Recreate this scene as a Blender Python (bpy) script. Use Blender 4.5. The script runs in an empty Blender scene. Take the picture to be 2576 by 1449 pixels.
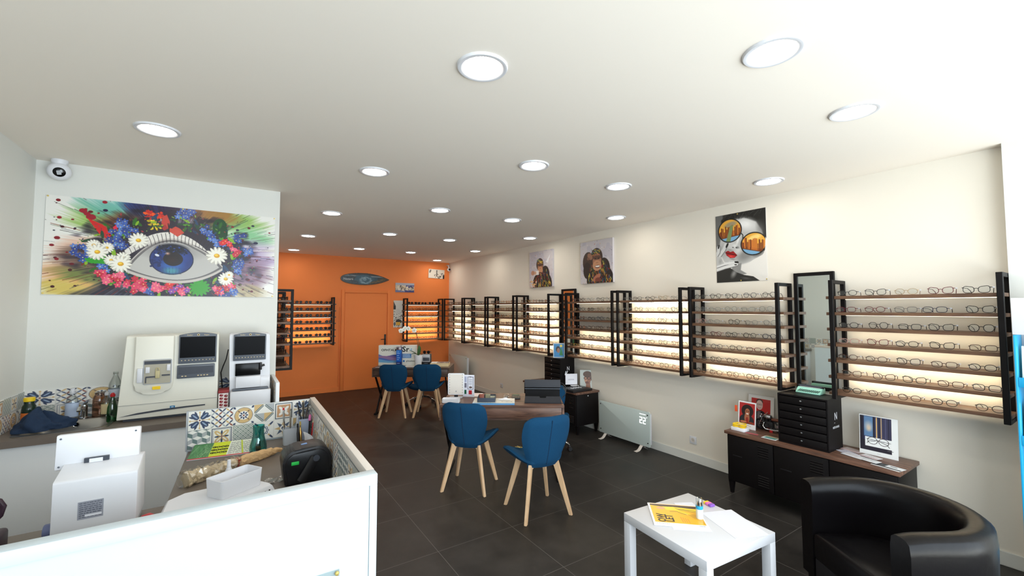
import bpy, bmesh, math, random
import numpy as np
from mathutils import Vector, Matrix, Quaternion
PI = math.pi
rnd = random.Random(7)
scn = bpy.context.scene
COL = scn.collection

def lin(c):
    r = []
    for v in c[:3]:
        v = v / 255.0
        r.append(v / 12.92 if v <= 0.04045 else ((v + 0.055) / 1.055) ** 2.4)
    return tuple(r)

# ------------------------------------------------------------------ camera
cam_d = bpy.data.cameras.new('camera'); cam = bpy.data.objects.new('camera', cam_d); COL.objects.link(cam)
cam_d.sensor_width = 36.0; cam_d.lens = 1068.0 / 2576.0 * 36.0; cam_d.clip_start = 0.05; cam_d.clip_end = 100
cam.location = (0, 0, 1.70)
cam.rotation_euler = (math.radians(90) + math.atan(52.5 / 1068.0), 0, math.radians(-33.3))
scn.camera = cam
# ------------------------------------------------------------------ view
vs = scn.view_settings
scn.display_settings.display_device = 'sRGB'
vs.view_transform = 'Standard'; vs.look = 'None'; vs.exposure = 0.14; vs.gamma = 1.0; vs.use_curve_mapping = False
# ------------------------------------------------------------------ world: overcast daylight seen through the shop window
w = bpy.data.worlds.new('daylight'); scn.world = w; w.use_nodes = True
bg = w.node_tree.nodes['Background']; bg.inputs[0].default_value = (0.80, 0.90, 1.0, 1); bg.inputs[1].default_value = 1.0
# ------------------------------------------------------------------ daylight coming in through the shop window behind the camera
def area(name, loc, rot, sx, sy, power, col):
    l = bpy.data.lights.new(name, 'AREA'); l.shape = 'RECTANGLE'; l.size = sx; l.size_y = sy; l.energy = power; l.color = col
    o = bpy.data.objects.new(name, l); COL.objects.link(o); o.location = loc; o.rotation_euler = rot
    return o
area('window_daylight', (1.7, -1.75, 1.45), (math.radians(90), 0, 0), 5.2, 2.2, 205, (0.78, 0.90, 1.0))
area('pavement_bounce', (2.6, -1.75, 0.55), (math.radians(142), 0, math.radians(-12)), 3.4, 0.8, 55, (1.0, 0.97, 0.80))

# ================================================================== materials
def mat(name, col, rough=0.5, metal=0.0, spec=0.5, vary=0.0, vscale=8.0, bump=0.0, bscale=60.0, alpha=1.0, trans=0.0, coat=0.0, emit=None, estr=0.0, ior=1.45):
    m = bpy.data.materials.new(name); m.use_nodes = True
    nt = m.node_tree; b = nt.nodes['Principled BSDF']
    c = lin(col); b.inputs['Base Color'].default_value = (*c, 1)
    b.inputs['Roughness'].default_value = rough; b.inputs['Metallic'].default_value = metal
    b.inputs['Specular IOR Level'].default_value = spec; b.inputs['IOR'].default_value = ior
    b.inputs['Transmission Weight'].default_value = trans; b.inputs['Coat Weight'].default_value = coat
    b.inputs['Alpha'].default_value = alpha
    if emit: b.inputs['Emission Color'].default_value = (*lin(emit), 1); b.inputs['Emission Strength'].default_value = estr
    tc = nt.nodes.new('ShaderNodeTexCoord')
    if vary > 0:
        n = nt.nodes.new('ShaderNodeTexNoise'); n.inputs['Scale'].default_value = vscale; n.inputs['Detail'].default_value = 4
        nt.links.new(tc.outputs['Object'], n.inputs['Vector'])
        mx = nt.nodes.new('ShaderNodeMix'); mx.data_type = 'RGBA'
        nt.links.new(n.outputs['Fac'], mx.inputs['Factor'])
        mx.inputs['A'].default_value = tuple(min(1, v * (1 - vary)) for v in c) + (1,)
        mx.inputs['B'].default_value = tuple(min(1, v * (1 + vary)) for v in c) + (1,)
        nt.links.new(mx.outputs['Result'], b.inputs['Base Color'])
    if bump > 0:
        n2 = nt.nodes.new('ShaderNodeTexNoise'); n2.inputs['Scale'].default_value = bscale; n2.inputs['Detail'].default_value = 3
        nt.links.new(tc.outputs['Object'], n2.inputs['Vector'])
        bp = nt.nodes.new('ShaderNodeBump'); bp.inputs['Strength'].default_value = bump; bp.inputs['Distance'].default_value = 0.01
        nt.links.new(n2.outputs['Fac'], bp.inputs['Height']); nt.links.new(bp.outputs['Normal'], b.inputs['Normal'])
    return m

def emat(name, col, s):
    m = bpy.data.materials.new(name); m.use_nodes = True; nt = m.node_tree; nt.nodes.clear()
    e = nt.nodes.new('ShaderNodeEmission'); e.inputs[0].default_value = (*col, 1); e.inputs[1].default_value = s
    o = nt.nodes.new('ShaderNodeOutputMaterial'); nt.links.new(e.outputs[0], o.inputs[0]); return m

def wood(name, c1, c2, rough=0.45, scale=(1.2, 14, 14), coat=0.0):
    m = bpy.data.materials.new(name); m.use_nodes = True; nt = m.node_tree; b = nt.nodes['Principled BSDF']
    tc = nt.nodes.new('ShaderNodeTexCoord'); mp = nt.nodes.new('ShaderNodeMapping'); mp.inputs['Scale'].default_value = scale
    nt.links.new(tc.outputs['Object'], mp.inputs['Vector'])
    n = nt.nodes.new('ShaderNodeTexNoise'); n.inputs['Scale'].default_value = 2.6; n.inputs['Detail'].default_value = 7; n.inputs['Roughness'].default_value = 0.62; n.inputs['Distortion'].default_value = 0.7
    nt.links.new(mp.outputs[0], n.inputs['Vector'])
    r = nt.nodes.new('ShaderNodeValToRGB'); nt.links.new(n.outputs['Fac'], r.inputs[0])
    r.color_ramp.elements[0].position = 0.33; r.color_ramp.elements[0].color = (*lin(c1), 1)
    r.color_ramp.elements[1].position = 0.68; r.color_ramp.elements[1].color = (*lin(c2), 1)
    nt.links.new(r.outputs[0], b.inputs['Base Color']); b.inputs['Roughness'].default_value = rough; b.inputs['Coat Weight'].default_value = coat
    return m

def thin_glass(name, tint=(1, 1, 1), gloss=0.12, rough=0.02):
    m = bpy.data.materials.new(name); m.use_nodes = True; nt = m.node_tree; nt.nodes.clear()
    t = nt.nodes.new('ShaderNodeBsdfTransparent'); t.inputs[0].default_value = (*tint, 1)
    g = nt.nodes.new('ShaderNodeBsdfGlossy'); g.inputs['Roughness'].default_value = rough
    lw = nt.nodes.new('ShaderNodeLayerWeight'); lw.inputs['Blend'].default_value = 0.25
    mt = nt.nodes.new('ShaderNodeMath'); mt.operation = 'MULTIPLY_ADD'; mt.inputs[1].default_value = 0.5; mt.inputs[2].default_value = gloss * 0.4
    nt.links.new(lw.outputs['Fresnel'], mt.inputs[0])
    mx = nt.nodes.new('ShaderNodeMixShader'); nt.links.new(mt.outputs[0], mx.inputs[0]); nt.links.new(t.outputs[0], mx.inputs[1]); nt.links.new(g.outputs[0], mx.inputs[2])
    o = nt.nodes.new('ShaderNodeOutputMaterial'); nt.links.new(mx.outputs[0], o.inputs[0]); return m

def print_mat(name, rough=0.4, coat=0.0):
    m = bpy.data.materials.new(name); m.use_nodes = True; nt = m.node_tree; b = nt.nodes['Principled BSDF']
    a = nt.nodes.new('ShaderNodeVertexColor'); a.layer_name = 'Ink'
    nt.links.new(a.outputs['Color'], b.inputs['Base Color']); b.inputs['Roughness'].default_value = rough; b.inputs['Coat Weight'].default_value = coat
    return m

def floor_mat():
    m = bpy.data.materials.new('slate_tiles'); m.use_nodes = True; nt = m.node_tree; b = nt.nodes['Principled BSDF']
    L = nt.links; tc = nt.nodes.new('ShaderNodeTexCoord'); sp = nt.nodes.new('ShaderNodeSeparateXYZ'); L.new(tc.outputs['Object'], sp.inputs[0])
    def line(out, off):
        a = nt.nodes.new('ShaderNodeMath'); a.operation = 'ADD'; a.inputs[1].default_value = off; L.new(out, a.inputs[0])
        d = nt.nodes.new('ShaderNodeMath'); d.operation = 'DIVIDE'; d.inputs[1].default_value = 0.62; L.new(a.outputs[0], d.inputs[0])
        f = nt.nodes.new('ShaderNodeMath'); f.operation = 'FRACT'; L.new(d.outputs[0], f.inputs[0])
        s = nt.nodes.new('ShaderNodeMath'); s.operation = 'SUBTRACT'; s.inputs[1].default_value = 0.5; L.new(f.outputs[0], s.inputs[0])
        ab = nt.nodes.new('ShaderNodeMath'); ab.operation = 'ABSOLUTE'; L.new(s.outputs[0], ab.inputs[0])
        g = nt.nodes.new('ShaderNodeMath'); g.operation = 'GREATER_THAN'; g.inputs[1].default_value = 0.4968; L.new(ab.outputs[0], g.inputs[0])
        return g.outputs[0]
    gx = line(sp.outputs['X'], 0.62 * 10 - 0.01); gy = line(sp.outputs['Y'], 0.62 * 10 - 2.225 + 0.62 * 4)
    mxx = nt.nodes.new('ShaderNodeMath'); mxx.operation = 'MAXIMUM'; L.new(gx, mxx.inputs[0]); L.new(gy, mxx.inputs[1])
    n = nt.nodes.new('ShaderNodeTexNoise'); n.inputs['Scale'].default_value = 2.3; n.inputs['Detail'].default_value = 8; n.inputs['Roughness'].default_value = 0.65
    L.new(tc.outputs['Object'], n.inputs['Vector'])
    r = nt.nodes.new('ShaderNodeValToRGB'); L.new(n.outputs['Fac'], r.inputs[0])
    r.color_ramp.elements[0].position = 0.3; r.color_ramp.elements[0].color = (*lin((25, 23, 22)), 1)
    r.color_ramp.elements[1].position = 0.72; r.color_ramp.elements[1].color = (*lin((57, 53, 50)), 1)
    mc = nt.nodes.new('ShaderNodeMix'); mc.data_type = 'RGBA'; L.new(mxx.outputs[0], mc.inputs['Factor']); L.new(r.outputs[0], mc.inputs['A']); mc.inputs['B'].default_value = (*lin((92, 88, 85)), 1)
    L.new(mc.outputs['Result'], b.inputs['Base Color'])
    mr = nt.nodes.new('ShaderNodeMapRange'); L.new(n.outputs['Fac'], mr.inputs[0]); mr.inputs[3].default_value = 0.36; mr.inputs[4].default_value = 0.56; L.new(mr.outputs[0], b.inputs['Roughness'])
    b.inputs['Specular IOR Level'].default_value = 0.35
    return m

M = dict(
    wall=mat('warm_white_paint', (236, 229, 216), 0.7, bump=0.05, bscale=180),
    wall2=mat('cool_white_paint', (222, 222, 216), 0.7, bump=0.05, bscale=180),
    orange=mat('orange_paint', (236, 132, 64), 0.65, bump=0.06, bscale=160, vary=0.03, vscale=3),
    ceil=mat('ceiling_paint', (246, 238, 227), 0.8),
    floor=floor_mat(),
    white=mat('white_laminate', (232, 235, 238), 0.35),
    whitep=mat('white_plastic', (222, 223, 228), 0.35),
    counter=mat('cool_white_laminate', (200, 212, 219), 0.4),
    tablew=mat('white_table_lacquer', (208, 209, 214), 0.35),
    cream=mat('cream_plastic', (228, 226, 214), 0.38),
    seam=mat('grey_seam', (150, 150, 148), 0.6),
    lip=mat('pale_edge_band', (214, 206, 198), 0.45),
    worktop=mat('grey_stone_laminate', (112, 102, 94), 0.42, vary=0.16, vscale=7),
    black=mat('black_powder_coated_metal', (16, 13, 14), 0.48, spec=0.22),
    blackp=mat('black_plastic', (26, 25, 28), 0.38),
    screen=mat('dark_screen', (7, 7, 9), 0.3, spec=0.08),
    gloss=mat('gloss_black_plastic', (8, 8, 9), 0.22, spec=0.25),
    charcoal=mat('charcoal_felt', (42, 43, 48), 0.85),
    grey=mat('grey_plastic', (92, 98, 108), 0.4),
    dgrey=mat('dark_grey_plastic', (62, 66, 76), 0.4),
    lgrey=mat('light_grey_plastic', (176, 180, 186), 0.45),
    chrome=mat('chrome', (210, 212, 214), 0.12, metal=1.0),
    steel=mat('brushed_steel', (168, 164, 158), 0.32, metal=1.0),
    walnut=wood('walnut_veneer', (74, 50, 40), (128, 92, 74), 0.42, (1.4, 12, 12)),
    walnutd=wood('dark_walnut_veneer', (58, 42, 36), (98, 74, 62), 0.4, (1.4, 12, 12)),
    board=wood('shelf_board_veneer', (84, 58, 42), (120, 86, 62), 0.5, (1.5, 10, 10)),
    beech=wood('beech_wood', (206, 168, 128), (226, 192, 154), 0.5, (10, 10, 1.2)),
    blue=mat('petrol_blue_fabric', (20, 66, 100), 0.9, spec=0.2, vary=0.12, vscale=120, bump=0.25, bscale=420),
    navy=mat('navy_seam', (10, 42, 72), 0.9),
    leather=mat('black_leather', (12, 10, 12), 0.34, spec=0.20, bump=0.05, bscale=40),
    mirror=mat('mirror_silver', (226, 232, 228), 0.02, metal=1.0),
    lens=thin_glass('clear_lens', (0.97, 0.98, 0.98), 0.10),
    glass=thin_glass('clear_plastic', (0.93, 0.95, 0.94), 0.22, 0.05),
    film=thin_glass('clear_film', (0.93, 0.93, 0.92), 0.35, 0.18),
    teal=thin_glass('teal_glass', (0.30, 0.76, 0.74), 0.30, 0.04),
    bottlegreen=thin_glass('green_glass', (0.12, 0.45, 0.22), 0.25, 0.05),
    strip=emat('warm_led', (1.0, 0.80, 0.50), 9.0),
    lamp=emat('led_diffuser', (1.0, 0.93, 0.82), 42.0),
    ink=print_mat('printed_ink', 0.45), inkg=print_mat('glossy_print', 0.3),
    tile=print_mat('printed_cement_tile', 0.35),
    red=mat('red_plastic', (186, 30, 36), 0.4), yellow=mat('yellow_plastic', (246, 206, 30), 0.4),
    lime=mat('lime_paper', (206, 220, 20), 0.5), cloth=mat('denim_blue_cloth', (34, 52, 78), 0.95, vary=0.15, vscale=30, bump=0.3, bscale=300),
    mint=mat('mint_enamel', (168, 228, 208), 0.35), green=mat('leaf_green', (44, 84, 38), 0.5),
    petal=mat('white_petal', (244, 244, 238), 0.6), stem=mat('stem_brown', (86, 70, 52), 0.6), paper2=mat('bluish_paper', (222, 224, 234), 0.6), paper=mat('white_paper', (240, 241, 246), 0.6),
    bread=mat('bread_crust', (214, 172, 120), 0.8, vary=0.18, vscale=18), kraft=mat('paper_bag', (206, 170, 124), 0.8, vary=0.1, vscale=20),
    gold=mat('gold_metal', (196, 160, 96), 0.25, metal=1.0), silver=mat('silver_metal', (170, 172, 176), 0.25, metal=1.0),
    cyan=mat('cyan_plastic', (30, 160, 214), 0.35), pink=mat('pink_plastic', (226, 120, 180), 0.45), frost=mat('frosted_glass_heater', (196, 208, 204), 0.16, coat=0.5),
    digit=emat('white_digits', (0.95, 1.0, 1.0), 3.0), sandal=mat('rosy_liquid', (206, 166, 140), 0.3), label=mat('orange_label', (226, 120, 50), 0.5),
    brass=mat('brass_pin', (216, 190, 110), 0.3, metal=0.6), soil=mat('bark', (70, 52, 40), 0.9), purple=mat('dark_purple_handle', (46, 26, 40), 0.4), tan=mat('cream_card', (228, 206, 160), 0.6),
)

# ================================================================== object helpers
class MB:
    def __init__(s): s.bm = bmesh.new()
    def _mi(s, faces, mi):
        if mi:
            for f in faces: f.material_index = mi
    def box(s, x0, x1, y0, y1, z0, z1, bev=0.0, mi=0, seg=2, rot=None, piv=None):
        c = Vector(((x0 + x1) / 2, (y0 + y1) / 2, (z0 + z1) / 2))
        r = bmesh.ops.create_cube(s.bm, size=1.0); vs_ = r['verts']
        for v in vs_: v.co = Vector((v.co.x * (x1 - x0), v.co.y * (y1 - y0), v.co.z * (z1 - z0))) + c
        fs = set(f for v in vs_ for f in v.link_faces)
        if bev > 0:
            es = list(set(e for v in vs_ for e in v.link_edges))
            rr = bmesh.ops.bevel(s.bm, geom=es, offset=bev, segments=seg, profile=0.5, affect='EDGES')
            fs = set(rr['faces']) | set(f for f in fs if f.is_valid)
            vs_ = list(set(v for f in fs for v in f.verts))
        if rot is not None:
            p = Vector(piv) if piv is not None else c
            for v in vs_: v.co = rot @ (v.co - p) + p
        s._mi(fs, mi); return vs_
    def tube(s, pts, r, seg=8, closed=False, mi=0, sx=1.0, sy=1.0, up=None):
        pts = [Vector(p) for p in pts]; n = len(pts); rad = r if isinstance(r, (list, tuple)) else [r] * n
        rings = []; nrm = None
        for i, p in enumerate(pts):
            if closed: t = pts[(i + 1) % n] - pts[i - 1]
            else: t = pts[min(i + 1, n - 1)] - pts[max(i - 1, 0)]
            t = t.normalized() if t.length > 1e-9 else Vector((0, 0, 1))
            if nrm is None:
                a = Vector(up) if up is not None else (Vector((0, 0, 1)) if abs(t.z) < 0.9 else Vector((1, 0, 0)))
                nrm = (a - t * a.dot(t)).normalized()
            else:
                nrm = (nrm - t * nrm.dot(t)); nrm = nrm.normalized() if nrm.length > 1e-6 else t.orthogonal().normalized()
            b = t.cross(nrm)
            rings.append([s.bm.verts.new(p + (nrm * math.cos(2 * PI * k / seg) * sx + b * math.sin(2 * PI * k / seg) * sy) * rad[i]) for k in range(seg)])
        fs = []
        for i in range(n if closed else n - 1):
            a, b = rings[i], rings[(i + 1) % n]
            for k in range(seg): fs.append(s.bm.faces.new((a[k], a[(k + 1) % seg], b[(k + 1) % seg], b[k])))
        if not closed:
            fs.append(s.bm.faces.new(rings[0][::-1])); fs.append(s.bm.faces.new(rings[-1]))
        s._mi(fs, mi)
        return s
    def lathe(s, prof, seg=24, c=(0, 0, 0), mi=0, cap=True, axis='z', sxy=(1, 1)):
        rings = []
        for r, z in prof:
            ring = []
            for k in range(seg):
                a = 2 * PI * k / seg; x, y = r * math.cos(a) * sxy[0], r * math.sin(a) * sxy[1]
                v = (x, y, z) if axis == 'z' else ((x, z, y) if axis == 'y' else (z, x, y))
                ring.append(s.bm.verts.new(Vector(v) + Vector(c)))
            rings.append(ring)
        fs = []
        for a, b in zip(rings, rings[1:]):
            for k in range(seg): fs.append(s.bm.faces.new((a[k], a[(k + 1) % seg], b[(k + 1) % seg], b[k])))
        if cap:
            fs.append(s.bm.faces.new(rings[0][::-1])); fs.append(s.bm.faces.new(rings[-1]))
        s._mi(fs, mi); return s
    def prism(s, poly, d0, d1, plane='xz', mi=0, bev=0.0):
        def P(a, b, d): return {'xz': (a, d, b), 'xy': (a, b, d), 'yz': (d, a, b)}[plane]
        A = [s.bm.verts.new(P(a, b, d0)) for a, b in poly]; B = [s.bm.verts.new(P(a, b, d1)) for a, b in poly]
        n = len(poly); fs = [s.bm.faces.new(A), s.bm.faces.new(B[::-1])]
        for i in range(n): fs.append(s.bm.faces.new((A[i], B[i], B[(i + 1) % n], A[(i + 1) % n])))
        if bev > 0:
            es = list(set(e for f in fs for e in f.edges)); rr = bmesh.ops.bevel(s.bm, geom=es, offset=bev, segments=2, profile=0.5, affect='EDGES')
            fs = list(set(rr['faces']) | set(f for f in fs if f.is_valid))
        s._mi(fs, mi); return s
    def ball(s, c, r, mi=0, u=16, v=10, sc=(1, 1, 1)):
        rr = bmesh.ops.create_uvsphere(s.bm, u_segments=u, v_segments=v, radius=r)
        for q in rr['verts']: q.co = Vector((q.co.x * sc[0], q.co.y * sc[1], q.co.z * sc[2])) + Vector(c)
        s._mi(set(f for q in rr['verts'] for f in q.link_faces), mi); return s
    def sheet(s, f, nu, nv, th, mi=0):
        """closed slab that follows f(u,v), u and v in 0..1, thickness th along the normal"""
        P = [[Vector(f(i / nu, j / nv)) for j in range(nv + 1)] for i in range(nu + 1)]
        top = []; bot = []
        for i in range(nu + 1):
            a = []; b = []
            for j in range(nv + 1):
                du = P[min(i + 1, nu)][j] - P[max(i - 1, 0)][j]; dv = P[i][min(j + 1, nv)] - P[i][max(j - 1, 0)]
                n = du.cross(dv); n = n.normalized() if n.length > 1e-9 else Vector((0, 0, 1))
                e = min(i, nu - i) / nu; e2 = min(j, nv - j) / nv; k = 0.35 + 0.65 * min(1, min(e, e2) * 9)
                a.append(s.bm.verts.new(P[i][j] + n * th / 2 * k)); b.append(s.bm.verts.new(P[i][j] - n * th / 2 * k))
            top.append(a); bot.append(b)
        fs = []; F = s.bm.faces.new
        for i in range(nu):
            for j in range(nv):
                fs.append(F((top[i][j], top[i + 1][j], top[i + 1][j + 1], top[i][j + 1])))
                fs.append(F((bot[i][j], bot[i][j + 1], bot[i + 1][j + 1], bot[i + 1][j])))
        for i in range(nu):
            fs.append(F((top[i][0], bot[i][0], bot[i + 1][0], top[i + 1][0]))); fs.append(F((top[i][nv], top[i + 1][nv], bot[i + 1][nv], bot[i][nv])))
        for j in range(nv):
            fs.append(F((top[0][j], top[0][j + 1], bot[0][j + 1], bot[0][j]))); fs.append(F((top[nu][j], bot[nu][j], bot[nu][j + 1], top[nu][j + 1])))
        s._mi(fs, mi); return s
    def mesh(s, name, smooth=True):
        bmesh.ops.recalc_face_normals(s.bm, faces=s.bm.faces)
        me = bpy.data.meshes.new(name); s.bm.to_mesh(me); s.bm.free()
        if smooth: soft(me)
        return me

def soft(me, ang=0.62):
    n = len(me.polygons)
    if not n: return
    me.polygons.foreach_set('use_smooth', [True] * n)
    try: me.set_sharp_from_angle(angle=ang)
    except Exception: pass

def link(name, me, mats, parent=None, loc=None, rz=0.0, rot=None):
    o = bpy.data.objects.new(name, me); COL.objects.link(o)
    if mats is not None:
        for m in (mats if isinstance(mats, (list, tuple)) else [mats]): me.materials.append(m)
    if parent is not None: o.parent = parent
    if loc is not None: o.location = loc
    o.rotation_euler = rot if rot is not None else (0, 0, rz)
    return o
def tag(o, label, cat, group=None, kind=None):
    o['label'] = label; o['category'] = cat
    if group: o['group'] = group
    if kind: o['kind'] = kind
    return o
def thing(name, label, cat, loc=(0, 0, 0), rz=0.0, group=None, rot=None):
    o = bpy.data.objects.new(name, None); COL.objects.link(o); o.empty_display_size = 0.05
    o.location = loc; o.rotation_euler = rot if rot is not None else (0, 0, rz)
    return tag(o, label, cat, group)
def part(name, mb, m, parent, label=None, smooth=True, loc=None, rot=None):
    o = link(name, mb.mesh(name, smooth) if isinstance(mb, MB) else mb, m, parent, loc, rot=rot)
    if label: o['label'] = label
    return o
def solo(name, mb, m, label, cat, loc=(0, 0, 0), rz=0.0, group=None, rot=None, smooth=True):
    return tag(link(name, mb.mesh(name, smooth) if isinstance(mb, MB) else mb, m, None, loc, rz, rot), label, cat, group)
def struct(name, mb, m, smooth=False):
    o = link(name, mb.mesh(name, smooth), m); o['kind'] = 'structure'; return o
def B(*a, **k): b = MB(); b.box(*a, **k); return b

def lettering(parent, text, size, m, mtx, name='lettering', extrude=0.0006, shear=0.0, bold=0.0, sx=1.0, label=None):
    c = bpy.data.curves.new('text', 'FONT'); c.body = text; c.size = size; c.align_x = 'CENTER'; c.align_y = 'CENTER'; c.extrude = extrude; c.shear = shear; c.offset = bold; c.resolution_u = 3
    t = bpy.data.objects.new('text', c)
    me = bpy.data.meshes.new_from_object(t); me.transform(Matrix.Diagonal((sx, 1, 1, 1))); me.transform(mtx)
    bpy.data.objects.remove(t); bpy.data.curves.remove(c)
    me.materials.clear()
    o = link(name, me, m, parent)
    if label: o['label'] = label
    return o
def FRONT(x, y, z): return Matrix.Translation((x, y, z)) @ Matrix.Rotation(PI / 2, 4, 'X')          # reads from -Y
def SIDEL(x, y, z): return Matrix.Translation((x, y, z)) @ Matrix.Rotation(-PI / 2, 4, 'Z') @ Matrix.Rotation(PI / 2, 4, 'X')   # reads from -X
def TOP(x, y, z, a=0): return Matrix.Translation((x, y, z)) @ Matrix.Rotation(a, 4, 'Z')

# ================================================================== painted prints (ink only, stored as colour attribute on the print's own grid)
class Cv:
    """ink painted at twice the print's grid and averaged down; shapes only touch the window they cover"""
    def __init__(s, W, H, nx, bgc, ss=2):
        s.W, s.H, s.nx = W, H, nx; s.ny = max(2, int(round(nx * H / W))); s.ss = ss
        s.a = np.zeros((s.ny * ss, s.nx * ss, 3)); s.a[:] = bgc
        s.gx = (np.arange(s.nx * ss) + 0.5) / (s.nx * ss) * W; s.gy = (np.arange(s.ny * ss) + 0.5) / (s.ny * ss) * H
        s.X, s.Y = np.meshgrid(s.gx, s.gy)
    def win(s, x0, y0, x1, y1):
        i0, i1 = np.searchsorted(s.gx, (x0, x1)); j0, j1 = np.searchsorted(s.gy, (y0, y1))
        return slice(max(0, j0 - 1), j1 + 1), slice(max(0, i0 - 1), i1 + 1)
    def put(s, m, c, al=1.0, w=None):
        w = w or (slice(None), slice(None)); m = np.clip(m, 0, 1)[..., None] * al; s.a[w] = s.a[w] * (1 - m) + np.array(c, float) * m
    def ell(s, cx, cy, rx, ry, c, rot=0.0, al=1.0, soft_=0.0):
        q = max(rx, ry); w = s.win(cx - q, cy - q, cx + q, cy + q)
        dx, dy = s.X[w] - cx, s.Y[w] - cy; ca, sa = math.cos(rot), math.sin(rot)
        d = np.sqrt(((dx * ca + dy * sa) / rx) ** 2 + ((-dx * sa + dy * ca) / ry) ** 2)
        s.put((d < 1) * 1.0 if soft_ == 0 else np.clip((1 - d) / soft_, 0, 1), c, al, w)
    def ring(s, cx, cy, r, wd, c): 
        d = np.hypot(s.X - cx, s.Y - cy); s.put(abs(d - r) < wd / 2, c)
    def rect(s, x0, y0, x1, y1, c, al=1.0):
        w = s.win(x0, y0, x1, y1); X, Y = s.X[w], s.Y[w]; s.put((X >= x0) & (X < x1) & (Y >= y0) & (Y < y1), c, al, w)
    def poly(s, pts, c, al=1.0):
        xs = [p[0] for p in pts]; ys = [p[1] for p in pts]; w = s.win(min(xs), min(ys), max(xs), max(ys)); X, Y = s.X[w], s.Y[w]
        ins = np.zeros(X.shape, bool); n = len(pts)
        for i in range(n):
            x0, y0 = pts[i]; x1, y1 = pts[(i + 1) % n]
            if y0 == y1: continue
            ins ^= ((y0 > Y) != (y1 > Y)) & (X < (x1 - x0) * (Y - y0) / (y1 - y0) + x0)
        s.put(ins, c, al, w)
    def line(s, x0, y0, x1, y1, wd, c, al=1.0):
        w = s.win(min(x0, x1) - wd, min(y0, y1) - wd, max(x0, x1) + wd, max(y0, y1) + wd); X, Y = s.X[w], s.Y[w]
        dx, dy = x1 - x0, y1 - y0; L = dx * dx + dy * dy + 1e-12
        t = np.clip(((X - x0) * dx + (Y - y0) * dy) / L, 0, 1); d = np.hypot(X - x0 - t * dx, Y - y0 - t * dy)
        s.put(d < wd / 2, c, al, w)
    def curve(s, pts, wd, c):
        for a, b in zip(pts, pts[1:]): s.line(*a, *b, wd, c)
    def petals(s, cx, cy, r, n, c, rot=0.0, wd=0.32, inner=0.5):
        for k in range(n):
            a = rot + 2 * PI * k / n; s.ell(cx + math.cos(a) * r * inner, cy + math.sin(a) * r * inner, r * 0.5, r * wd, c, a)
    def blur(s, n):
        for ax in (0, 1):
            a = s.a; p = np.concatenate([np.repeat(a.take([0], ax), n, ax), a, np.repeat(a.take([-1], ax), n, ax)], ax); c = np.cumsum(p, ax); c = np.concatenate([np.zeros_like(c.take([0], ax)), c], ax)
            L = a.shape[ax]; s.a = (c.take(range(2 * n + 1, 2 * n + 1 + L), ax) - c.take(range(0, L), ax)) / (2 * n + 1)
    def linear(s):
        v = np.clip(s.a / 255.0, 0, 1); v = np.where(v <= 0.04045, v / 12.92, ((v + 0.055) / 1.055) ** 2.4)
        return v.reshape(s.ny, s.ss, s.nx, s.ss, 3).mean((1, 3))
def smooth_noise(shape, n, rs):
    g = rs.random_sample((n + 2, n + 2)); yy = np.linspace(0, n, shape[0]); xx = np.linspace(0, n, shape[1])
    y0 = yy.astype(int); x0 = xx.astype(int); fy = (yy - y0)[:, None]; fx = (xx - x0)[None]
    fy = fy * fy * (3 - 2 * fy); fx = fx * fx * (3 - 2 * fx)
    return g[y0][:, x0] * (1 - fy) * (1 - fx) + g[y0 + 1][:, x0] * fy * (1 - fx) + g[y0][:, x0 + 1] * (1 - fy) * fx + g[y0 + 1][:, x0 + 1] * fy * fx

def print_mesh(name, cv, w, h, th, mode='front', y=0.0, cx=0.0, z0=0.0, shape=None):
    """slab of width w, height h: the inked face is a grid with one colour per cell; mode front faces -Y, flat faces +Z"""
    nx, ny = cv.nx, cv.ny
    xs = np.linspace(-w / 2, w / 2, nx + 1) + cx; hs = np.linspace(h, 0, ny + 1)
    gx, gh = np.meshgrid(xs, hs)
    if mode == 'front': V = np.stack([gx, np.full_like(gx, y), gh + z0], -1)
    else: V = np.stack([gx, gh + y, np.full_like(gx, z0 + th)], -1)
    V = V.reshape(-1, 3); idx = np.arange((nx + 1) * (ny + 1)).reshape(ny + 1, nx + 1)
    F = np.stack([idx[1:, :-1], idx[1:, 1:], idx[:-1, 1:], idx[:-1, :-1]], -1).reshape(-1, 4)
    colr = cv.linear().reshape(-1, 3)
    if shape is not None:
        q = cv.ss; keep = shape(cv.X[q // 2::q, q // 2::q], cv.Y[q // 2::q, q // 2::q]).reshape(-1); F = F[keep]; colr = colr[keep]
    nF = len(F); V = V.tolist(); F = F.tolist()
    if shape is None:
        k = len(V); x0, x1 = -w / 2 + cx, w / 2 + cx
        if mode == 'front': c8 = [(x0, y, z0), (x1, y, z0), (x1, y, z0 + h), (x0, y, z0 + h), (x0, y + th, z0), (x1, y + th, z0), (x1, y + th, z0 + h), (x0, y + th, z0 + h)]
        else: c8 = [(x0, y, z0 + th), (x1, y, z0 + th), (x1, y + h, z0 + th), (x0, y + h, z0 + th), (x0, y, z0), (x1, y, z0), (x1, y + h, z0), (x0, y + h, z0)]
        V += c8
        F += [[k + a for a in q] for q in ((4, 7, 6, 5), (0, 4, 5, 1), (1, 5, 6, 2), (2, 6, 7, 3), (3, 7, 4, 0))]
    me = bpy.data.meshes.new(name); me.from_pydata(V, [], F)
    ca = me.color_attributes.new('Ink', 'FLOAT_COLOR', 'CORNER')
    data = np.ones((len(me.loops), 4), np.float32); data[:nF * 4, :3] = np.repeat(colr, 4, axis=0)
    if len(me.loops) > nF * 4: data[nF * 4:, :3] = 0.85
    ca.data.foreach_set('color', data.ravel())
    mi = np.zeros(len(me.polygons), np.int32); mi[nF:] = 1
    me.polygons.foreach_set('material_index', mi)
    me.update(); return me

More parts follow.
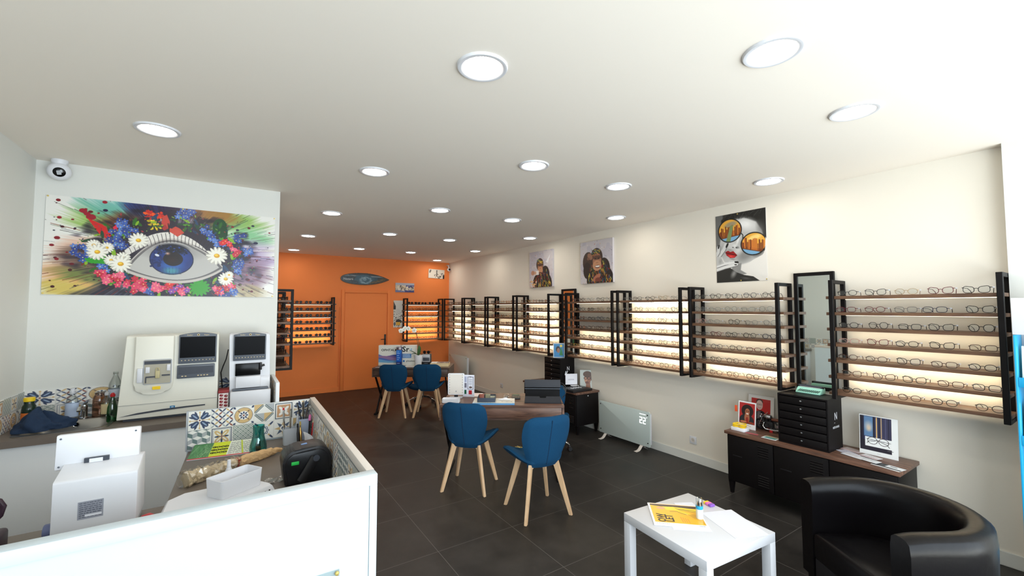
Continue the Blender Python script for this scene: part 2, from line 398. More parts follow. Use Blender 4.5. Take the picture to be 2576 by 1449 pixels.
def text_lines(cv, x0, y0, x1, n, dy, c, hgt=0.008, seed=1, frag=0.85):
    r = random.Random(seed)
    for k in range(n):
        x = x0
        while x < x0 + (x1 - x0) * (frag + 0.15 * r.random()):
            L = (x1 - x0) * r.uniform(0.06, 0.2); cv.rect(x, y0 + k * dy, min(x + L, x1), y0 + k * dy + hgt, c); x += L + (x1 - x0) * 0.03

# ================================================================== room shell
XR, YB, ZC = 4.33, 9.35, 2.80      # right wall, back wall, ceiling
XP, YP = 0.345, 4.5                # end and face of the block that carries the big eye print
XL = -1.24; YF = -1.5
struct('floor', B(XL - 0.2, XR + 0.2, YF - 0.2, YB + 0.2, -0.12, 0.0), M['floor'])
struct('ceiling', B(XL - 0.2, XR + 0.2, YF - 0.2, YB + 0.2, ZC, ZC + 0.12), M['ceil'])
struct('wall_right', B(XR, XR + 0.2, YF, YB + 0.2, 0, ZC), M['wall'])
struct('wall_back', B(XP - 0.3, XR, YB, YB + 0.2, 0, ZC), M['orange'])
struct('wall_left', B(XL - 0.2, XL, YF, YP + 0.2, 0, ZC), M['wall2'])
struct('wall_middle', B(XL, XP, YP, YB, 0, ZC), M['wall2'])
wf = MB(); wf.box(XL, XR, YF - 0.2, YF, 2.62, ZC); wf.box(XL, XR, YF - 0.2, YF, 0, 0.3); wf.box(XL, -0.95, YF - 0.2, YF, 0.3, 2.62)
struct('wall_front', wf, M['wall2'])
wn = MB()
for x in (-0.95, 0.85, 2.6, XR - 0.06): wn.box(x, x + 0.06, YF - 0.12, YF - 0.06, 0.3, 2.62)
wn.box(-0.95, XR, YF - 0.12, YF - 0.06, 0.3, 0.36); wn.box(-0.95, XR, YF - 0.12, YF - 0.06, 2.56, 2.62)
struct('window_1', wn, M['black'])
struct('trim_1', B(XR - 0.09, XR, -0.6, 0.532, 0, ZC), M['wall2'])                       # pilaster beside the first rack
bb = MB(); bb.box(XR - 0.012, XR, 0.532, YB, 0, 0.095, bev=0.004)
struct('baseboard_right', bb, M['wall2'])
bk = MB(); bk.box(XP, 1.86, YB - 0.012, YB, 0, 0.10, bev=0.003); bk.box(2.93, XR - 0.012, YB - 0.012, YB, 0, 0.10, bev=0.003)
struct('baseboard_back', bk, M['orange'])
struct('trim_2', B(1.852, 1.862, YB - 0.016, YB, 0.10, 1.74, bev=0.003), M['orange'])     # thin vertical bead left of the door
# door in the orange wall
dl = MB(); dl.box(1.955, 2.838, YB - 0.012, YB + 0.0, 0.008, 2.03, bev=0.003)
door = struct('door_1', dl, M['orange'])
df = MB(); df.box(1.885, 1.945, YB - 0.03, YB, 0, 2.10, bev=0.004); df.box(2.848, 2.908, YB - 0.03, YB, 0, 2.10, bev=0.004); df.box(1.945, 2.848, YB - 0.03, YB, 2.04, 2.10, bev=0.004)
part('door_frame', df, M['orange'], door)
dh = MB(); dh.box(2.785, 2.823, YB - 0.022, YB - 0.012, 0.90, 1.145, bev=0.009, seg=3); dh.tube([(2.804, YB - 0.02, 1.04), (2.804, YB - 0.065, 1.04), (2.795, YB - 0.07, 1.04), (2.70, YB - 0.07, 1.04)], 0.008, 8)
part('door_handle', dh, M['blackp'], door, 'black lever door handle on long plate')

# ================================================================== ceiling downlights
ORD = ['first', 'second', 'third', 'fourth', 'fifth', 'sixth', 'seventh']
def lamp_mesh():
    a = MB(); a.lathe([(0.086, 0.0), (0.088, -0.006), (0.098, -0.011), (0.111, -0.010), (0.116, -0.003), (0.116, 0.0)], 40, cap=False)
    d = MB(); d.lathe([(0.089, -0.0005), (0.089, -0.004), (0.06, -0.0055), (0.001, -0.006)], 40)
    return a.mesh('trim_ring'), d.mesh('diffuser')
rm, dm = lamp_mesh(); rm.materials.append(M['whitep']); dm.materials.append(M['lamp'])
LAMPS = [('nearest the kitchen corner', 0.92, (1.645, 3.405, 5.173, 6.99, 8.80)),
         ('second from the left', 1.90, (0.863, 2.587, 4.355, 6.171, 7.98)),
         ('third from the left', 2.865, (0.888, 2.62, 4.36, 6.183, 7.95)),
         ('beside the right wall', 3.83, (1.802, 3.548, 5.328, 7.106, 8.915))]
def downlight(x, y, label):
    t = thing('ceiling_downlight', label, 'ceiling light', (x, y, ZC), 0, 'round ceiling downlights')
    link('trim_ring', rm, None, t); link('diffuser', dm, None, t)
for nm, x, ys in LAMPS:
    for k, y in enumerate(ys):
        downlight(x, y, 'ceiling downlight, %s from the front in the line %s' % (ORD[k], nm))
downlight(-0.415, 3.33, 'lone ceiling downlight over the kitchen corner near the big eye print')

# ================================================================== eyewear racks
ZS = [1.804, 1.672, 1.546, 1.419, 1.290, 1.160, 1.028]        # tops of the seven boards
SM = [emat('warm_led_%d' % k, (1.0, 0.86, 0.60), s) for k, s in enumerate((4.0, 15.0, 30.0, 46.0))]
def rack(name_label, L, loc, rz, leds, ext=(0.03, 0.03)):
    t = thing('eyewear_rack', name_label, 'eyewear rack', loc, rz, 'black framed eyewear racks')
    for x in (0, L - 0.03):
        f = MB()
        f.box(x, x + 0.03, -0.265, -0.235, 0.975, 1.935, bev=0.002, seg=1); f.box(x, x + 0.03, -0.03, -0.001, 0.975, 1.935, bev=0.002, seg=1)
        f.box(x, x + 0.03, -0.236, -0.029, 1.907, 1.935); f.box(x, x + 0.03, -0.236, -0.029, 0.975, 1.0)
        part('side_frame', f, M['black'], t, smooth=False)
    for k, z in enumerate(ZS):
        b = MB(); b.box(-ext[0], L + ext[1], -0.234, -0.031, z - 0.024, z, bev=0.0015, seg=1)
        part('shelf_board', b, M['board'], t, smooth=False)
        if k < 6 and leds[k] is not None:
            s = MB(); s.box(0.05, L - 0.05, -0.072, -0.062, z - 0.0280, z - 0.0245)
            part('led_strip', s, SM[leds[k]], t, 'glowing warm white strip under the board', smooth=False)
    return t
UN = [  # right wall, from the camera outwards: y low, y high, leds, phrase used in labels
    (0.535, 1.48, (0, 0, 1, 1, 2, 2), 'rack right of the tall mirror'),
    (1.862, 2.765, (0, 0, 0, 1, 1, 3), 'rack left of the tall mirror'),
    (2.852, 3.785, (3, 3, 3, 3, 3, 3), 'rack above the white glass heater'),
    (3.850, 4.785, (0, None, None, 2, 3, 3), 'rack right of the narrow mirror'),
    (5.170, 6.078, (1, 2, 3, 3, 3, 3), 'rack left of the narrow mirror'),
    (6.160, 7.074, (0, 0, 1, 3, 3, 3), 'third rack from the orange wall'),
    (7.142, 8.058, (0, 0, 1, 3, 3, 3), 'second rack from the orange wall'),
    (8.130, 9.060, (0, 1, 2, 3, 3, 3), 'white wall rack in the orange corner'),
]
RW = -PI / 2
RACKLAB = ['black metal rack of seven walnut boards, right of the tall mirror, nearest the camera',
           'black metal rack of seven walnut boards, left of the tall mirror', 'black metal rack of seven lit boards on the wall above the white glass heater',
           'black metal rack of seven boards directly right of the narrow mirror', 'black metal rack of seven boards directly left of the narrow mirror',
           'third black metal rack on the white wall counted from the orange wall', 'second black metal rack on the white wall counted from the orange wall',
           'black metal rack on the white wall in the orange corner']
for (y0, y1, leds, ph), lb in zip(UN, RACKLAB):
    rack(lb, y1 - y0, (XR, y1, 0), RW, leds, (0.03, 0.03 if y0 > 0.6 else -0.0))
rack('black metal rack of sunglasses on the orange wall left of the door', 0.93, (0.785, YB, 0), 0, (0, 0, 1, 1, 2, 3))
rack('black metal rack on the orange wall right of the door', 0.87, (3.20, YB, 0), 0, (0, 1, 2, 2, 3, 3), (0.03, 0.0))
rack('black metal rack on the hidden side wall, nearest the kitchen corner', 0.95, (XP, 5.70, 0), PI / 2, (None,) * 6)
rack('black metal rack on the hidden side wall, next to the orange wall', 0.95, (XP, 6.78, 0), PI / 2, (None,) * 6)
# ================================================================== eyewear
FC = {'black': mat('black_acetate', (22, 20, 22), 0.25), 'brown': mat('tortoise_acetate', (70, 42, 30), 0.25, vary=0.3, vscale=60), 'burgundy': mat('burgundy_acetate', (104, 26, 36), 0.25),
      'navy': mat('navy_acetate', (34, 40, 62), 0.25), 'gold': M['gold'], 'silver': M['silver'], 'grey': mat('grey_acetate', (118, 110, 104), 0.3), 'rose': mat('rose_acetate', (198, 150, 140), 0.3), 'red': mat('red_acetate', (170, 26, 34), 0.25)}
DARK = mat('dark_lens', (20, 15, 14), 0.3, spec=0.2)
SHAPES = {'round': (0.0225, 0.0215, 2.0, 0), 'oval': (0.026, 0.0185, 2.1, 0), 'rectangular': (0.0265, 0.0175, 3.2, 0), 'cat-eye': (0.0265, 0.0190, 2.6, 0.009), 'panto': (0.0235, 0.021, 2.4, 0.001), 'hexagonal': (0.0245, 0.022, 3.0, 0)}
def rim_pts(shape, sgn, n):
    rx, ry, p, lift = SHAPES[shape]; ry *= 1.12; cx = sgn * (rx + 0.0095); cz = ry + 0.003; r = []
    for k in range(n):
        a = 2 * PI * k / n
        if shape == 'hexagonal':
            a = 2 * PI * k / n; seg = PI / 3; rr = math.cos(PI / 6) / math.cos(((a) % seg) - PI / 6); x, z = rx * rr * 1.05 * math.cos(a), ry * rr * math.sin(a)
        else:
            ca, sa = math.cos(a), math.sin(a); x = rx * abs(ca) ** (2 / p) * (1 if ca >= 0 else -1); z = ry * abs(sa) ** (2 / p) * (1 if sa >= 0 else -1)
        if lift and x * sgn > 0 and z > 0: z += lift * (x * sgn / rx) * (z / ry)
        if shape == 'panto' and z < 0: x *= 1 - 0.16 * (-z / ry)
        r.append((cx + x, 0.0016 * (abs(cx + x) / 0.06) ** 2 * 2, cz + z))
    return r
G_MESH = {}
def glasses_meshes(shape, colr, sun, fine):
    key = (shape, colr, sun, fine)
    if key in G_MESH: return G_MESH[key]
    n = 26 if fine else 14; sg = 6 if fine else 4
    metal = colr in ('gold', 'silver'); r = 0.0012 if metal else (0.00185 if not sun else 0.0026)
    if not fine: r *= 1.25
    rx, ry, p, lift = SHAPES[shape]; ry *= 1.12; W = 2 * rx + 0.0095; hz = ry * 1.42 + 0.003 + lift * 0.6
    def front(b):
        for sg_ in (-1, 1): b.tube(rim_pts(shape, sg_, n), r, sg, closed=True)
        bz = ry * 1.35 + 0.003
        b.tube([(-0.0095, 0.0005, bz - 0.002), (-0.005, -0.001, bz + 0.0015), (0.005, -0.001, bz + 0.0015), (0.0095, 0.0005, bz - 0.002)], r * 1.05, sg)
        for q in (-1, 1): b.tube([(q * (W - 0.001), 0.004, hz), (q * (W + 0.005), 0.006, hz)], r * 1.3, sg)
    def lens(b, sg_, mi=0):
        P = rim_pts(shape, sg_, n); b.prism([(x, z) for x, _, z in P], 0.0012, 0.0024, mi=mi)
    def temple(b, q):
        x = q * (W + 0.005); b.tube([(x, 0.006, hz), (x, 0.03, hz), (q * (W - 0.001), 0.095, hz - 0.002), (q * (W - 0.008), 0.125, hz * 0.55), (q * (W - 0.012), 0.140, 0.003)], [r * 1.2, r * 1.1, r, r * 1.1, r * 1.1], sg)
    if fine:
        a = MB(); front(a); out = {'front': a.mesh('front_frame')}
        for nm, q in (('l', -1), ('r', 1)):
            b = MB(); lens(b, q); out['lens' + nm] = b.mesh('lens'); b = MB(); temple(b, q); out['temple' + nm] = b.mesh('temple')
        tg = MB(); tg.box(W + 0.001, W + 0.013, 0.045, 0.047, hz - 0.004, hz + 0.005); out['tag'] = tg.mesh('price_tag')
        out['front'].materials.append(FC[colr]); out['lensl'].materials.append(DARK if sun else M['lens']); out['lensr'].materials.append(DARK if sun else M['lens'])
        out['templel'].materials.append(FC[colr]); out['templer'].materials.append(FC[colr]); out['tag'].materials.append(M['paper'])
    else:
        a = MB(); front(a); temple(a, -1); temple(a, 1); lens(a, -1, 1); lens(a, 1, 1)
        out = {'all': a.mesh('glasses')}; out['all'].materials.append(FC[colr]); out['all'].materials.append(DARK if sun else M['lens'])
    G_MESH[key] = out; return out
def glasses(shape, colr, sun, fine, loc, rz, label, group):
    ms = glasses_meshes(shape, colr, sun, fine); nm = 'sunglasses' if sun else 'eyeglasses'
    if not fine: return tag(link(nm, ms['all'], None, None, loc, rz), label, nm, group)
    t = thing(nm, label, nm, loc, rz, group)
    link('front_frame', ms['front'], None, t); link('lens', ms['lensl'], None, t); link('lens', ms['lensr'], None, t)
    link('temple', ms['templel'], None, t); tr = link('temple', ms['templer'], None, t); tg = link('price_tag', ms['tag'], None, tr); tg['label'] = 'small white price tag'
    return t
def wpos(loc, rz, x, y, z):
    c, s = math.cos(rz), math.sin(rz); return (loc[0] + x * c - y * s, loc[1] + x * s + y * c, z)
NTH = ['first', 'second', 'third', 'fourth', 'fifth', 'sixth']
ROW = ['top', 'second', 'third', 'fourth', 'fifth', 'sixth', 'bottom']
PAL = [  # per rack: list of (shape, colour) pools
    [[('oval', 'black'), ('cat-eye', 'black'), ('oval', 'gold'), ('cat-eye', 'burgundy'), ('cat-eye', 'black')], [('rectangular', 'burgundy'), ('oval', 'burgundy'), ('rectangular', 'grey'), ('rectangular', 'navy'), ('cat-eye', 'black')],
     [('oval', 'black'), ('panto', 'black'), ('rectangular', 'black'), ('cat-eye', 'black'), ('panto', 'black')], [('rectangular', 'rose'), ('cat-eye', 'burgundy'), ('oval', 'black'), ('cat-eye', 'black'), ('rectangular', 'brown')],
     [('oval', 'brown'), ('oval', 'brown'), ('cat-eye', 'black'), ('rectangular', 'brown'), ('oval', 'black')], [('cat-eye', 'brown'), ('cat-eye', 'brown'), ('cat-eye', 'black'), ('rectangular', 'brown'), ('rectangular', 'black')],
     [('oval', 'black'), ('oval', 'brown'), ('oval', 'brown'), ('oval', 'black'), ('oval', 'black')]],
    [[('hexagonal', 'black')] * 2 + [('panto', 'black'), ('hexagonal', 'navy'), ('hexagonal', 'black')], [('round', 'silver'), ('rectangular', 'silver'), ('hexagonal', 'silver'), ('rectangular', 'silver'), ('panto', 'silver')],
     [('round', 'rose'), ('rectangular', 'silver'), ('round', 'black'), ('oval', 'silver'), ('panto', 'silver')], [('oval', 'black'), ('hexagonal', 'burgundy'), ('panto', 'black'), ('hexagonal', 'black'), ('hexagonal', 'navy')],
     [('round', 'black'), ('panto', 'navy'), ('panto', 'black'), ('rectangular', 'burgundy'), ('panto', 'black')], [('oval', 'black'), ('round', 'black'), ('panto', 'brown'), ('round', 'black'), ('rectangular', 'brown')],
     [('round', 'black'), ('oval', 'brown'), ('round', 'brown'), ('round', 'black'), ('round', 'burgundy')]],
]
PX = [  # y of each pair on the two nearest racks
    [[1.376, 1.196, 1.017, 0.835, 0.664], [1.388, 1.204, 1.024, 0.869, 0.65], [1.375, 1.187, 1.006, 0.841, 0.65], [1.376, 1.195, 1.026, 0.842, 0.647], [1.389, 1.207, 1.021, 0.835, 0.654], [1.367, 1.166, 0.994, 0.808, 0.64], [1.371, 1.198, 1.026, 0.843, 0.631]],
    [[2.667, 2.495, 2.33, 2.148, 1.974], [2.681, 2.508, 2.337, 2.169, 2.003], [2.695, 2.521, 2.309, 2.143, 1.97], [2.682, 2.5, 2.339, 2.16, 1.982], [2.685, 2.494, 2.297, 2.126, 1.963], [2.673, 2.507, 2.332, 2.152, 1.964], [2.681, 2.51, 2.335, 2.143, 1.96]]]
rs = random.Random(21); RACKS = []
for i, (y0, y1, leds, ph) in enumerate(UN): RACKS.append(((XR, y1, 0), RW, y1 - y0, ph, i, 5))
RACKS.append(((0.785, YB, 0), 0, 0.93, 'orange wall rack left of the door', 'sun', 5))
RACKS.append(((3.20, YB, 0), 0, 0.87, 'orange wall rack right of the door', 'mixed', 5))
RACKS.append(((XP, 5.70, 0), PI / 2, 0.95, 'side wall rack beside the kitchen corner', 'side', 4))
COLS = ['black', 'brown', 'black', 'burgundy', 'gold', 'silver', 'black', 'navy', 'gold', 'silver', 'brown', 'grey']
SHPS = ['round', 'oval', 'rectangular', 'panto', 'hexagonal', 'cat-eye', 'round', 'panto']
todo = []
for (loc, rz, L, ph, kind, n) in RACKS:
    for k, z in enumerate(ZS):
        for j in range(n):
            m_ = 0.115; x = m_ + (L - 2 * m_) * j / (n - 1) + rs.uniform(-0.014, 0.014); yaw = rs.uniform(-0.09, 0.09)
            sun = kind == 'sun' or (kind == 'mixed' and k == 0)
            if isinstance(kind, int) and kind < 2: sh, co = PAL[kind][k][j]
            elif sun: sh, co = rs.choice(['panto', 'round', 'cat-eye', 'oval']), rs.choice(['black', 'black', 'brown'])
            else: sh, co = rs.choice(SHPS), rs.choice(COLS)
            if kind == 2 and k in (0,): co = ['silver', 'black', 'black', 'gold', 'silver'][j]
            if kind == 2 and k == 6: co = ['brown', 'burgundy', 'black', 'black', 'red'][j]
            if kind == 3 and k >= 4: co = rs.choice(['gold', 'silver', 'black', 'gold'])
            if kind in (0, 1): x = max(0.092, min(L - 0.075, loc[1] - PX[kind][k][j])); 
            todo.append((math.dist(wpos(loc, rz, x, 0, z), (0, 0, 1.7)), loc, rz, x, yaw, z, sh, co, sun, ph, k, j, n, kind))
todo.sort(key=lambda t: t[0])
eye_n = 0; rest = []
for d, loc, rz, x, yaw, z, sh, co, sun, ph, k, j, n, kind in todo:
    if not sun and eye_n >= 300: rest.append((loc, rz, x, yaw, z, sh, co)); continue
    pos = '%s from left' % NTH[j] if j < n - 1 else 'rightmost'
    lab = '%s %s %s, %s, %s board, %s' % (co, sh, 'sunglasses' if sun else 'glasses', pos, ROW[k], ph)
    grp = ('sunglasses on ' if sun else 'eyeglasses on ') + ph
    p = wpos(loc, rz, x, -0.205 + (0.012 if kind != 'side' else 0.0), z)
    glasses(sh, co, sun, isinstance(kind, int) and kind < 4, p, rz + yaw, lab, grp); eye_n += 0 if sun else 1
if rest:
    bm = bmesh.new()
    for loc, rz, x, yaw, z, sh, co in rest:
        me = glasses_meshes(sh, 'black', False, False)['all']; n0 = len(bm.verts); bm.from_mesh(me); bm.verts.ensure_lookup_table()
        T = Matrix.Translation(wpos(loc, rz, x, -0.193, z)) @ Matrix.Rotation(rz + yaw, 4, 'Z')
        for v in bm.verts[n0:]: v.co = T @ v.co
    me = bpy.data.meshes.new('eyeglasses'); bm.to_mesh(me); bm.free()
    o = link('eyeglasses', me, [FC['brown'], M['lens']]); tag(o, 'rows of small far eyeglasses on the rack right of the orange door', 'eyeglasses', None, 'stuff')

# ================================================================== tall framed mirrors between the racks
def tall_mirror(y0, y1, z0, z1, label):
    t = thing('wall_mirror', label, 'mirror', (XR, (y0 + y1) / 2, z0), RW, 'tall black framed mirrors')
    w_ = y1 - y0; h = z1 - z0; f = MB()
    f.box(-w_ / 2, -w_ / 2 + 0.03, -0.03, -0.001, 0, h, bev=0.002, seg=1); f.box(w_ / 2 - 0.03, w_ / 2, -0.03, -0.001, 0, h, bev=0.002, seg=1)
    f.box(-w_ / 2 + 0.03, w_ / 2 - 0.03, -0.03, -0.001, h - 0.03, h); f.box(-w_ / 2 + 0.03, w_ / 2 - 0.03, -0.03, -0.001, 0, 0.03)
    part('mirror_frame', f, M['black'], t, smooth=False)
    part('mirror_glass', B(-w_ / 2 + 0.028, w_ / 2 - 0.028, -0.018, -0.012, 0.028, h - 0.028), M['mirror'], t, smooth=False)
tall_mirror(1.522, 1.835, 0.99, 2.025, 'tall black framed mirror between the two nearest racks, behind the mint typewriter')
tall_mirror(4.815, 5.14, 0.99, 2.005, 'narrow black framed mirror reflecting the orange wall')
# ================================================================== cement tile prints
NV, OC, TE, GR, SG, BR = (58, 72, 102), (214, 182, 128), (150, 86, 70), (132, 150, 146), (176, 180, 182), (120, 96, 84)
WT = (240, 238, 232)
def tile(cv, ox, oy, s, k):
    c, h = s / 2, s * 0.5
    cx, cy = ox + c, oy + c
    if k == 0:
        for q in range(4):
            a = q * PI / 2; cv.ell(cx + math.cos(a + PI / 4) * s * .29, cy + math.sin(a + PI / 4) * s * .29, s * .22, s * .13, NV, a + PI / 4)
            for e in (-.35, .35): cv.ell(cx + math.cos(a + PI / 4 + e) * s * .40, cy + math.sin(a + PI / 4 + e) * s * .40, s * .12, s * .045, NV, a + PI / 4 + e)
            cv.ell(cx + math.cos(a + PI / 4) * s * .3, cy + math.sin(a + PI / 4) * s * .3, s * .16, s * .035, (150, 170, 196), a + PI / 4)
            cv.line(cx, cy, cx + math.cos(a) * s * .42, cy + math.sin(a) * s * .42, s * .03, OC); cv.ell(cx + math.cos(a) * s * .42, cy + math.sin(a) * s * .42, s * .045, s * .045, OC)
        cv.ell(cx, cy, s * .09, s * .09, WT); cv.ell(cx, cy, s * .045, s * .045, TE)
    elif k == 1:
        d = s / 6
        for i in range(6):
            for j in range(6):
                px, py = ox + d * (i + .5), oy + d * (j + .5)
                for q in range(4):
                    a = q * PI / 2 + PI / 4
                    if q < 2: cv.ell(px, py, d * .68, d * .22, [NV, TE, OC, SG, NV, (90, 108, 140)][(i * 2 + j * 3) % 6], a) if (i + j) % 2 == q else None
    elif k == 2:
        cv.ell(cx, cy, s * .44, s * .44, NV); cv.ell(cx, cy, s * .42, s * .42, OC); cv.ell(cx, cy, s * .24, s * .24, WT)
        for q in range(8):
            a = q * PI / 4; cv.ell(cx + math.cos(a) * s * .15, cy + math.sin(a) * s * .15, s * .07, s * .04, NV, a)
        for q in range(4):
            a = q * PI / 2 + PI / 4; cv.ell(cx + math.cos(a) * s * .32, cy + math.sin(a) * s * .32, s * .07, s * .03, BR, a); cv.ell(cx + math.cos(a) * s * .62, cy + math.sin(a) * s * .62, s * .08, s * .05, NV, a)
        cv.ell(cx, cy, s * .05, s * .05, TE)
    elif k == 3:
        for i in range(2):
            for j in range(2):
                a, b = ox + h * i, oy + h * j
                c1 = OC if (i + j) % 2 == 0 else SG
                cv.poly([(a, b), (a + h, b), (a, b + h)] if (i + j) % 2 == 0 else [(a, b), (a + h, b), (a + h, b + h)], c1)
                if (i + j) % 2 == 0: cv.line(a + h * .15, b + h * .85, a + h * .85, b + h * .15, s * .11, (96, 112, 112))
                else: cv.line(a + h * .15, b + h * .15, a + h * .85, b + h * .85, s * .11, (96, 112, 112))
                cv.line(a + h * .02, b + h * (.98 if (i + j) % 2 == 0 else .02), a + h * .98, b + h * (.02 if (i + j) % 2 == 0 else .98), s * .015, WT)
    elif k == 4:
        cv.rect(ox + s * .05, oy + s * .05, ox + s * .95, oy + s * .95, (84, 96, 104)); cv.rect(ox + s * .10, oy + s * .10, ox + s * .9, oy + s * .9, WT); cv.rect(ox + s * .15, oy + s * .15, ox + s * .85, oy + s * .85, (196, 152, 112)); 
        cv.petals(cx, cy, s * .33, 4, WT, PI / 4, .22, .55); cv.petals(cx, cy, s * .2, 4, WT, 0, .2, .55); cv.ell(cx, cy, s * .06, s * .06, BR)
    elif k == 5:
        d = s / 2.4
        for j in range(-1, 4):
            for i in range(-1, 4):
                x = ox + d * (i + (.5 if j % 2 else 0)); y = oy + d * .78 * j; P = lambda a, b: (min(max(x + a * d, ox), ox + s), min(max(y + b * d, oy), oy + s))
                cv.poly([P(0, .25), P(.5, 0), P(1, .25), P(.5, .5)], WT); cv.poly([P(0, .25), P(.5, .5), P(.5, 1.05), P(0, .78)], (108, 128, 128)); cv.poly([P(1, .25), P(.5, .5), P(.5, 1.05), P(1, .78)], SG)
    elif k == 6:
        cv.rect(ox + s * .04, oy + s * .04, ox + s * .96, oy + s * .96, NV); cv.rect(ox + s * .08, oy + s * .08, ox + s * .92, oy + s * .92, WT); cv.rect(ox + s * .12, oy + s * .12, ox + s * .88, oy + s * .88, (90, 104, 120)); cv.rect(ox + s * .135, oy + s * .135, ox + s * .865, oy + s * .865, WT)
        cv.petals(cx, cy, s * .30, 4, NV, 0, .16, .6); cv.petals(cx, cy, s * .40, 4, OC, PI / 4, .26, .62); cv.petals(cx, cy, s * .28, 4, WT, PI / 4, .10, .7); cv.ell(cx, cy, s * .04, s * .04, TE)
    elif k == 7:
        d = s / 4; cv.rect(ox, oy, ox + s, oy + s, (110, 130, 124))
        for j in range(9):
            for i in range(5):
                x = ox + d * (i + (.5 if j % 2 else 0)); y = oy + d * .5 * j
                for r_, cc in ((.40, WT), (.25, (110, 130, 124)), (.13, WT)):
                    r_ *= d; m = (abs(cv.X - x) + abs(cv.Y - y) < r_) & (cv.X >= ox) & (cv.X < ox + s) & (cv.Y >= oy) & (cv.Y < oy + s); cv.put(m, cc)
    elif k == 8:
        for q in range(4):
            a = q * PI / 2 + PI / 4; cv.ell(cx + math.cos(a) * s * .5, cy + math.sin(a) * s * .5, s * .16, s * .05, NV, a); cv.ell(cx + math.cos(a) * s * .37, cy + math.sin(a) * s * .37, s * .06, s * .05, OC, a)
        for q in range(8):
            a = q * PI / 4; cv.ell(cx + math.cos(a) * s * .19, cy + math.sin(a) * s * .19, s * .07, s * .07, (70, 88, 120)); cv.ell(cx + math.cos(a) * s * .19, cy + math.sin(a) * s * .19, s * .035, s * .035, WT)
        cv.ell(cx, cy, s * .08, s * .08, WT); cv.ell(cx, cy, s * .03, s * .03, TE)
    elif k == 9:
        for q in range(8):
            a = q * PI / 4; t = (cx + math.cos(a) * s * .48, cy + math.sin(a) * s * .48); cv.poly([t, (cx + math.cos(a + .5) * s * .2, cy + math.sin(a + .5) * s * .2), (cx + math.cos(a - .5) * s * .2, cy + math.sin(a - .5) * s * .2)], (84, 98, 120) if q % 2 else OC)
        cv.ell(cx, cy, s * .17, s * .17, WT); cv.ell(cx, cy, s * .1, s * .1, NV)
def tiles(nx_, ny_, s, res, order):
    cv = Cv(nx_ * s, ny_ * s, int(nx_ * res), WT)
    for j in range(int(math.ceil(ny_))):
        for i in range(int(math.ceil(nx_))): tile(cv, i * s, j * s, s, order[j][i % len(order[j])])
    for i in range(1, int(math.ceil(nx_))): cv.line(i * s, 0, i * s, ny_ * s, s * .02, (206, 204, 198))
    for j in range(1, int(math.ceil(ny_))): cv.line(0, j * s, nx_ * s, j * s, s * .02, (206, 204, 198))
    return cv
ORDERT = [[0, 1, 2, 3, 4, 0, 8, 6, 9, 7], [5, 6, 7, 8, 9, 3, 2, 4, 1, 5]]
def wp(name, mb, m, t, label=None, smooth=True):
    """a part whose mesh was written in room coordinates"""
    me = mb.mesh(name, smooth) if isinstance(mb, MB) else mb
    me.transform((Matrix.Translation(t.location) @ t.rotation_euler.to_matrix().to_4x4()).inverted())
    o = link(name, me, m, t)
    if label: o['label'] = label
    return o
def RZ(a): return Matrix.Rotation(a, 3, 'Z')
# ================================================================== reception counter and its worktop
t = thing('reception_counter', 'white L-shaped counter wall with raised rim, lined with patterned tiles inside', 'counter', (0.45, 1.62, 0))
wp('front_panel', B(XL + 0.002, 0.432, 1.600, 1.640, 0, 1.062), M['counter'], t)
b = MB(); b.box(XL + 0.002, 0.459, 1.592, 1.642, 1.060, 1.100, bev=0.003); wp('top_rail', b, M['counter'], t)
b = MB(); b.prism([(0.433, 1.596), (0.459, 1.596), (0.483, 3.185), (0.455, 3.185)], 0, 1.0595, 'xy'); wp('side_panel', b, M['counter'], t)
b = MB(); b.prism([(0.431, 1.643), (0.460, 1.643), (0.484, 3.187), (0.453, 3.187)], 1.060, 1.100, 'xy', bev=0.002); wp('top_rail', b, M['lip'], t)
wp('end_panel', B(-0.205, 0.452, 3.165, 3.185, 0, 1.094, bev=0.002), M['counter'], t)
wp('edge_trim', B(-0.211, -0.203, 3.155, 3.187, 0.866, 1.097, bev=0.001), M['lgrey'], t)
cv = tiles(5.9, 2, 0.1105, 60, ORDERT); me = print_mesh('tile_lining', cv, 0.652, 0.221, 0.006, 'front', 3.158, 0.1245, 0.872); wp('tile_lining', me, [M['tile'], M['seam']], t)
cv = tiles(13.7, 2, 0.1105, 34, [ORDERT[1], ORDERT[0]]); me = print_mesh('tile_lining', cv, 1.51, 0.190, 0.004, 'front', 0, 0, 0)
me.transform(Matrix.Translation((0.4375, 2.40, 0.868)) @ Matrix.Rotation(-PI / 2 - 0.0155, 4, 'Z')); wp('tile_lining', me, [M['tile'], M['seam']], t)
b = MB(); b.prism([(XL + 0.004, 1.644), (0.428, 1.644), (0.446, 3.155), (-0.197, 3.155), (-0.214, 2.352), (XL + 0.004, 2.352)], 0.833, 0.865, 'xy', bev=0.002)
solo('worktop', b, M['worktop'], 'grey-brown L-shaped worktop behind the white reception counter', 'worktop')
t = thing('base_cabinet', 'white cabinet carrying the worktop behind the reception counter', 'cabinet', (0.1, 2.4, 0))
wp('body', B(-0.18, 0.425, 1.645, 3.15, 0.06, 0.832), M['white'], t); wp('plinth', B(-0.14, 0.425, 1.645, 3.15, 0, 0.0595), M['dgrey'], t)
t = thing('acrylic_sheet', 'small pale acrylic sheet pinned low on the front of the white counter', 'notice', (0.2, 1.598, 0.5))
wp('sheet', B(0.12, 0.333, 1.594, 1.5985, 0.52, 0.800), M['glass'], t); 
b = MB(); b.lathe([(0.0005, -0.006), (0.006, -0.005), (0.0075, 0.0)], 14, (0.325, 1.594, 0.789), axis='y'); wp('pin', b, M['brass'], t, 'round brass pin')

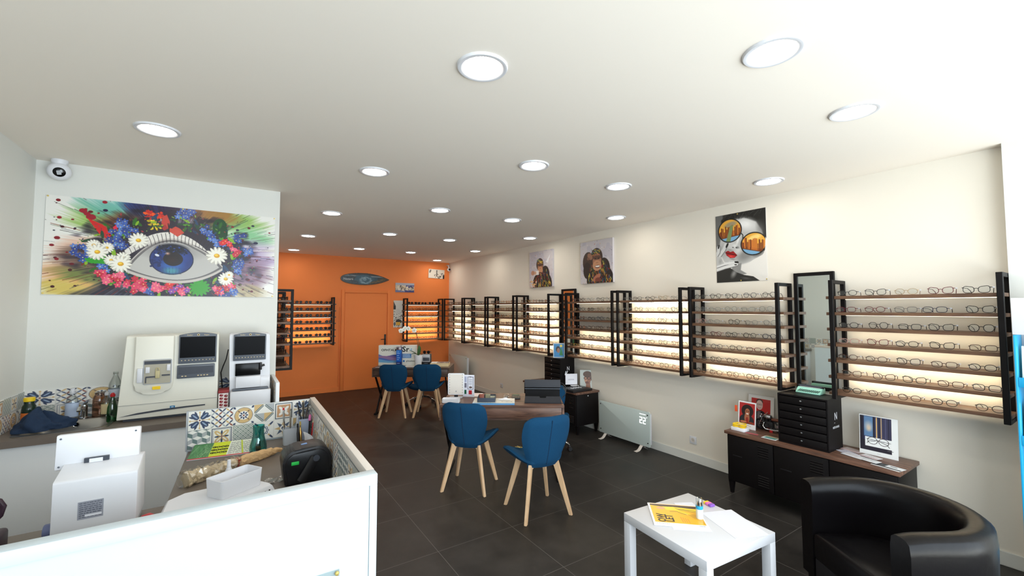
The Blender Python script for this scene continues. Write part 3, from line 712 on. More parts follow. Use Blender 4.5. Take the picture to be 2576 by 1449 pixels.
# ================================================================== kitchen corner
hx0, hx1, hy0, hy1 = -1.145, -0.715, 4.015, 4.385
t = thing('kitchen_cabinet', 'white kitchen base cabinet under the big eye print', 'cabinet', (-0.5, 4.2, 0))
b = B(XL + 0.003, 0.298, 3.96, 4.498, 0.08, 0.74); b.box(XL + 0.003, 0.298, 3.96, 3.985, 0.74, 0.842); b.box(hx1 + .03, 0.298, 3.985, 4.498, 0.74, 0.842); wp('body', b, M['white'], t); wp('plinth', B(XL + 0.003, 0.298, 4.0, 4.498, 0, 0.0795), M['dgrey'], t)
for k in range(3):
    x0 = XL + 0.006 + k * 0.511; b = MB(); b.box(x0, x0 + 0.507, 3.942, 3.9595, 0.085, 0.838, bev=0.0015); wp('door', b, M['white'], t)
b = MB(); b.box(XL + 0.003, hx0, 3.915, 4.489, 0.843, 0.885); b.box(hx1, 0.300, 3.915, 4.489, 0.843, 0.885); b.box(hx0, hx1, 3.915, hy0, 0.843, 0.885); b.box(hx0, hx1, hy1, 4.489, 0.843, 0.885)
solo('kitchen_worktop', b, M['worktop'], 'grey laminate kitchen worktop along the wall under the big eye print', 'worktop', smooth=False)
def rrect(x0, x1, y0, y1, r, n=6):
    P = []
    for cx, cy, a0 in ((x1 - r, y1 - r, 0), (x0 + r, y1 - r, PI / 2), (x0 + r, y0 + r, PI), (x1 - r, y0 + r, 1.5 * PI)):
        for k in range(n + 1): a = a0 + k * PI / 2 / n; P.append((cx + r * math.cos(a), cy + r * math.sin(a)))
    return P
def loft(mb, rings, cap0=False, cap1=True, mi=0):
    R = [[mb.bm.verts.new(p) for p in r] for r in rings]; n = len(R[0]); fs = []
    for a, b_ in zip(R, R[1:]):
        for k in range(n): fs.append(mb.bm.faces.new((a[k], a[(k + 1) % n], b_[(k + 1) % n], b_[k])))
    if cap0: fs.append(mb.bm.faces.new(R[0][::-1]))
    if cap1: fs.append(mb.bm.faces.new(R[-1]))
    mb._mi(fs, mi); return mb
t = thing('kitchen_sink', 'brushed steel sink bowl set into the grey kitchen worktop', 'sink', (-0.93, 4.2, 0.886))
g = 0.018; rings = []
for x0, x1, y0, y1, r, z in ((hx0 - g, hx1 + g, hy0 - g, hy1 + g, .05, .8858), (hx0 - g, hx1 + g, hy0 - g, hy1 + g, .05, .8895), (hx0 + .006, hx1 - .006, hy0 + .006, hy1 - .006, .07, .8895), (hx0 + .012, hx1 - .012, hy0 + .012, hy1 - .012, .07, .880), (hx0 + .035, hx1 - .035, hy0 + .035, hy1 - .035, .07, .760), (hx0 + .075, hx1 - .075, hy0 + .075, hy1 - .075, .06, .748)):
    rings.append([(x, y, z) for x, y in rrect(x0, x1, y0, y1, r)])
b = MB(); loft(b, rings); wp('bowl', b, M['steel'], t)
b = MB(); b.lathe([(0.001, 0.0), (0.011, -0.001), (0.016, -0.004), (0.018, 0.0)], 18, (-0.93, 4.362, 0.858), axis='y'); b.lathe([(0.012, -0.0045), (0.001, -0.005)], 14, (-0.93, 4.362, 0.858), axis='y', mi=1); wp('overflow', b, [M['chrome'], M['gloss']], t)
t = thing('sink_faucet', 'short chrome mixer tap standing behind the sink', 'faucet', (-0.905, 4.43, 0.886))
b = MB(); b.lathe([(0.026, 0.886), (0.027, 0.894), (0.020, 0.90), (0.019, 0.965), (0.021, 0.97), (0.018, 0.985), (0.004, 0.99)], 18, (-0.905, 4.43, 0)); b.tube([(-0.905, 4.43, 0.945), (-0.905, 4.37, 0.975), (-0.905, 4.30, 0.985), (-0.905, 4.285, 0.965)], [0.014, 0.013, 0.012, 0.012], 10); wp('body', b, M['chrome'], t)
b = MB(); b.tube([(-0.905, 4.43, 0.985), (-0.90, 4.425, 1.0), (-0.88, 4.39, 1.02), (-0.865, 4.36, 1.03)], [0.013, 0.012, 0.007, 0.006], 8); wp('lever', b, M['chrome'], t)
cv = tiles(9.3, 2, 0.11, 34, [[0, 1, 2, 4, 9, 7, 3, 0, 1, 2], [7, 6, 5, 8, 2, 3, 0, 6, 5, 4]]); me = print_mesh('tile_backsplash', cv, 1.53, 0.222, 0.008, 'front', 0, 0, 0)
tag(link('tile_backsplash', me, [M['tile'], M['white']], None, (-0.472, 4.4905, 0.886)), 'strip of patterned cement tiles along the wall under the eye print', 'tiles')
cv = tiles(10, 2, 0.11, 34, [[3, 8, 4, 9, 7, 1, 4, 7, 6, 7], [4, 1, 0, 2, 8, 6, 2, 1, 2, 8]]); me = print_mesh('tile_backsplash', cv, 1.10, 0.222, 0.007, 'front', 0, 0, 0)
tag(link('tile_backsplash', me, [M['tile'], M['white']], None, (XL + 0.0085, 3.94, 0.886), PI / 2), 'strip of patterned cement tiles on the left side wall', 'tiles')
#solo('corner_shelf', B(XL + 0.003, XL + 0.42, 3.36, 3.912, 0.843, 0.885, bev=0.002), M['worktop'], 'grey worktop stub along the left side wall', 'worktop')
t = thing('end_partition', 'low white partition at the end of the kitchen counter, tiled on its left face', 'partition', (0.32, 4.2, 0))
wp('panel', B(0.309, 0.336, 3.965, 4.498, 0, 1.10, bev=0.002), M['white'], t)
cv = tiles(4.7, 2, 0.11, 30, ORDERT); me = print_mesh('tile_face', cv, 0.52, 0.21, 0.004, 'front', 0, 0, 0); me.transform(Matrix.Translation((0.3045, 4.23, 0.886)) @ Matrix.Rotation(-PI / 2, 4, 'Z')); wp('tile_face', me, [M['tile'], M['seam']], t)

# ---- bottles and small things around the sink
def bottle(name, label, cat, c, prof, m, cap=None, capm=None, lab=None, labm=None, group=None, seg=20):
    t = thing(name, label, cat, c, 0, group); b = MB(); b.lathe(prof, seg); part('body', b, m, t)
    if cap: b = MB(); b.lathe(cap, seg); part('cap', b, capm, t)
    if lab: b = MB(); b.lathe(lab, seg, cap=False); part('label', b, labm, t)
    return t
zk = 0.8856; MDG = mat('dark_green_glass', (24, 44, 34), 0.12)
bottle('glass_jar', 'dark green jar with yellow lid and orange label, left of the sink', 'jar', (-1.165, 4.34, zk), [(.034, 0), (.037, .004), (.037, .115), (.034, .14), (.026, .155), (.026, .175)], MDG, [(.0265, .172), (.029, .174), (.029, .196), (.026, .199)], M['yellow'], [(.0375, .012), (.0378, .014), (.0378, .095), (.0375, .097)], M['label'])
t = thing('soap_bottle', 'clear pump soap bottle with a white and blue label behind the tap', 'bottle', (-0.975, 4.445, zk))
b = MB(); b.lathe([(.034, 0), (.036, .01), (.036, .12), (.03, .15), (.014, .175), (.014, .188)], 20, sxy=(1, .75)); part('body', b, M['glass'], t)
b = MB(); b.lathe([(.016, .186), (.017, .19), (.017, .21), (.012, .213), (.012, .226), (.002, .228)], 16); part('pump', b, M['whitep'], t)
b = MB(); b.lathe([(.0368, .02), (.0372, .022), (.0372, .118), (.0368, .12)], 20, cap=False, sxy=(1, .75)); part('label', b, mat('pale_blue_label', (190, 206, 232), 0.5), t)
bottle('storage_jar', 'clear jar of rosy liquid right of the tap', 'jar', (-0.825, 4.44, zk), [(.037, 0), (.04, .006), (.04, .13), (.034, .155), (.028, .165), (.028, .178)], thin_glass('rosy_jar', (0.80, 0.62, 0.52), 0.2), [(.029, .172), (.03, .174), (.03, .186), (.01, .188)], M['glass'])
bottle('cleaner_bottle', 'clear bottle with a beige label beside the jar of rosy liquid', 'bottle', (-0.775, 4.38, zk), [(.028, 0), (.03, .005), (.03, .11), (.02, .14), (.012, .15), (.012, .168)], M['glass'], [(.013, .165), (.014, .167), (.014, .184), (.004, .186)], M['whitep'], [(.0303, .03), (.0307, .032), (.0307, .10), (.0303, .102)], M['tan'])
bottle('water_bottle', 'tall empty clear plastic water bottle left of the cream machine', 'bottle', (-0.742, 4.448, zk), [(.036, 0), (.04, .006), (.04, .06), (.038, .07), (.04, .08), (.04, .21), (.036, .245), (.018, .29), (.014, .30), (.014, .322)], M['glass'], [(.0148, .312), (.0155, .314), (.0155, .330), (.004, .332)], M['glass'], [(.0405, .135), (.041, .137), (.041, .198), (.0405, .2)], mat('bottle_label', (196, 204, 220), 0.5))
bottle('soda_bottle', 'green bottle with a red and white cap in front of the water bottle', 'bottle', (-0.712, 4.20, zk), [(.026, 0), (.029, .005), (.029, .06), (.027, .10), (.018, .14), (.011, .165), (.011, .18)], M['bottlegreen'], [(.014, .178), (.0145, .18), (.0145, .196), (.010, .197), (.008, .205), (.003, .206)], M['red'])
# cloth thrown over the sink rim
b = MB(); b.ball((0, 0, 0), 1.0, u=64, v=40)
for v in b.bm.verts:
    p = v.co.copy(); a = math.atan2(p.y, p.x)
    f = 1 + .16 * math.sin(3 * a + 1.2) + .09 * math.sin(7 * a + 4 * p.z) + .07 * math.sin(11 * p.x + 5 * p.y) * math.cos(9 * p.z) + .06 * abs(math.sin(8 * p.y - 6 * p.x + 3 * p.z))
    v.co = Vector((p.x * .135 * f, p.y * .085 * f, max(-.012, p.z * .085 * f * (1.0 + .25 * math.sin(4 * p.x + 2)))))
solo('cloth', b, M['cloth'], 'crumpled dark blue cloth over the left rim of the sink', 'cloth', (-1.055, 4.16, .9035))
# ---- cream lens edging machine
zm = 0.8856
t = thing('lens_edger', 'large cream edging machine with window and black screen under the eye print', 'machine', (-0.38, 4.26, zm))
b = MB(); b.prism([(4.098, .905), (4.10, 1.02), (4.118, 1.49), (4.13, 1.503), (4.40, 1.503), (4.43, 1.48), (4.43, .905)], -0.672, -0.082, 'yz', bev=0.006)
for v in b.bm.verts:
    if v.co.z > 0.9: k = (v.co.z - 0.9) / 0.6; v.co.x = v.co.x + 0.034 * k if v.co.x < -0.4 else v.co.x - 0.004 * k
wp('body', b, M['cream'], t)
b = MB(); b.box(-0.64, -0.10, 4.13, 4.42, zm, 0.906); wp('feet', b, M['dgrey'], t)
b = MB(); b.box(-0.666, -0.086, 4.0965, 4.099, 1.004, 1.0065); wp('seam_line', b, M['seam'], t)
b = MB(); b.prism([(-0.655, .928), (-0.56, .945), (-0.42, .957), (-0.28, .962), (-0.16, .962), (-0.16, .954), (-0.28, .951), (-0.42, .944), (-0.56, .934)], 4.094, 4.101, 'xz'); wp('swoosh', b, M['dgrey'], t, 'dark curved trim line')
# bulged door with a window
P = [(-0.585, 1.50), (-0.585, 1.16)] + [(-0.473 - 0.112 * math.cos(k * PI / 12), 1.13 - 0.058 * math.sin(k * PI / 12)) for k in range(1, 12)] + [(-0.36, 1.16), (-0.36, 1.50)]
b = MB(); b.prism(P, 4.082, 4.125, 'xz', bev=0.010); wp('chamber_door', b, M['cream'], t)
wx0, wx1, wz0, wz1 = -0.527, -0.376, 1.152, 1.322
b = MB(); b.prism([(x, z) for x, z in rrect(wx0 - .006, wx1 + .006, wz0 - .006, wz1 + .006, .012)], 4.077, 4.083, 'xz'); wp('window_frame', b, M['lgrey'], t)
b = MB(); b.box(wx0, wx1, 4.0735, 4.0775, wz0, wz1); wp('chamber', b, mat('chamber_beige', (176, 170, 152), 0.4), t, 'beige inside of the chamber seen through its window')
b = MB(); b.box(wx0, wx1, 4.0705, 4.0735, wz1 - .028, wz1 - .004); b.box(wx0 + .01, wx0 + .07, 4.066, 4.0735, 1.198, 1.207); b.box(wx1 - .05, wx1 - .002, 4.066, 4.0735, 1.206, 1.215); b.box(wx0 + .008, wx0 + .014, 4.068, 4.0735, 1.160, 1.20); wp('spindle', b, M['dgrey'], t)
b = MB(); b.box(-0.463, -0.437, 4.062, 4.0735, 1.19, 1.245, bev=.003); b.tube([(-0.459, 4.064, 1.245), (-0.459, 4.064, 1.262), (-0.452, 4.064, 1.268)], .003, 6); b.tube([(-0.443, 4.064, 1.245), (-0.443, 4.064, 1.262), (-0.449, 4.064, 1.268)], .003, 6); wp('clamp', b, mat('clamp_tan', (196, 184, 140), .5), t)
wp('guide_block', B(wx0 + .008, wx0 + .032, 4.064, 4.0735, 1.232, 1.275, bev=.002), M['whitep'], t); wp('guide_block', B(wx1 - .022, wx1 - .002, 4.064, 4.0735, 1.242, 1.288, bev=.002), M['whitep'], t)
wp('door_flap', B(-0.565, -0.535, 4.066, 4.083, 1.165, 1.268, bev=.002), M['whitep'], t)
wp('sticker', B(-0.477, -0.432, 4.0735, 4.0825, 1.108, 1.130), M['yellow'], t, 'yellow warning sticker')
wp('badge', B(-0.374, -0.344, 4.0945, 4.099, .958, .974), mat('badge_blue', (40, 120, 170), .4), t, 'small blue badge')
wp('badge_mark', B(-0.366, -0.352, 4.0935, 4.0945, .963, .968), M['whitep'], t)
def machine_screen(t, x0, x1, z0, z1, y):
    n = 8; P = [(x0, z0), (x1, z0), (x1, z1 - .012)] + [(x1 + (x0 - x1) * k / n, z1 - .012 + .016 * math.sin(PI * k / n)) for k in range(1, n)] + [(x0, z1 - .012)]
    b = MB(); b.prism(P, y - .012, y + .06, 'xz', bev=.003); wp('bezel', b, M['grey'], t)
    b = MB(); b.box(x0 + .008, x1 - .008, y - .0145, y - .012, z0 + .045, z1 - .026); wp('screen', b, M['screen'], t)
    b = MB()
    for k in range(10):
        xx = x0 + .02 + (x1 - x0 - .04) * k / 9; b.box(xx - .003, xx + .003, y - .0135, y - .012, z0 + .022, z0 + .027)
    wp('buttons', b, M['tan'], t)
    b = MB(); b.lathe([(.0085, -.0015), (.008, -.0025), (.0045, -.0025), (.0045, -.0015)], 16, ((x0 + x1) / 2, y - .011, z1 - .012), axis='y'); wp('logo_ring', b, M['tan'], t)
    for sx in (-1, 1): wp('lettering', _txt('Essilor' if sx < 0 else 'Kappa', .013, (x0 + x1) / 2 + sx * .052, y - .0135, z1 - .013), M['tan'], t)
def _txt(s, size, x, y, z, ex=.0004, mtx=None, sx=1.0, bold=0.0):
    c = bpy.data.curves.new('t', 'FONT'); c.offset = bold; c.body = s; c.size = size; c.align_x = 'CENTER'; c.align_y = 'CENTER'; c.extrude = ex; c.resolution_u = 2
    o = bpy.data.objects.new('t', c); me = bpy.data.meshes.new_from_object(o); me.materials.clear(); me.transform(Matrix.Diagonal((sx, 1, 1, 1))); me.transform(mtx if mtx is not None else FRONT(x, y, z)); bpy.data.objects.remove(o); bpy.data.curves.remove(c); return me
machine_screen(t, -0.334, -0.098, 1.283, 1.512, 4.10)
b = MB(); b.box(-0.340, -0.106, 4.088, 4.12, 1.172, 1.272, bev=.005); wp('control_panel', b, M['grey'], t)
b = MB(); b.box(-0.330, -0.114, 4.085, 4.0885, 1.205, 1.258); wp('panel_display', b, M['dgrey'], t)
b = MB()
for k, x in enumerate((-.312, -.292, -.215, -.196, -.177, -.158)): b.box(x, x + .011, 4.0855, 4.0885, 1.186, 1.192)
wp('buttons', b, M['tan'], t)
# ---- tracer
t = thing('frame_tracer', 'narrow white machine with black screen right of the large cream machine', 'machine', (0.13, 4.26, zm))
b = MB(); b.prism([(4.095, .905), (4.095, 1.13), (4.105, 1.15), (4.115, 1.485), (4.13, 1.497), (4.34, 1.497), (4.36, 1.48), (4.36, .905)], -0.004, 0.278, 'yz', bev=.006)
for v in b.bm.verts:
    k = max(0, (v.co.z - 1.0) / .5); v.co.x -= .012 * k
wp('body', b, M['whitep'], t)
wp('feet', B(0.02, 0.26, 4.12, 4.34, zm, .906), M['dgrey'], t)
machine_screen(t, 0.013, 0.240, 1.282, 1.502, 4.10)
wp('slot', B(0.03, 0.205, 4.088, 4.10, 1.160, 1.258, bev=.003), M['gloss'], t)
b = MB(); b.box(0.196, 0.214, 4.07, 4.10, 1.20, 1.26, bev=.004); b.tube([(.205, 4.07, 1.232), (.232, 4.07, 1.24)], .009, 10); wp('arm', b, M['blackp'], t)
b = MB(); b.box(0.034, 0.206, 4.06, 4.098, 1.065, 1.157, bev=.006); wp('drawer', b, M['whitep'], t)
b = MB(); b.box(0.012, 0.262, 4.04, 4.098, 1.048, 1.062, bev=.006); wp('ledge', b, M['grey'], t)
wp('lower_cover', B(0.0, 0.279, 4.03, 4.098, .91, 1.046, bev=.008), M['whitep'], t)
wp('badge', B(0.132, 0.158, 4.0275, 4.030, .915, .928), mat('badge_blue_small', (40, 120, 170), .4), t, 'small blue badge')
b = MB(); b.tube([(-.022, 4.30, 1.36), (-.035, 4.31, 1.28), (-.055, 4.33, 1.22), (-.070, 4.40, 1.16), (-.055, 4.46, 1.0), (-.035, 4.46, .892)], .004, 8); solo('power_cable', b, M['blackp'], 'black cable hanging between the two white machines', 'cable')
cv = Cv(.07, .17, 42, (236, 226, 222))
for j in range(6):
    for i in range(2): cv.ell(.02 + i * .032, .018 + j * .028 + i * .008, .013, .011, (140, 22, 34)); cv.ell(.02 + i * .032 + .004, .014 + j * .028 + i * .008, .003, .003, (236, 200, 200))
t = thing('patterned_carton', 'upright carton printed with dark red blobs between the two white machines', 'box', (-.043, 4.15, zm))
wp('carton', print_mesh('carton', cv, .066, .15, .15, 'front', 4.08, -.043, .8858), [M['ink'], M['paper']], t); wp('lid', B(-.079, -.007, 4.077, 4.234, 1.036, 1.056, bev=.002), mat('dusty_red', (150, 50, 52), .6), t)

# ================================================================== things on the reception worktop
zt = 0.8655
t = thing('lensmeter', 'white desktop device seen from behind, with a silver type plate', 'machine', (-.40, 2.25, zt))
b = MB(); b.prism([(2.150, .895), (2.152, 1.085), (2.158, 1.090), (2.262, 1.118), (2.31, 1.118), (2.33, .895)], -.512, -.284, 'yz', bev=.004); wp('body', b, M['whitep'], t)
wp('base', B(-.505, -.290, 2.165, 2.325, zt, .896, bev=.003), M['lgrey'], t)
b = MB(); b.box(-.538, -.298, 2.268, 2.298, 1.098, 1.226, bev=.006, rot=Matrix.Rotation(-.10, 3, 'X'), piv=(-.42, 2.28, 1.098)); wp('back_lid', b, M['whitep'], t)
b = MB(); b.box(-.455, -.385, 2.256, 2.266, 1.117, 1.134); wp('connector', b, M['dgrey'], t); wp('connector_cover', B(-.440, -.402, 2.2530, 2.2558, 1.117, 1.131), M['whitep'], t)
b = MB()
for x in (-.525, -.312):
    for z in (1.112, 1.212): b.lathe([(.0035, 0), (.003, -.0015), (.0005, -.002)], 10, (x, 2.2665 + (z - 1.1) * .1, z), axis='y')
wp('screws', b, M['grey'], t)
cv = Cv(.07, .066, 60, (150, 154, 166)); text_lines(cv, .004, .005, .066, 8, .0075, (86, 90, 104), .003, 3); cv.rect(.02, .05, .066, .058, (222, 224, 232))
wp('type_plate', print_mesh('type_plate', cv, .068, .062, .0015, 'front', 2.1495, -.410, .946), [M['inkg'], M['lgrey']], t, 'silver type plate with small print')
b = MB(); b.lathe([(.022, 0), (.024, .004), (.024, .022), (.02, .026)], 18, (-.538, 2.20, .912), axis='x'); wp('knob', b, mat('blue_grey_knob', (96, 104, 140), .4), t)
t = thing('carry_handle', 'dark purple looped handle of a small case at the left edge of the counter', 'case', (-.68, 2.2, zt))
b = MB(); b.tube([(-.70, 2.2, .985), (-.66, 2.2, .975), (-.645, 2.2, .995), (-.638, 2.2, 1.025), (-.648, 2.2, 1.045), (-.67, 2.2, 1.056), (-.72, 2.2, 1.05), (-.74, 2.2, .985)], .0085, 10); wp('handle', b, M['purple'], t)
b = MB(); b.box(-.80, -.634, 2.15, 2.25, zt, .94, bev=.014, seg=3); wp('body', b, M['purple'], t); wp('post', B(-.745, -.735, 2.19, 2.21, .935, .99, bev=.003), M['purple'], t); wp('post', B(-.705, -.695, 2.19, 2.21, .935, .99, bev=.003), M['purple'], t)
A0 = math.radians(33.5); R2 = RZ(A0)
t = thing('vented_device', 'low white device with dark vent slots under the open white tray', 'machine', (0.0, 2.17, zt))
PT = [(-.205, 2.085), (-.03, 2.060), (.006, 2.066), (.166, 2.172), (.158, 2.20), (.095, 2.292), (-.15, 2.27), (-.20, 2.22)]
b = MB(); cx_, cy_ = -.02, 2.17
loft(b, [[(cx_ + (x - cx_) * q, cy_ + (y - cy_) * q, z) for x, y in PT] for q, z in ((1.10, zt), (1.12, .878), (1.0, .926), (.975, .930))], True, True)
wp('body', b, M['whitep'], t)
b = MB()
for k in range(9):
    p = Vector((.018, 2.074)).lerp(Vector((.150, 2.162)), k / 8); vs_ = b.box(-.0028, .0028, -.0085, .0085, -.002, .002, bev=.001, seg=1)
    T_ = Matrix.Translation((p.x + .0065, p.y - .0095, .9085)) @ Matrix.Rotation(A0, 4, 'Z') @ Matrix.Rotation(.98, 4, 'X')
    for v in vs_: v.co = T_ @ v.co
wp('vents', b, M['gloss'], t)
t = thing('organizer_tray', 'open white plastic tray resting on the low vented device', 'tray', (-.018 + .075 - .03, 2.094 + .05 + .045, .9305), A0)
b = MB(); rings = []
for d, z in ((0, 0), (-.004, .072), (-.0005, .072), (.003, .006)):
    rings.append([(x, y, z) for x, y in rrect(-.086 + d, .086 - d, -.049 + d, .049 - d, .012)])
loft(b, rings, True, True); part('shell', b, M['whitep'], t)
part('divider', B(-.05, .05, -.01, -.005, .0062, .045, bev=.001), M['whitep'], t)
solo('red_clip', B(-.262, -.230, 2.105, 2.145, zt, .925, bev=.006, rot=R2), M['red'], 'small red object at the left end of the low vented device', 'tool')
bottle('spray_bottle', 'small white spray bottle behind the open white tray', 'bottle', (.005, 2.40, zt), [(.014, 0), (.015, .003), (.015, .085), (.009, .10)], M['whitep'], [(.0085, .099), (.0085, .112), (.0075, .115), (.0075, .134), (.002, .136)], M['whitep'])
# bread in paper inside a clear bag
def blob(pts, rr, seg, amp, sd):
    r = random.Random(sd); b = MB(); b.tube(pts, rr, seg, sy=.78, sx=1.0)
    for v in b.bm.verts: v.co += Vector((r.uniform(-amp, amp), r.uniform(-amp, amp), r.uniform(-amp, amp)))
    for v in b.bm.verts: v.co.z = max(v.co.z, zt + .0004)
    return b
t = thing('bread_bag', 'baguette in a paper and clear plastic bag lying across the worktop', 'bread', (0.05, 2.68, zt))
n = 22; p0, p1 = Vector((.03, 2.695, .892)), Vector((.262, 2.852, .882))
wp('bread', blob([p0.lerp(p1, k / n) + Vector((0, 0, .003 * math.sin(k * 1.7))) for k in range(n + 1)], [.005 + .024 * math.sin(PI * min(1, .20 + .78 * k / n)) ** .8 for k in range(n + 1)], 16, .0024, 3), M['kraft'], t, smooth=False)
wp('red_wrapper', blob([p0.lerp(p1, .03 + k / 8 * .12) for k in range(9)], [.0265 - .0012 * k for k in range(9)], 14, .003, 9), mat('red_print_band', (196, 60, 52), .6, vary=.5, vscale=40), t, smooth=False)
p0, p1 = Vector((-.165, 2.545, .895)), Vector((.035, 2.695, .892))
wp('paper_end', blob([p0.lerp(p1, k / n) for k in range(n + 1)], [.036 - .014 * k / n + .005 * math.sin(k * 1.6) for k in range(n + 1)], 16, .0048, 5), mat('pale_bread_paper', (220, 200, 166), .8, vary=.12, vscale=25), t, smooth=False)
wp('plastic_sleeve', blob([p0.lerp(p1, -.06 + 1.1 * k / n) for k in range(n + 1)], [.046 - .016 * k / n + .006 * math.sin(k * 2.3) for k in range(n + 1)], 16, .0055, 6), M['film'], t, smooth=False)
# long printed bag leaning on the tiles
cv = Cv(.315, .19, 170, (228, 232, 220)); rr_ = np.random.RandomState(4)
cv.rect(0, 0, .10, .19, (70, 130, 74))
for k in range(60): x = rr_.rand() * .10; cv.line(x, .19 * rr_.rand(), x + .02, .19 * rr_.rand(), .002, [(40, 100, 50), (140, 180, 130), (90, 150, 90)][k % 3])
cv.rect(.095, 0, .18, .19, (204, 218, 22)); text_lines(cv, .185, .02, .31, 12, .013, (110, 112, 112), .006, 8); cv.line(.235, 0, .262, .19, .008, (190, 206, 30)); cv.rect(0, .178, .315, .19, (196, 40, 48))
me = print_mesh('printed_bag', cv, .315, .19, .004, 'flat', 0, 0, 0); me.transform(Matrix.Translation((-.034, 2.938, zt + .0005)) @ Matrix.Rotation(math.radians(-8), 4, 'Z') @ Matrix.Rotation(.16, 4, 'X'))
t = thing('printed_bag', 'green, lime and white printed bag lying against the tiled end panel', 'bag', (-.03, 3.0, zt)); wp('sheet', me, [M['inkg'], M['whitep']], t)
for k, s in enumerate(('GOOD', 'GOOD', 'GOOD')):
    wp('lettering', _txt(s, .026, 0, 0, 0, .0004, Matrix.Translation((-.034, 2.938, zt + .0005)) @ Matrix.Rotation(math.radians(-8), 4, 'Z') @ Matrix.Rotation(.16, 4, 'X') @ Matrix.Translation((-.020, .125 - .036 * k, .0048)), 1.0, .0012), M['gloss'], t)
bottle('glass_vase', 'teal glass carafe in front of the tiled end panel', 'vase', (.146, 2.93, zt), [(.036, 0), (.042, .004), (.045, .02), (.042, .045), (.034, .075), (.029, .10), (.028, .125), (.031, .152), (.0285, .152), (.0255, .125), (.0265, .10), (.0315, .075), (.0395, .045), (.042, .02), (.001, .006)], M['teal'], seg=28)
bottle('pocket_mirror', 'small red and silver tin standing inside the foot of the teal carafe', 'tin', (.146, 2.93, zt + .0075), [(.012, 0), (.013, .002), (.013, .026), (.011, .028)], M['red'])
# pen holders
t = thing('pen_holder', 'grey plastic holder full of small tools at the corner of the worktop', 'pen holder', (.322, 2.985, zt))
b = MB(); loft(b, [[(x, y, z) for x, y in rrect(.322 - w_, .322 + w_, 2.985 - w_ * .55, 2.985 + w_ * .55, .010)] for w_, z in ((.042, zt), (.046, zt + .10), (.0435, zt + .10), (.039, zt + .012))], True, True); wp('cup', b, M['lgrey'], t)
TOOLS = [('screwdriver', .292, 'chrome', .20, 'upright chrome screwdriver, leftmost in the grey holder'), ('screwdriver', .318, 'steel', .19, 'upright steel screwdriver in the middle of the grey holder'), ('pen', .345, 'lgrey', .165, 'pale grey pen leaning right in the grey holder')]
for nm, x, m_, h, lb in TOOLS:
    t = thing(nm, lb, nm, (x, 2.985, zt + .013)); b = MB(); dx = (x - .32) * .5
    b.tube([(0, 0, 0), (dx * .5, 0, h * .45), (dx * .55, 0, h * .46), (dx, 0, h * .93), (dx, 0, h)], [.002, .002, .0055, .006, .003], 8); part('shaft', b, M[m_], t)
    b = MB(); b.tube([(dx, 0, h), (dx * 1.03, 0, h + .012)], .0055, 8); part('cap', b, M['red'] if x < .3 else M['steel'], t)
t = thing('tool_cup', 'tall grey holder of pliers and scissors against the side panel', 'pen holder', (.405, 3.07, zt))
b = MB(); loft(b, [[(x, y, z) for x, y in rrect(.405 - w_, .405 + w_, 3.07 - w_, 3.07 + w_, .010)] for w_, z in ((.034, zt), (.036, zt + .13), (.0335, zt + .13), (.032, zt + .012))], True, True); wp('cup', b, mat('blue_grey_cup', (176, 188, 210), .4), t)
for k in range(5):
    a = k * 1.25; t = thing('pliers', ['black handled pliers, leftmost in the tall grey holder', 'slim pliers at the back of the tall grey holder', 'curved pliers in the middle of the tall grey holder', 'short pliers leaning right in the tall grey holder', 'crossed pliers at the front of the tall grey holder'][k], 'pliers', (.405 + .014 * math.cos(a), 3.07 + .014 * math.sin(a), zt + .013), 0, 'pliers in the tall grey holder')
    for s in (-1, 1):
        b = MB(); b.tube([(s * .004, 0, 0), (s * .007, 0, .12), (s * .012 + .01 * math.cos(a), .01 * math.sin(a), .17), (s * .016 + .02 * math.cos(a), .015 * math.sin(a), .185 + .012 * k)], .0032, 6); part('handle', b, M['blackp'] if k % 2 else M['steel'], t)
for k, (x, y, m_, lb, h) in enumerate(((.372, 2.93, 'gold', 'brass coloured marker pen in front of the tall grey holder', .12), (.358, 2.925, 'blackp', 'thick black marker pen leaning between the two holders', .11))):
    t = thing('marker_pen', lb, 'pen', (x, y, zt)); b = MB(); b.tube([(0, 0, 0), (-.004, 0, h * .7), (-.005, 0, h * .72), (-.006, 0, h)], [.007, .0075, .006, .004], 10); part('barrel', b, M[m_], t)
    b = MB(); b.tube([(-.006, 0, h), (-.007, 0, h + .022)], [.006, .005], 10); part('cap', b, M['brass'] if k == 0 else M['blackp'], t)
t = thing('pencil', 'red pencil leaning on the tiled side panel', 'pencil', (.424, 2.90, zt)); b = MB(); b.tube([(0, 0, 0), (.012, .02, .128)], .0038, 6); part('barrel', b, M['red'], t); b = MB(); b.tube([(.012, .02, .128), (.0135, .0225, .142)], [.0038, .0004], 6); part('tip', b, M['beech'], t)
t = thing('marker_pen', 'pink capped pen leaning at the far end of the side panel', 'pen', (.425, 3.0, zt)); b = MB(); b.tube([(0, 0, 0), (.006, .015, .12)], .005, 8); part('barrel', b, M['blackp'], t); b = MB(); b.tube([(.006, .015, .12), (.008, .02, .15), (.008, .021, .158)], [.008, .008, .004], 10); part('cap', b, M['pink'], t)
b = MB(); b.sheet(lambda u, v: (.372 + .05 * u + .012 * math.sin(3 * v), 2.872 + .02 * math.sin(PI * u) - .010 * v, zt + .001 + .095 * v * (1 - .35 * u)), 10, 8, .0015); solo('paper_note', b, M['paper'], 'crumpled white paper standing behind the black case', 'paper')
b = MB(); b.sheet(lambda u, v: (.15 + .075 * u, 2.345 + .075 * v + .02 * u, zt + .004 + .006 * math.sin(7 * u) * math.sin(6 * v + 1)), 12, 10, .0012); solo('plastic_wrap', b, M['film'], 'scrap of clear plastic wrap on the worktop by the white tray', 'wrap')
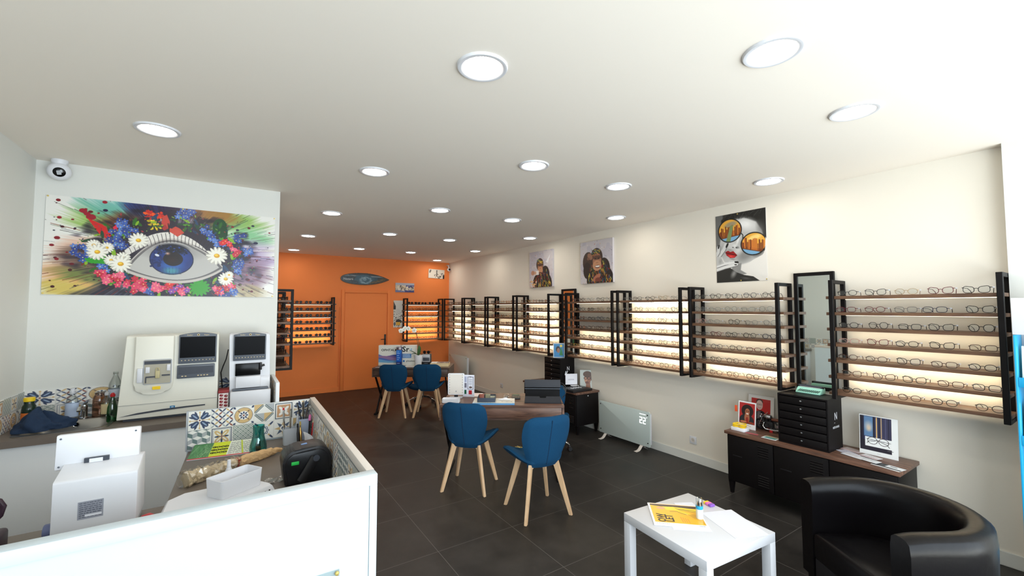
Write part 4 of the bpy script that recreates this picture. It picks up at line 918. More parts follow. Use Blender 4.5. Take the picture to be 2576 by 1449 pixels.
# black case with an arm on its front
t = thing('bench_heater', 'rounded black appliance with a folded arm in the counter corner', 'appliance', (.34, 2.36, zt))
P = [(.226, .8657), (.428, .8657), (.428, .97)] + [(.428 - .070 * (1 - math.cos(k * PI / 14)), .97 + .065 * math.sin(k * PI / 14)) for k in range(1, 8)] + [(.29, 1.030)] + [(.274 - .06 * math.sin(k * PI / 14) + .0, .970 + .058 * math.cos(k * PI / 14)) for k in range(0, 8)] + [(.215, .95)]
b = MB(); b.prism(P, 2.282, 2.42, 'xz', bev=.008); wp('body', b, M['blackp'], t)
P2 = [(x * .88 + .322 * .12, (z - .8657) * .86 + .8757) for x, z in P]; b = MB(); b.prism(P2, 2.272, 2.284, 'xz', bev=.004); wp('front_cover', b, mat('satin_black_plastic', (18, 19, 24), .3), t)
b = MB(); b.tube([(.29, 2.262, .885), (.32, 2.262, .93), (.355, 2.262, .985)], [.018, .020, .024], 12, sy=.5); wp('arm', b, M['blackp'], t)
b = MB(); b.tube([(.355, 2.252, .985), (.355, 2.248, .985)], .015, 14); wp('hinge_cap', b, M['dgrey'], t)
wp('control_panel', B(.285, .340, 2.33, 2.375, 1.020, 1.0305, bev=.002, rot=Matrix.Rotation(-.12, 3, 'Y')), M['dgrey'], t); wp('display', B(.300, .326, 2.345, 2.362, 1.029, 1.0335, rot=Matrix.Rotation(-.12, 3, 'Y')), mat('blue_lcd', (110, 150, 205), .3), t, 'small blue display')
wp('badge', B(.2475, .272, 2.32, 2.328, .998, 1.012, rot=Matrix.Rotation(-.75, 3, 'Y')), M['lgrey'], t)
wp('arrow_sticker', B(.250, .283, 2.2695, 2.2725, .962, .978, bev=.002), mat('green_sticker', (40, 190, 80), .5), t, 'green arrow sticker')
# ================================================================== wall art
def pins(t, pts, y=-.004):
    for x, z in pts:
        b = MB(); b.lathe([(.0005, -.006), (.005, -.005), (.0065, 0)], 10, (x, y, z), axis='y'); part('pin', b, M['brass'], t)
# ---- eye print
cv = Cv(2.0, 1.0, 520, (236, 235, 230)); R_ = random.Random(5); rs_ = np.random.RandomState(5)
dx, dy = cv.X - 1.0, (cv.Y - .52) * 1.15; rad = np.hypot(dx * .82, dy * 1.25); ang = np.arctan2(dy, dx)
ns = smooth_noise(cv.X.shape, 9, rs_); ns2 = smooth_noise(cv.X.shape, 26, rs_)
streak = np.interp(ang, np.linspace(-PI, PI, 240), rs_.rand(240)) * .5 + np.interp(ang, np.linspace(-PI, PI, 700), rs_.rand(700)) * .5
def wash(cx, cy, rx, ry, c, al=.85):
    d = np.hypot((cv.X - cx) / rx, (cv.Y - cy) / ry); cv.put(np.clip((1.25 - d) * 1.6 + (ns - .5) * .9 + (streak - .5) * 1.0, 0, 1), c, al)
for a in ((.42, .22, .30, .16, (150, 190, 90)), (.55, .10, .32, .14, (120, 190, 180)), (.35, .55, .34, .16, (226, 190, 170)), (.30, .82, .36, .18, (226, 168, 118)), (.16, .92, .22, .10, (214, 198, 110)), (.38, .78, .30, .10, (120, 140, 80)), (.33, .62, .26, .12, (120, 100, 90)), (.60, .24, .24, .12, (150, 80, 40)),
          (.92, .02, .34, .12, (50, 60, 130)), (1.05, .06, .3, .10, (52, 30, 70)), (1.55, .12, .34, .14, (150, 190, 100)), (1.70, .26, .26, .12, (140, 200, 150)), (1.35, .05, .25, .1, (180, 130, 70)), (1.74, .52, .26, .18, (186, 168, 200)), (1.70, .75, .26, .18, (150, 120, 140)), (1.72, .95, .2, .1, (190, 176, 140))): wash(*a)
wash(.95, 1.0, .62, .16, (40, 44, 70), .9)
d = np.hypot((cv.X - 1.02) / .78, (cv.Y - .56) / .52); cv.put(np.clip((1.05 - d) * 4 + (ns2 - .5) * 1.6 + (streak - .5) * .8, 0, 1), (44, 34, 54), .92)
for k in range(150):
    a = R_.uniform(0, 2 * PI); r0 = R_.uniform(.62, 1.0); r1 = r0 + R_.uniform(.03, .26); c = R_.choice([(110, 20, 34), (60, 30, 40), (36, 60, 40), (40, 36, 90), (150, 60, 40), (120, 30, 50)])
    cv.line(1 + r0 * 1.1 * math.cos(a), .52 + r0 * .8 * math.sin(a), 1 + r1 * 1.1 * math.cos(a), .52 + r1 * .8 * math.sin(a), R_.uniform(.002, .006), c, .9)
for k in range(60):
    x = R_.choice([R_.uniform(.05, .45), R_.uniform(1.55, 1.95)]); y = R_.uniform(.04, .96); r = R_.uniform(.004, .018); cv.ell(x, y, r * R_.uniform(1, 1.6), r, R_.choice([(150, 20, 44), (120, 20, 40), (36, 30, 80), (90, 20, 34)]))
for x, y, r in ((.27, .13, .024), (.33, .19, .03), (.30, .16, .02), (.43, .02, .016), (.10, .22, .014)): cv.ell(x, y, r * 1.3, r, (170, 24, 54))
cv.ell(1.43, .18, .07, .10, (20, 92, 44)); cv.ell(1.46, .24, .05, .08, (20, 84, 40))
cv.poly([(.30, .20), (.42, .26), (.50, .34), (.47, .42), (.40, .36)], (214, 40, 40)); cv.poly([(.50, .28), (.55, .22), (.53, .34)], (226, 50, 90)); 
for k in range(34): a_ = R_.uniform(0, 6.3); q_ = R_.random(); cv.ell(.83 + .085 * q_ * math.cos(a_), .115 + .06 * q_ * math.sin(a_), R_.uniform(.008, .035), R_.uniform(.006, .018), R_.choice([(226, 70, 30), (240, 110, 30), (206, 50, 36)]), a_)
for k in range(34): a_ = R_.uniform(0, 6.3); q_ = R_.random(); cv.ell(.84 + .075 * q_ * math.cos(a_), .215 + .07 * q_ * math.sin(a_), R_.uniform(.008, .032), R_.uniform(.006, .014), R_.choice([(230, 206, 40), (246, 226, 70), (200, 180, 40), (60, 70, 60)]), a_)
def leaf(x, y, a, L=.06, c=(96, 160, 40)): cv.ell(x + math.cos(a) * L / 2, y + math.sin(a) * L / 2, L / 2, L * .17, c, a)
for k in range(120):
    a = R_.uniform(0, 2 * PI); r = R_.uniform(.50, .70); leaf(1.02 + r * 1.02 * math.cos(a), .55 + r * .62 * math.sin(a), R_.uniform(0, 2 * PI), R_.uniform(.04, .10), R_.choice([(96, 160, 40), (60, 120, 40), (150, 190, 50), (40, 90, 60), (44, 84, 120)]))
for k in range(420):
    a = R_.uniform(0, 2 * PI); r = R_.uniform(.46, .80); x_, y_ = 1.02 + r * 1.0 * math.cos(a), .55 + r * .64 * math.sin(a)
    cv.ell(x_, y_, R_.uniform(.003, .016), R_.uniform(.002, .007), R_.choice([(30, 26, 40), (60, 50, 90), (90, 130, 60), (44, 84, 110), (120, 60, 50), (150, 180, 90), (24, 40, 34), (180, 70, 80)]), R_.random() * 3)
def forget(x, y, s=.034):
    for q in range(7):
        px, py = x + R_.uniform(-1.5, 1.5) * s, y + R_.uniform(-1.3, 1.3) * s; cv.petals(px, py, s * .85, 5, R_.choice([(82, 112, 182), (112, 146, 208), (64, 86, 156)]), R_.random(), .30, .55); cv.ell(px, py, s * .13, s * .13, (236, 226, 150))
for x, y in ((.26, .53), (.28, .60), (.53, .34), (.57, .24), (.49, .44), (.60, .46), (.64, .33), (1.08, .06), (1.13, .05), (1.31, .22), (1.36, .30), (1.42, .38), (1.64, .30), (1.71, .45), (1.62, .60), (1.60, .68), (1.60, .92), (.46, .71), (1.48, .95), (.80, .95)): forget(x, y)
def pinkf(x, y, c=(224, 84, 120), s=.034):
    for q in range(6):
        px, py = x + R_.uniform(-1.4, 1.4) * s, y + R_.uniform(-1.2, 1.2) * s; cv.petals(px, py, s * .95, 5, R_.choice([c, (236, 120, 150), (204, 50, 80)]), R_.random(), .32, .5); cv.ell(px, py, s * .14, s * .14, (250, 220, 160))
for x, y in ((.44, .79), (.46, .84), (.56, .80), (.60, .86), (.72, .84), (.77, .90), (.70, .92), (.90, .90), (.97, .93)): pinkf(x, y)
for x, y in ((1.0, .86), (1.58, .46), (1.50, .36), (1.54, .88)): pinkf(x, y, (226, 60, 50))
for x, y in ((1.05, .93), (1.10, .96), (1.44, .92)): pinkf(x, y, (150, 90, 180))
for k in range(14): a = k * 2 * PI / 14; leaf(1.26, .90, a, .10, (70, 170, 50))
for k in range(22): leaf(.40 + R_.uniform(-.05, .06), .67, R_.uniform(-2.6, -.5), .08, (60, 170, 50))
# eye
def arc(xs, ys, xm, ym, xe, ye, n=24): return [((1 - u) ** 2 * xs + 2 * u * (1 - u) * xm + u * u * xe, (1 - u) ** 2 * ys + 2 * u * (1 - u) * ym + u * u * ye) for u in [k / n for k in range(n + 1)]]
lid = arc(.60, .52, .98, .06, 1.34, .50); lidb = arc(1.34, .50, .98, .22, .62, .58)
cv.poly(lid + lidb, (232, 228, 222))
ey = arc(.62, .70, .88, .22, 1.20, .44) + arc(1.20, .44, 1.36, .52, 1.47, .66); eb = arc(1.47, .66, 1.12, .96, .62, .72)
cv.poly([(x, y - .018) for x, y in ey] + [(x, y + .03) for x, y in eb], (206, 200, 194)); cv.poly(ey + eb, (126, 122, 122)); cv.poly([(x * .93 + .07, y * .93 + .045) for x, y in ey] + [(x * .93 + .07, y * .95 + .03) for x, y in eb], (200, 198, 194)); cv.ell(1.0, .50, .36, .12, (150, 146, 146), 0, .7, .8)
cv.ell(1.0, .59, .195, .172, (26, 30, 66)); cv.ell(1.0, .59, .186, .163, (44, 70, 140)); cv.ell(1.04, .56, .13, .12, (70, 104, 176), 0, .8, .7); cv.ell(1.0, .66, .14, .09, (70, 120, 186), 0, .9, .6); cv.ell(1.0, .72, .10, .05, (110, 190, 190), 0, .8, .7); cv.ell(1.0, .475, .165, .075, (24, 26, 44), 0, 1.0, .5)
for k in range(60): cv.ell(1.0 + R_.uniform(-.14, .14), .50 + R_.uniform(-.06, .04), R_.uniform(.004, .02), R_.uniform(.003, .01), R_.choice([(24, 26, 44), (50, 80, 150), (36, 46, 90)]), R_.random() * 3)
for k in range(24): cv.ell(.87 + R_.uniform(-.05, .05), .60 + R_.uniform(-.08, .08), R_.uniform(.006, .02), R_.uniform(.004, .016), (34, 52, 110), R_.random() * 3)
#
for k in range(6): cv.line(.92 + k * .03, .68, .93 + k * .027, .75, .003, (60, 90, 120)); cv.line(.90, .69 + k * .012, 1.09, .69 + k * .012, .002, (60, 90, 120))
cv.ell(1.01, .585, .088, .078, (44, 24, 22)); cv.ell(1.0, .60, .06, .05, (66, 36, 26), 0, .8, .8); cv.ell(.96, .525, .03, .024, (236, 200, 180), 0, .9, .9); cv.ell(.87, .55, .02, .012, (220, 226, 236), .5)
for k in range(24):
    u = k / 23; x, y = .66 + .74 * u, .52 - .40 * (u - .04) * (1.06 - u) * 1.5 + .06 * u; s = (u - .42) * .10
    cv.curve([(x, y), (x + s * .3 - .006, y - .05), (x + s - .012, y - .105 + .03 * abs(u - .5))], .0055, (54, 34, 34))
def daisy(x, y, r, rot=0): 
    cv.petals(x, y, r, 15, (206, 202, 192), rot + .1, .15, .52); cv.petals(x, y, r * .96, 13, (242, 240, 230), rot, .13, .52); cv.ell(x, y, r * .27, r * .24, (222, 176, 40)); cv.ell(x - r * .05, y - r * .06, r * .16, r * .12, (248, 214, 80))
daisy(.46, .50, .06); daisy(.36, .48, .06); daisy(.39, .55, .085); daisy(.50, .63, .06); daisy(.59, .60, .065); daisy(.575, .665, .092); daisy(.71, .40, .085, .3); daisy(1.41, .52, .105, .2); daisy(1.505, .79, .078); daisy(1.535, .74, .045)
cv.poly([(.955, .25), (.895, .19), (.905, .12), (.94, .09), (.97, .17)], (206, 84, 70)); cv.poly([(.96, .27), (1.02, .215), (1.06, .235), (1.10, .28), (1.04, .33)], (210, 92, 74)); cv.poly([(.955, .245), (.925, .27), (.90, .25), (.93, .20)], (180, 60, 60)); cv.poly([(.97, .24), (1.05, .25), (1.08, .29), (1.02, .31), (.965, .28)], (214, 96, 76)); cv.line(.955, .19, .968, .30, .010, (50, 24, 26))
cv.a = 255 * (np.clip(cv.a, 0, 255) / 255) ** 1.28
t = thing('wall_print', 'wide print of a blue eye among flowers and paint splashes on the left wall', 'poster', (-.434, 4.496, 1.806))
part('print', print_mesh('print', cv, 1.488, .742, .004, 'front', -.005), [M['inkg'], M['whitep']], t); pins(t, [(-.735, .733), (.735, .733), (-.735, .01), (.735, .01), (.06, .735), (.03, .007)], -.005)
# ---- woman with round mirrored glasses
cv = Cv(1.0, 1.39, 170, (232, 228, 222)); v_ = cv.Y
G = lambda g: (g, g - 1, g - 3)
cv.rect(0, 0, 1, .30, G(50)); cv.poly([(0, 0), (.16, 0), (.12, .5), (0, .9)], G(104))
cv.poly([(.12, .10), (.3, 0), (1, 0), (1, .66), (.90, .60), (.82, .36), (.62, .15), (.32, .13), (.12, .34)], G(24))
cv.poly([(.12, .40), (.20, .22), (.36, .13), (.60, .13), (.82, .24), (.92, .42), (.97, .62), (.98, .80), (.93, .90), (.80, .98), (.62, 1.03), (.46, 1.06), (.30, 1.04), (.16, .96), (.09, .80), (.08, .58)], G(188))
cv.blur(4)
cv.ell(.60, .25, .30, .17, G(240), .3, .95, .8); cv.ell(.90, .40, .10, .22, G(110), -.2, .6, .8); cv.ell(.30, .62, .16, .16, G(206), .3, .8, .8); cv.ell(.16, .74, .14, .20, G(150), 0, .6, .8)
cv.ell(.62, .86, .30, .16, G(120), -.45, .75, .7); cv.ell(.46, .76, .10, .12, G(216), .2, .7, .8); cv.ell(.33, .98, .14, .07, G(206), -.2, .8, .8); cv.ell(.86, .84, .16, .09, G(60), -.55, .8, .7)
cv.ell(.46, .56, .035, .14, G(236), .35, .9, .8); cv.ell(.53, .60, .04, .12, G(130), .35, .6, .9); cv.ell(.40, .665, .07, .05, G(222), .4, .9, .8); cv.ell(.45, .70, .05, .03, G(90), .5, .7, .8)
cv.ell(.30, .74, .08, .03, G(110), .35, .6, .9); cv.ell(.34, .925, .09, .025, G(100), .3, .6, .9)
cv.poly([(.36, 1.04), (.52, 1.02), (.50, 1.16), (.62, 1.24), (.40, 1.28), (.30, 1.16)], G(140))
cv.blur(2)
cv.ell(.425, .705, .022, .010, G(26), .5); cv.ell(.355, .69, .018, .009, G(60), .3)
cv.poly([(0, 1.14), (.26, 1.08), (.34, 1.14), (.42, 1.20), (.56, 1.26), (.74, 1.30), (.86, 1.39), (0, 1.39)], G(40)); cv.ell(.36, 1.22, .07, .13, G(150), .5, .85, .8); cv.ell(.60, 1.33, .12, .03, G(90), .2, .7, .8)
for k in range(60):
    x = R_.uniform(.25, 1.0); cv.line(x, 0, x + R_.uniform(-.14, .05), R_.uniform(.05, .15), .005, G(R_.choice([12, 40, 64])))
for pts, tip in (([(0, .80), (.07, .84), (.17, .72), (.215, .62)], (.225, .655)), ([(-.02, .86), (.05, .76), (.06, .66)], (.05, .65))):
    cv.curve(pts, .085, G(120)); cv.curve([(x - .008, y - .004) for x, y in pts], .068, G(208))
for y0, y1 in ((1.01, 1.005), (1.085, 1.045)): cv.curve([(-.02, y0 + .05), (.18, y0), (.42, y1)], .075, G(110)); cv.curve([(-.02, y0 + .045), (.18, y0 - .006), (.42, y1 - .006)], .058, G(224))
cv.poly([(-.02, .84), (.10, .86), (.16, 1.0), (-.02, 1.04)], G(190)); cv.ell(.08, .95, .05, .08, G(150), .2, .6, .8)
cv.ell(.235, .635, .022, .055, G(14), .5); cv.ell(.055, .645, .018, .045, G(14), .2); cv.ell(.42, .995, .045, .020, G(14), .2); cv.ell(.40, 1.045, .03, .012, G(14), .1)
cv.poly([(.19, .77), (.25, .745), (.30, .775), (.36, .765), (.44, .86), (.38, .905), (.29, .90), (.22, .845)], (150, 14, 20)); cv.poly([(.24, .84), (.30, .835), (.40, .865), (.36, .90), (.29, .895)], (206, 40, 40)); cv.line(.20, .785, .42, .855, .014, (50, 4, 8)); cv.ell(.31, .87, .045, .012, (236, 110, 104), .3, .8, .8)
for cx, cy, rx, ry, seed in ((.295, .34, .235, .232, 1), (.76, .665, .238, .215, 2)):
    cv.ell(cx, cy, rx + .014, ry + .014, G(24)); cv.ell(cx, cy, rx - .01, ry - .01, (232, 170, 60)); cv.ell(cx + .02, cy - .12, rx * .7, ry * .3, (250, 214, 130) if seed == 2 else (150, 140, 120), -.2, .9, .5)
    inside = ((cv.X - cx) / (rx - .01)) ** 2 + ((cv.Y - cy) / (ry - .01)) ** 2 < 1
    sl = -.10 if seed == 1 else .28
    cv.put(inside & (cv.Y > cy + .08 + sl * (cv.X - cx)), (110, 60, 26)); rq = random.Random(seed)
    for k in range(17):
        x = cx - rx + 2 * rx * (k + .5) / 17; h = rq.uniform(.06, .20); cv.put(inside & (abs(cv.X - x) < .013) & (cv.Y > cy + .08 + sl * (x - cx) - h) & (cv.Y < cy + .12 + sl * (x - cx)), rq.choice([(150, 80, 26), (120, 56, 20), (196, 110, 40)]))
    cv.put(inside & (cv.Y > cy + .14 + sl * (cv.X - cx)), (120, 170, 206))
    if seed == 1: cv.put(inside & (abs(cv.X - (cx + .02 - (cv.Y - cy) * .25)) < .03 + .05 * (cv.Y - cy + .1)) & (cv.Y > cy - .10), (120, 140, 90))
cv.curve([(.50, .44), (.53, .43), (.56, .47), (.555, .53)], .02, G(30)); cv.line(.96, .80, 1.0, .80, .05, G(24)); cv.poly([(.985, .56), (1.0, .60), (1.0, 1.3), (.90, .99), (.97, .80)], (232, 228, 222)); cv.poly([(.52, 1.13), (.74, .98), (.92, .90), (1, .80), (1, 1.36), (.86, 1.28), (.60, 1.20)], (232, 228, 222))
t = thing('wall_print', 'tall black and white print of a woman with round orange mirrored glasses', 'poster', (XR - .002, 2.329, 1.978), RW)
part('print', print_mesh('print', cv, .515, .714, .003, 'front', -.003), [M['inkg'], M['whitep']], t); pins(t, [(-.02, .70), (0, .012), (.25, .012)], -.003)
# ---- two ape canvases
def ape(kind):
    cv = Cv(.64, .61, 108, (206, 200, 204)); r = random.Random(kind + 40)
    cv.put(smooth_noise(cv.X.shape, 7, np.random.RandomState(kind)) > .55, (186, 182, 196), .6)
    for k in range(110): cv.ell(r.uniform(0, .64), r.uniform(0, .61), r.uniform(.002, .008), r.uniform(.002, .006), r.choice([(200, 60, 50), (230, 160, 60), (90, 90, 120), (240, 240, 240), (150, 90, 90)]), r.random() * 3)
    body = [(40, 28, 26), (60, 40, 32), (220, 160, 40), (40, 90, 130), (170, 40, 34), (230, 210, 80), (60, 110, 70), (24, 20, 22)]
    hx, hy, s = (.33, .29, 1.0) if kind == 1 else (.30, .27, .82)
    cv.ell(hx + .06, .56, .26, .22, (36, 26, 26)); cv.ell(hx + .14, .42, .12, .16, (40, 30, 28))
    if kind == 1: cv.ell(.16, .30, .11, .15, (64, 44, 34)); cv.ell(.14, .42, .08, .12, (44, 32, 28))
    for k in range(120):
        a = r.uniform(0, 2 * PI); q = r.random() ** .5; x, y = hx + .06 + .24 * q * math.cos(a), .52 + .16 * q * math.sin(a)
        cv.line(x, y, x + r.uniform(-.03, .03), y + r.uniform(.01, .06), r.uniform(.004, .010), r.choice(body))
    for k in range(150):
        x, y = r.uniform(.10, .56), r.uniform(.30, .61)
        if kind == 0 and x < .2: continue
        cv.line(x, y, x + r.uniform(-.015, .02), y + r.uniform(.02, .055), r.uniform(.003, .011), r.choice(body), .85) if abs(x - hx - .05) < .14 + (y - .30) * .45 else None
    cv.ell(hx, hy - .05 * s, .12 * s, .13 * s, (58, 40, 34)); cv.ell(hx + .01, hy + .01, .085 * s, .12 * s, (164, 112, 84)); cv.ell(hx + .01, hy + .07 * s, .085 * s, .075 * s, (196, 142, 106)); cv.ell(hx + .01, hy - .045 * s, .085 * s, .03 * s, (96, 64, 50))
    for e in (-1, 1): cv.ell(hx + .01 + e * .032 * s, hy - .03 * s, .014, .011, (22, 14, 14)); cv.ell(hx + .01 + e * .012 * s, hy + .03 * s, .006, .005, (60, 36, 30))
    for k in range(26): cv.line(hx + r.uniform(-.1, .1) * s, hy + r.uniform(-.17, -.08) * s, hx + r.uniform(-.1, .1) * s, hy + r.uniform(-.15, -.06) * s, .006, r.choice(body))
    if kind == 1:
        cv.ell(hx + .02, hy + .085, .05, .022, (90, 30, 30)); cv.ell(hx + .02, hy + .082, .044, .012, (240, 234, 224)); cv.ell(.20, .22, .06, .04, (150, 104, 80), .7); cv.ell(.165, .25, .03, .02, (120, 80, 60))
        cv.ell(.33, .53, .09, .035, (176, 110, 84), -.5); cv.ell(.36, .56, .06, .03, (120, 60, 50))
    else:
        cv.ell(hx + .01, hy + .10, .05, .012, (90, 56, 46)); cv.rect(.17, .33, .27, .40, (236, 232, 228)); cv.ell(.17, .365, .03, .03, (214, 170, 140)); cv.ell(.10, .36, .05, .04, (190, 140, 112)); cv.poly([(.46, .20), (.58, .08), (.52, .22)], (226, 226, 230))
        for k in range(20): cv.ell(r.uniform(.02, .2), r.uniform(.5, .6), .02, .012, r.choice([(226, 190, 170), (240, 200, 120), (200, 150, 130)]))
    return cv
for kind, yc, lb in ((1, 4.368, 'square canvas of a grinning ape painted in bright colours, right of two'), (0, 5.668, 'square canvas of an ape holding a cup, left of two')):
    t = thing('canvas_print', lb, 'painting', (XR - .001, yc, 2.064), RW, 'ape canvases above the racks')
    part('canvas', print_mesh('canvas', ape(kind), .64, .61, .03, 'front', -.032), [M['ink'], mat('canvas_edge_%d' % kind, (206, 200, 202), .8)], t)
# ---- surfboard
def surf_shape(X, Y, m=0):
    x = X / 1.0; hw = .125 - m
    w_ = np.where(x < .45, np.sqrt(np.clip(1 - ((.45 - x) / (.45 - m * .8)) ** 2, 0, 1)) ** .85, np.clip(1 - ((x - .45) / (.55 - m * 1.6)) ** 2, 0, 1) ** .9)
    return np.abs(Y - .125) < hw * w_
cv = Cv(1.0, .25, 200, (18, 18, 20)); ins = surf_shape(cv.X, cv.Y, .017); rsn = np.random.RandomState(8)
n1 = smooth_noise(cv.X.shape, 12, rsn); n2 = smooth_noise(cv.X.shape, 40, rsn)
cv.put(ins, (26, 42, 50)); cv.put(ins & (cv.Y < .07 + .03 * n1), (40, 46, 50)); cv.put(ins & (abs(cv.Y - .055 - .02 * cv.X) < .012), (150, 166, 172), .7); cv.put(ins & (cv.Y > .08) & (cv.X > .35) & (cv.X < .75), (30, 72, 88), .8)
cv.put(ins & (np.hypot((cv.X - .48) / .16, (cv.Y - .13) / .08) < 1 + n1 * .4), (36, 80, 98)); cv.put(ins & (abs(np.hypot((cv.X - .50) / .13, (cv.Y - .15) / .075) - .8 + .4 * (n2 - .5)) < .18), (140, 164, 176), .75); cv.put(ins & (np.hypot((cv.X - .48) / .04, (cv.Y - .13) / .035) < 1), (150, 172, 182), .6)
cv.put(ins & (cv.Y > .19 - (cv.X - .55) * .35 + .03 * n2) & (cv.X > .58), (62, 52, 36)); cv.put(ins & (cv.Y > .19 - (cv.X - .55) * .35 + .03 * n2) & (cv.X > .58) & (n2 > .6), (110, 92, 54))
cv.put(ins & (cv.X < .33) & (n2 > .55), (46, 66, 76), .6)
t = thing('surfboard_plaque', 'dark surfboard shaped wall plaque painted with a breaking wave above the door', 'wall plaque', (2.368, YB - .002, 2.212))
me = print_mesh('painted_face', cv, 1.016, .252, .01, 'front', -.022, 0, 0, lambda X, Y: surf_shape(X, Y, .0)); part('painted_face', me, [M['inkg']], t, smooth=False)
P = []
for k in range(61):
    x = k / 60; wv = float(np.where(x < .45, math.sqrt(max(0, 1 - ((.45 - x) / .45) ** 2)) ** .85, max(0, 1 - ((x - .45) / .55) ** 2) ** .9)); P.append((x, wv * .125))
b = MB(); b.prism([((x - .5) * 1.016, .126 + h) for x, h in P] + [((x - .5) * 1.016, .126 - h) for x, h in P[::-1][1:-1]], -.0215, 0, 'xz'); part('board', b, M['gloss'], t)
part('lettering', _txt('Nazaré', .068, 0, 0, 0, .0005, FRONT(-.355, -.0228, .118)), mat('pale_ink', (200, 206, 208), .5), t, 'pale script lettering')
# ---- three small prints on the orange wall
def town(W, H, nx, base, seed, blue=False):
    cv = Cv(W, H, nx, base); r = random.Random(seed)
    if blue: cv.rect(0, 0, W, H * .22, (170, 176, 190)); cv.rect(W * .55, H * .22, W, H * .5, (70, 80, 140)); cv.rect(0, H * .76, W, H, (110, 120, 160)); cv.rect(W * .5, H * .8, W, H, (60, 66, 120))
    for k in range(90 if blue else 50):
        x, y = (r.uniform(0, W), r.uniform(H * .25, H * .78)) if blue else (r.uniform(W * .35, W), r.uniform(H * .35, H * .95)); s = r.uniform(.01, .035); cv.rect(x, y, x + s * .8, y + s, r.choice([(216, 196, 160), (190, 170, 140), (80, 72, 66), (236, 226, 206), (150, 130, 100)] if blue else [(60, 56, 54), (120, 112, 104), (226, 220, 206), (150, 144, 134), (30, 28, 28)]))
    if not blue: cv.rect(W * .48, H * .12, W * .54, H * .8, (90, 84, 78)); cv.ell(W * .51, H * .14, W * .03, H * .08, (70, 64, 60)); cv.rect(W * .9, H * .6, W, H, (30, 28, 28)); cv.ell(W * .1, H * .25, W * .05, H * .2, (110, 104, 98), .4)
    return cv
t = thing('small_print', 'small sepia print of a church in the top right of the orange wall', 'picture', (3.997, YB - .001, 2.418)); part('print', print_mesh('print', town(.40, .215, 90, (222, 214, 200), 3), .40, .212, .012, 'front', -.014), [M['ink'], M['tan']], t); t.rotation_euler = (0, math.radians(2.0), 0)
t = thing('small_print', 'small blue and beige print of a harbour town right of the door', 'picture', (3.238, YB - .001, 2.074)); part('print', print_mesh('print', town(.44, .215, 96, (196, 186, 170), 5, True), .435, .208, .012, 'front', -.014), [M['ink'], M['tan']], t)
cv = Cv(.21, .60, 60, (206, 202, 192)); r = random.Random(12)
cv.poly([(0, .02), (.05, .12), (.03, .2), (0, .2)], (70, 68, 66)); cv.rect(.0, .12, .05, .20, (26, 24, 24))
for k in range(130): x, y = r.uniform(0, .21), r.uniform(.22, .60); cv.rect(x, y, x + r.uniform(.006, .03), y + r.uniform(.004, .02), r.choice([(60, 58, 56), (140, 136, 130), (226, 224, 216), (90, 88, 84), (30, 28, 28)]))
cv.ell(.10, .24, .05, .06, (196, 192, 184)); cv.ell(.12, .47, .07, .05, (50, 46, 44)); cv.rect(.06, .48, .16, .55, (210, 160, 50)); cv.rect(.065, .44, .155, .48, (40, 36, 34)); cv.ell(.03, .52, .025, .04, (80, 90, 100))
t = thing('small_print', 'tall narrow grey print of a yellow tram left of the orange wall rack', 'picture', (3.088, YB - .001, 1.288)); part('print', print_mesh('print', cv, .208, .598, .012, 'front', -.014), [M['ink'], M['tan']], t)
# ================================================================== cameras, sockets
t = thing('dome_camera', 'white ceiling dome camera with round black front in the left corner', 'camera', (-1.100, 4.425, 2.715))
Q = Vector((.22, -.92, -.32)).normalized().to_track_quat('Z', 'Y').to_matrix().to_4x4()
b = MB(); b.lathe([(.045, -.045), (.062, -.03), (.066, 0), (.062, .02), (.05, .034), (.035, .04)], 28); me = b.mesh('housing'); me.transform(Q); part('housing', me, M['whitep'], t)
b = MB(); b.lathe([(.034, .038), (.034, .042), (.030, .0445), (.001, .0455)], 24); me = b.mesh('lens_cover'); me.transform(Q); part('lens_cover', me, M['gloss'], t, 'black glossy lens cover')
b = MB(); b.prism([(x, y) for x, y in rrect(-.018, .012, -.010, .014, .004)], .046, .0475, 'xy'); b.prism([(x, y) for x, y in rrect(-.002, .018, -.018, -.006, .003)], .046, .0478, 'xy'); me = b.mesh('icon'); me.transform(Q @ Matrix.Rotation(PI / 2 + .2, 4, 'Z')); part('icon', me, M['lgrey'], t)
b = MB(); b.lathe([(.046, 0.0845), (.046, .07), (.036, .05), (.03, -.03)], 20); part('mount', b, M['whitep'], t)
t = thing('dome_camera', 'small white camera with black lens in the far right ceiling corner', 'camera', (4.272, 9.24, 2.632))
b = MB(); b.ball((0, 0, 0), .042); part('housing', b, M['whitep'], t); b = MB(); b.lathe([(.022, -.030), (.024, -.040), (.016, -.046), (.001, -.047)], 16, axis='y'); part('lens', b, M['gloss'], t); b = MB(); b.tube([(0, 0, .03), (.0, .03, .10), (0, .108, .11)], .014, 10); part('bracket', b, M['whitep'], t)
def socket(y, lb, z=.24):
    t = thing('wall_socket', lb, 'socket', (XR, y, z), RW, 'white wall sockets'); b = MB(); b.box(-.042, .042, -.009, -.0005, -.042, .042, bev=.004); part('plate', b, M['whitep'], t)
    b = MB(); b.lathe([(.024, -.0095), (.022, -.011), (.019, -.0095), (.018, -.004)], 24, axis='y', cap=False); b.lathe([(.0195, -.0094), (.001, -.0092)], 24, axis='y'); part('well', b, M['lip'], t)
    b = MB(); b.lathe([(.0025, -.0096), (.002, -.012), (.0005, -.012)], 8, (0, 0, .008), axis='y'); part('earth_pin', b, M['steel'], t)
    b = MB(); b.lathe([(.003, -.0097), (.001, -.0100)], 8, (-.009, 0, -.002), axis='y'); b.lathe([(.003, -.0097), (.001, -.0100)], 8, (.009, 0, -.002), axis='y'); part('holes', b, M['gloss'], t)
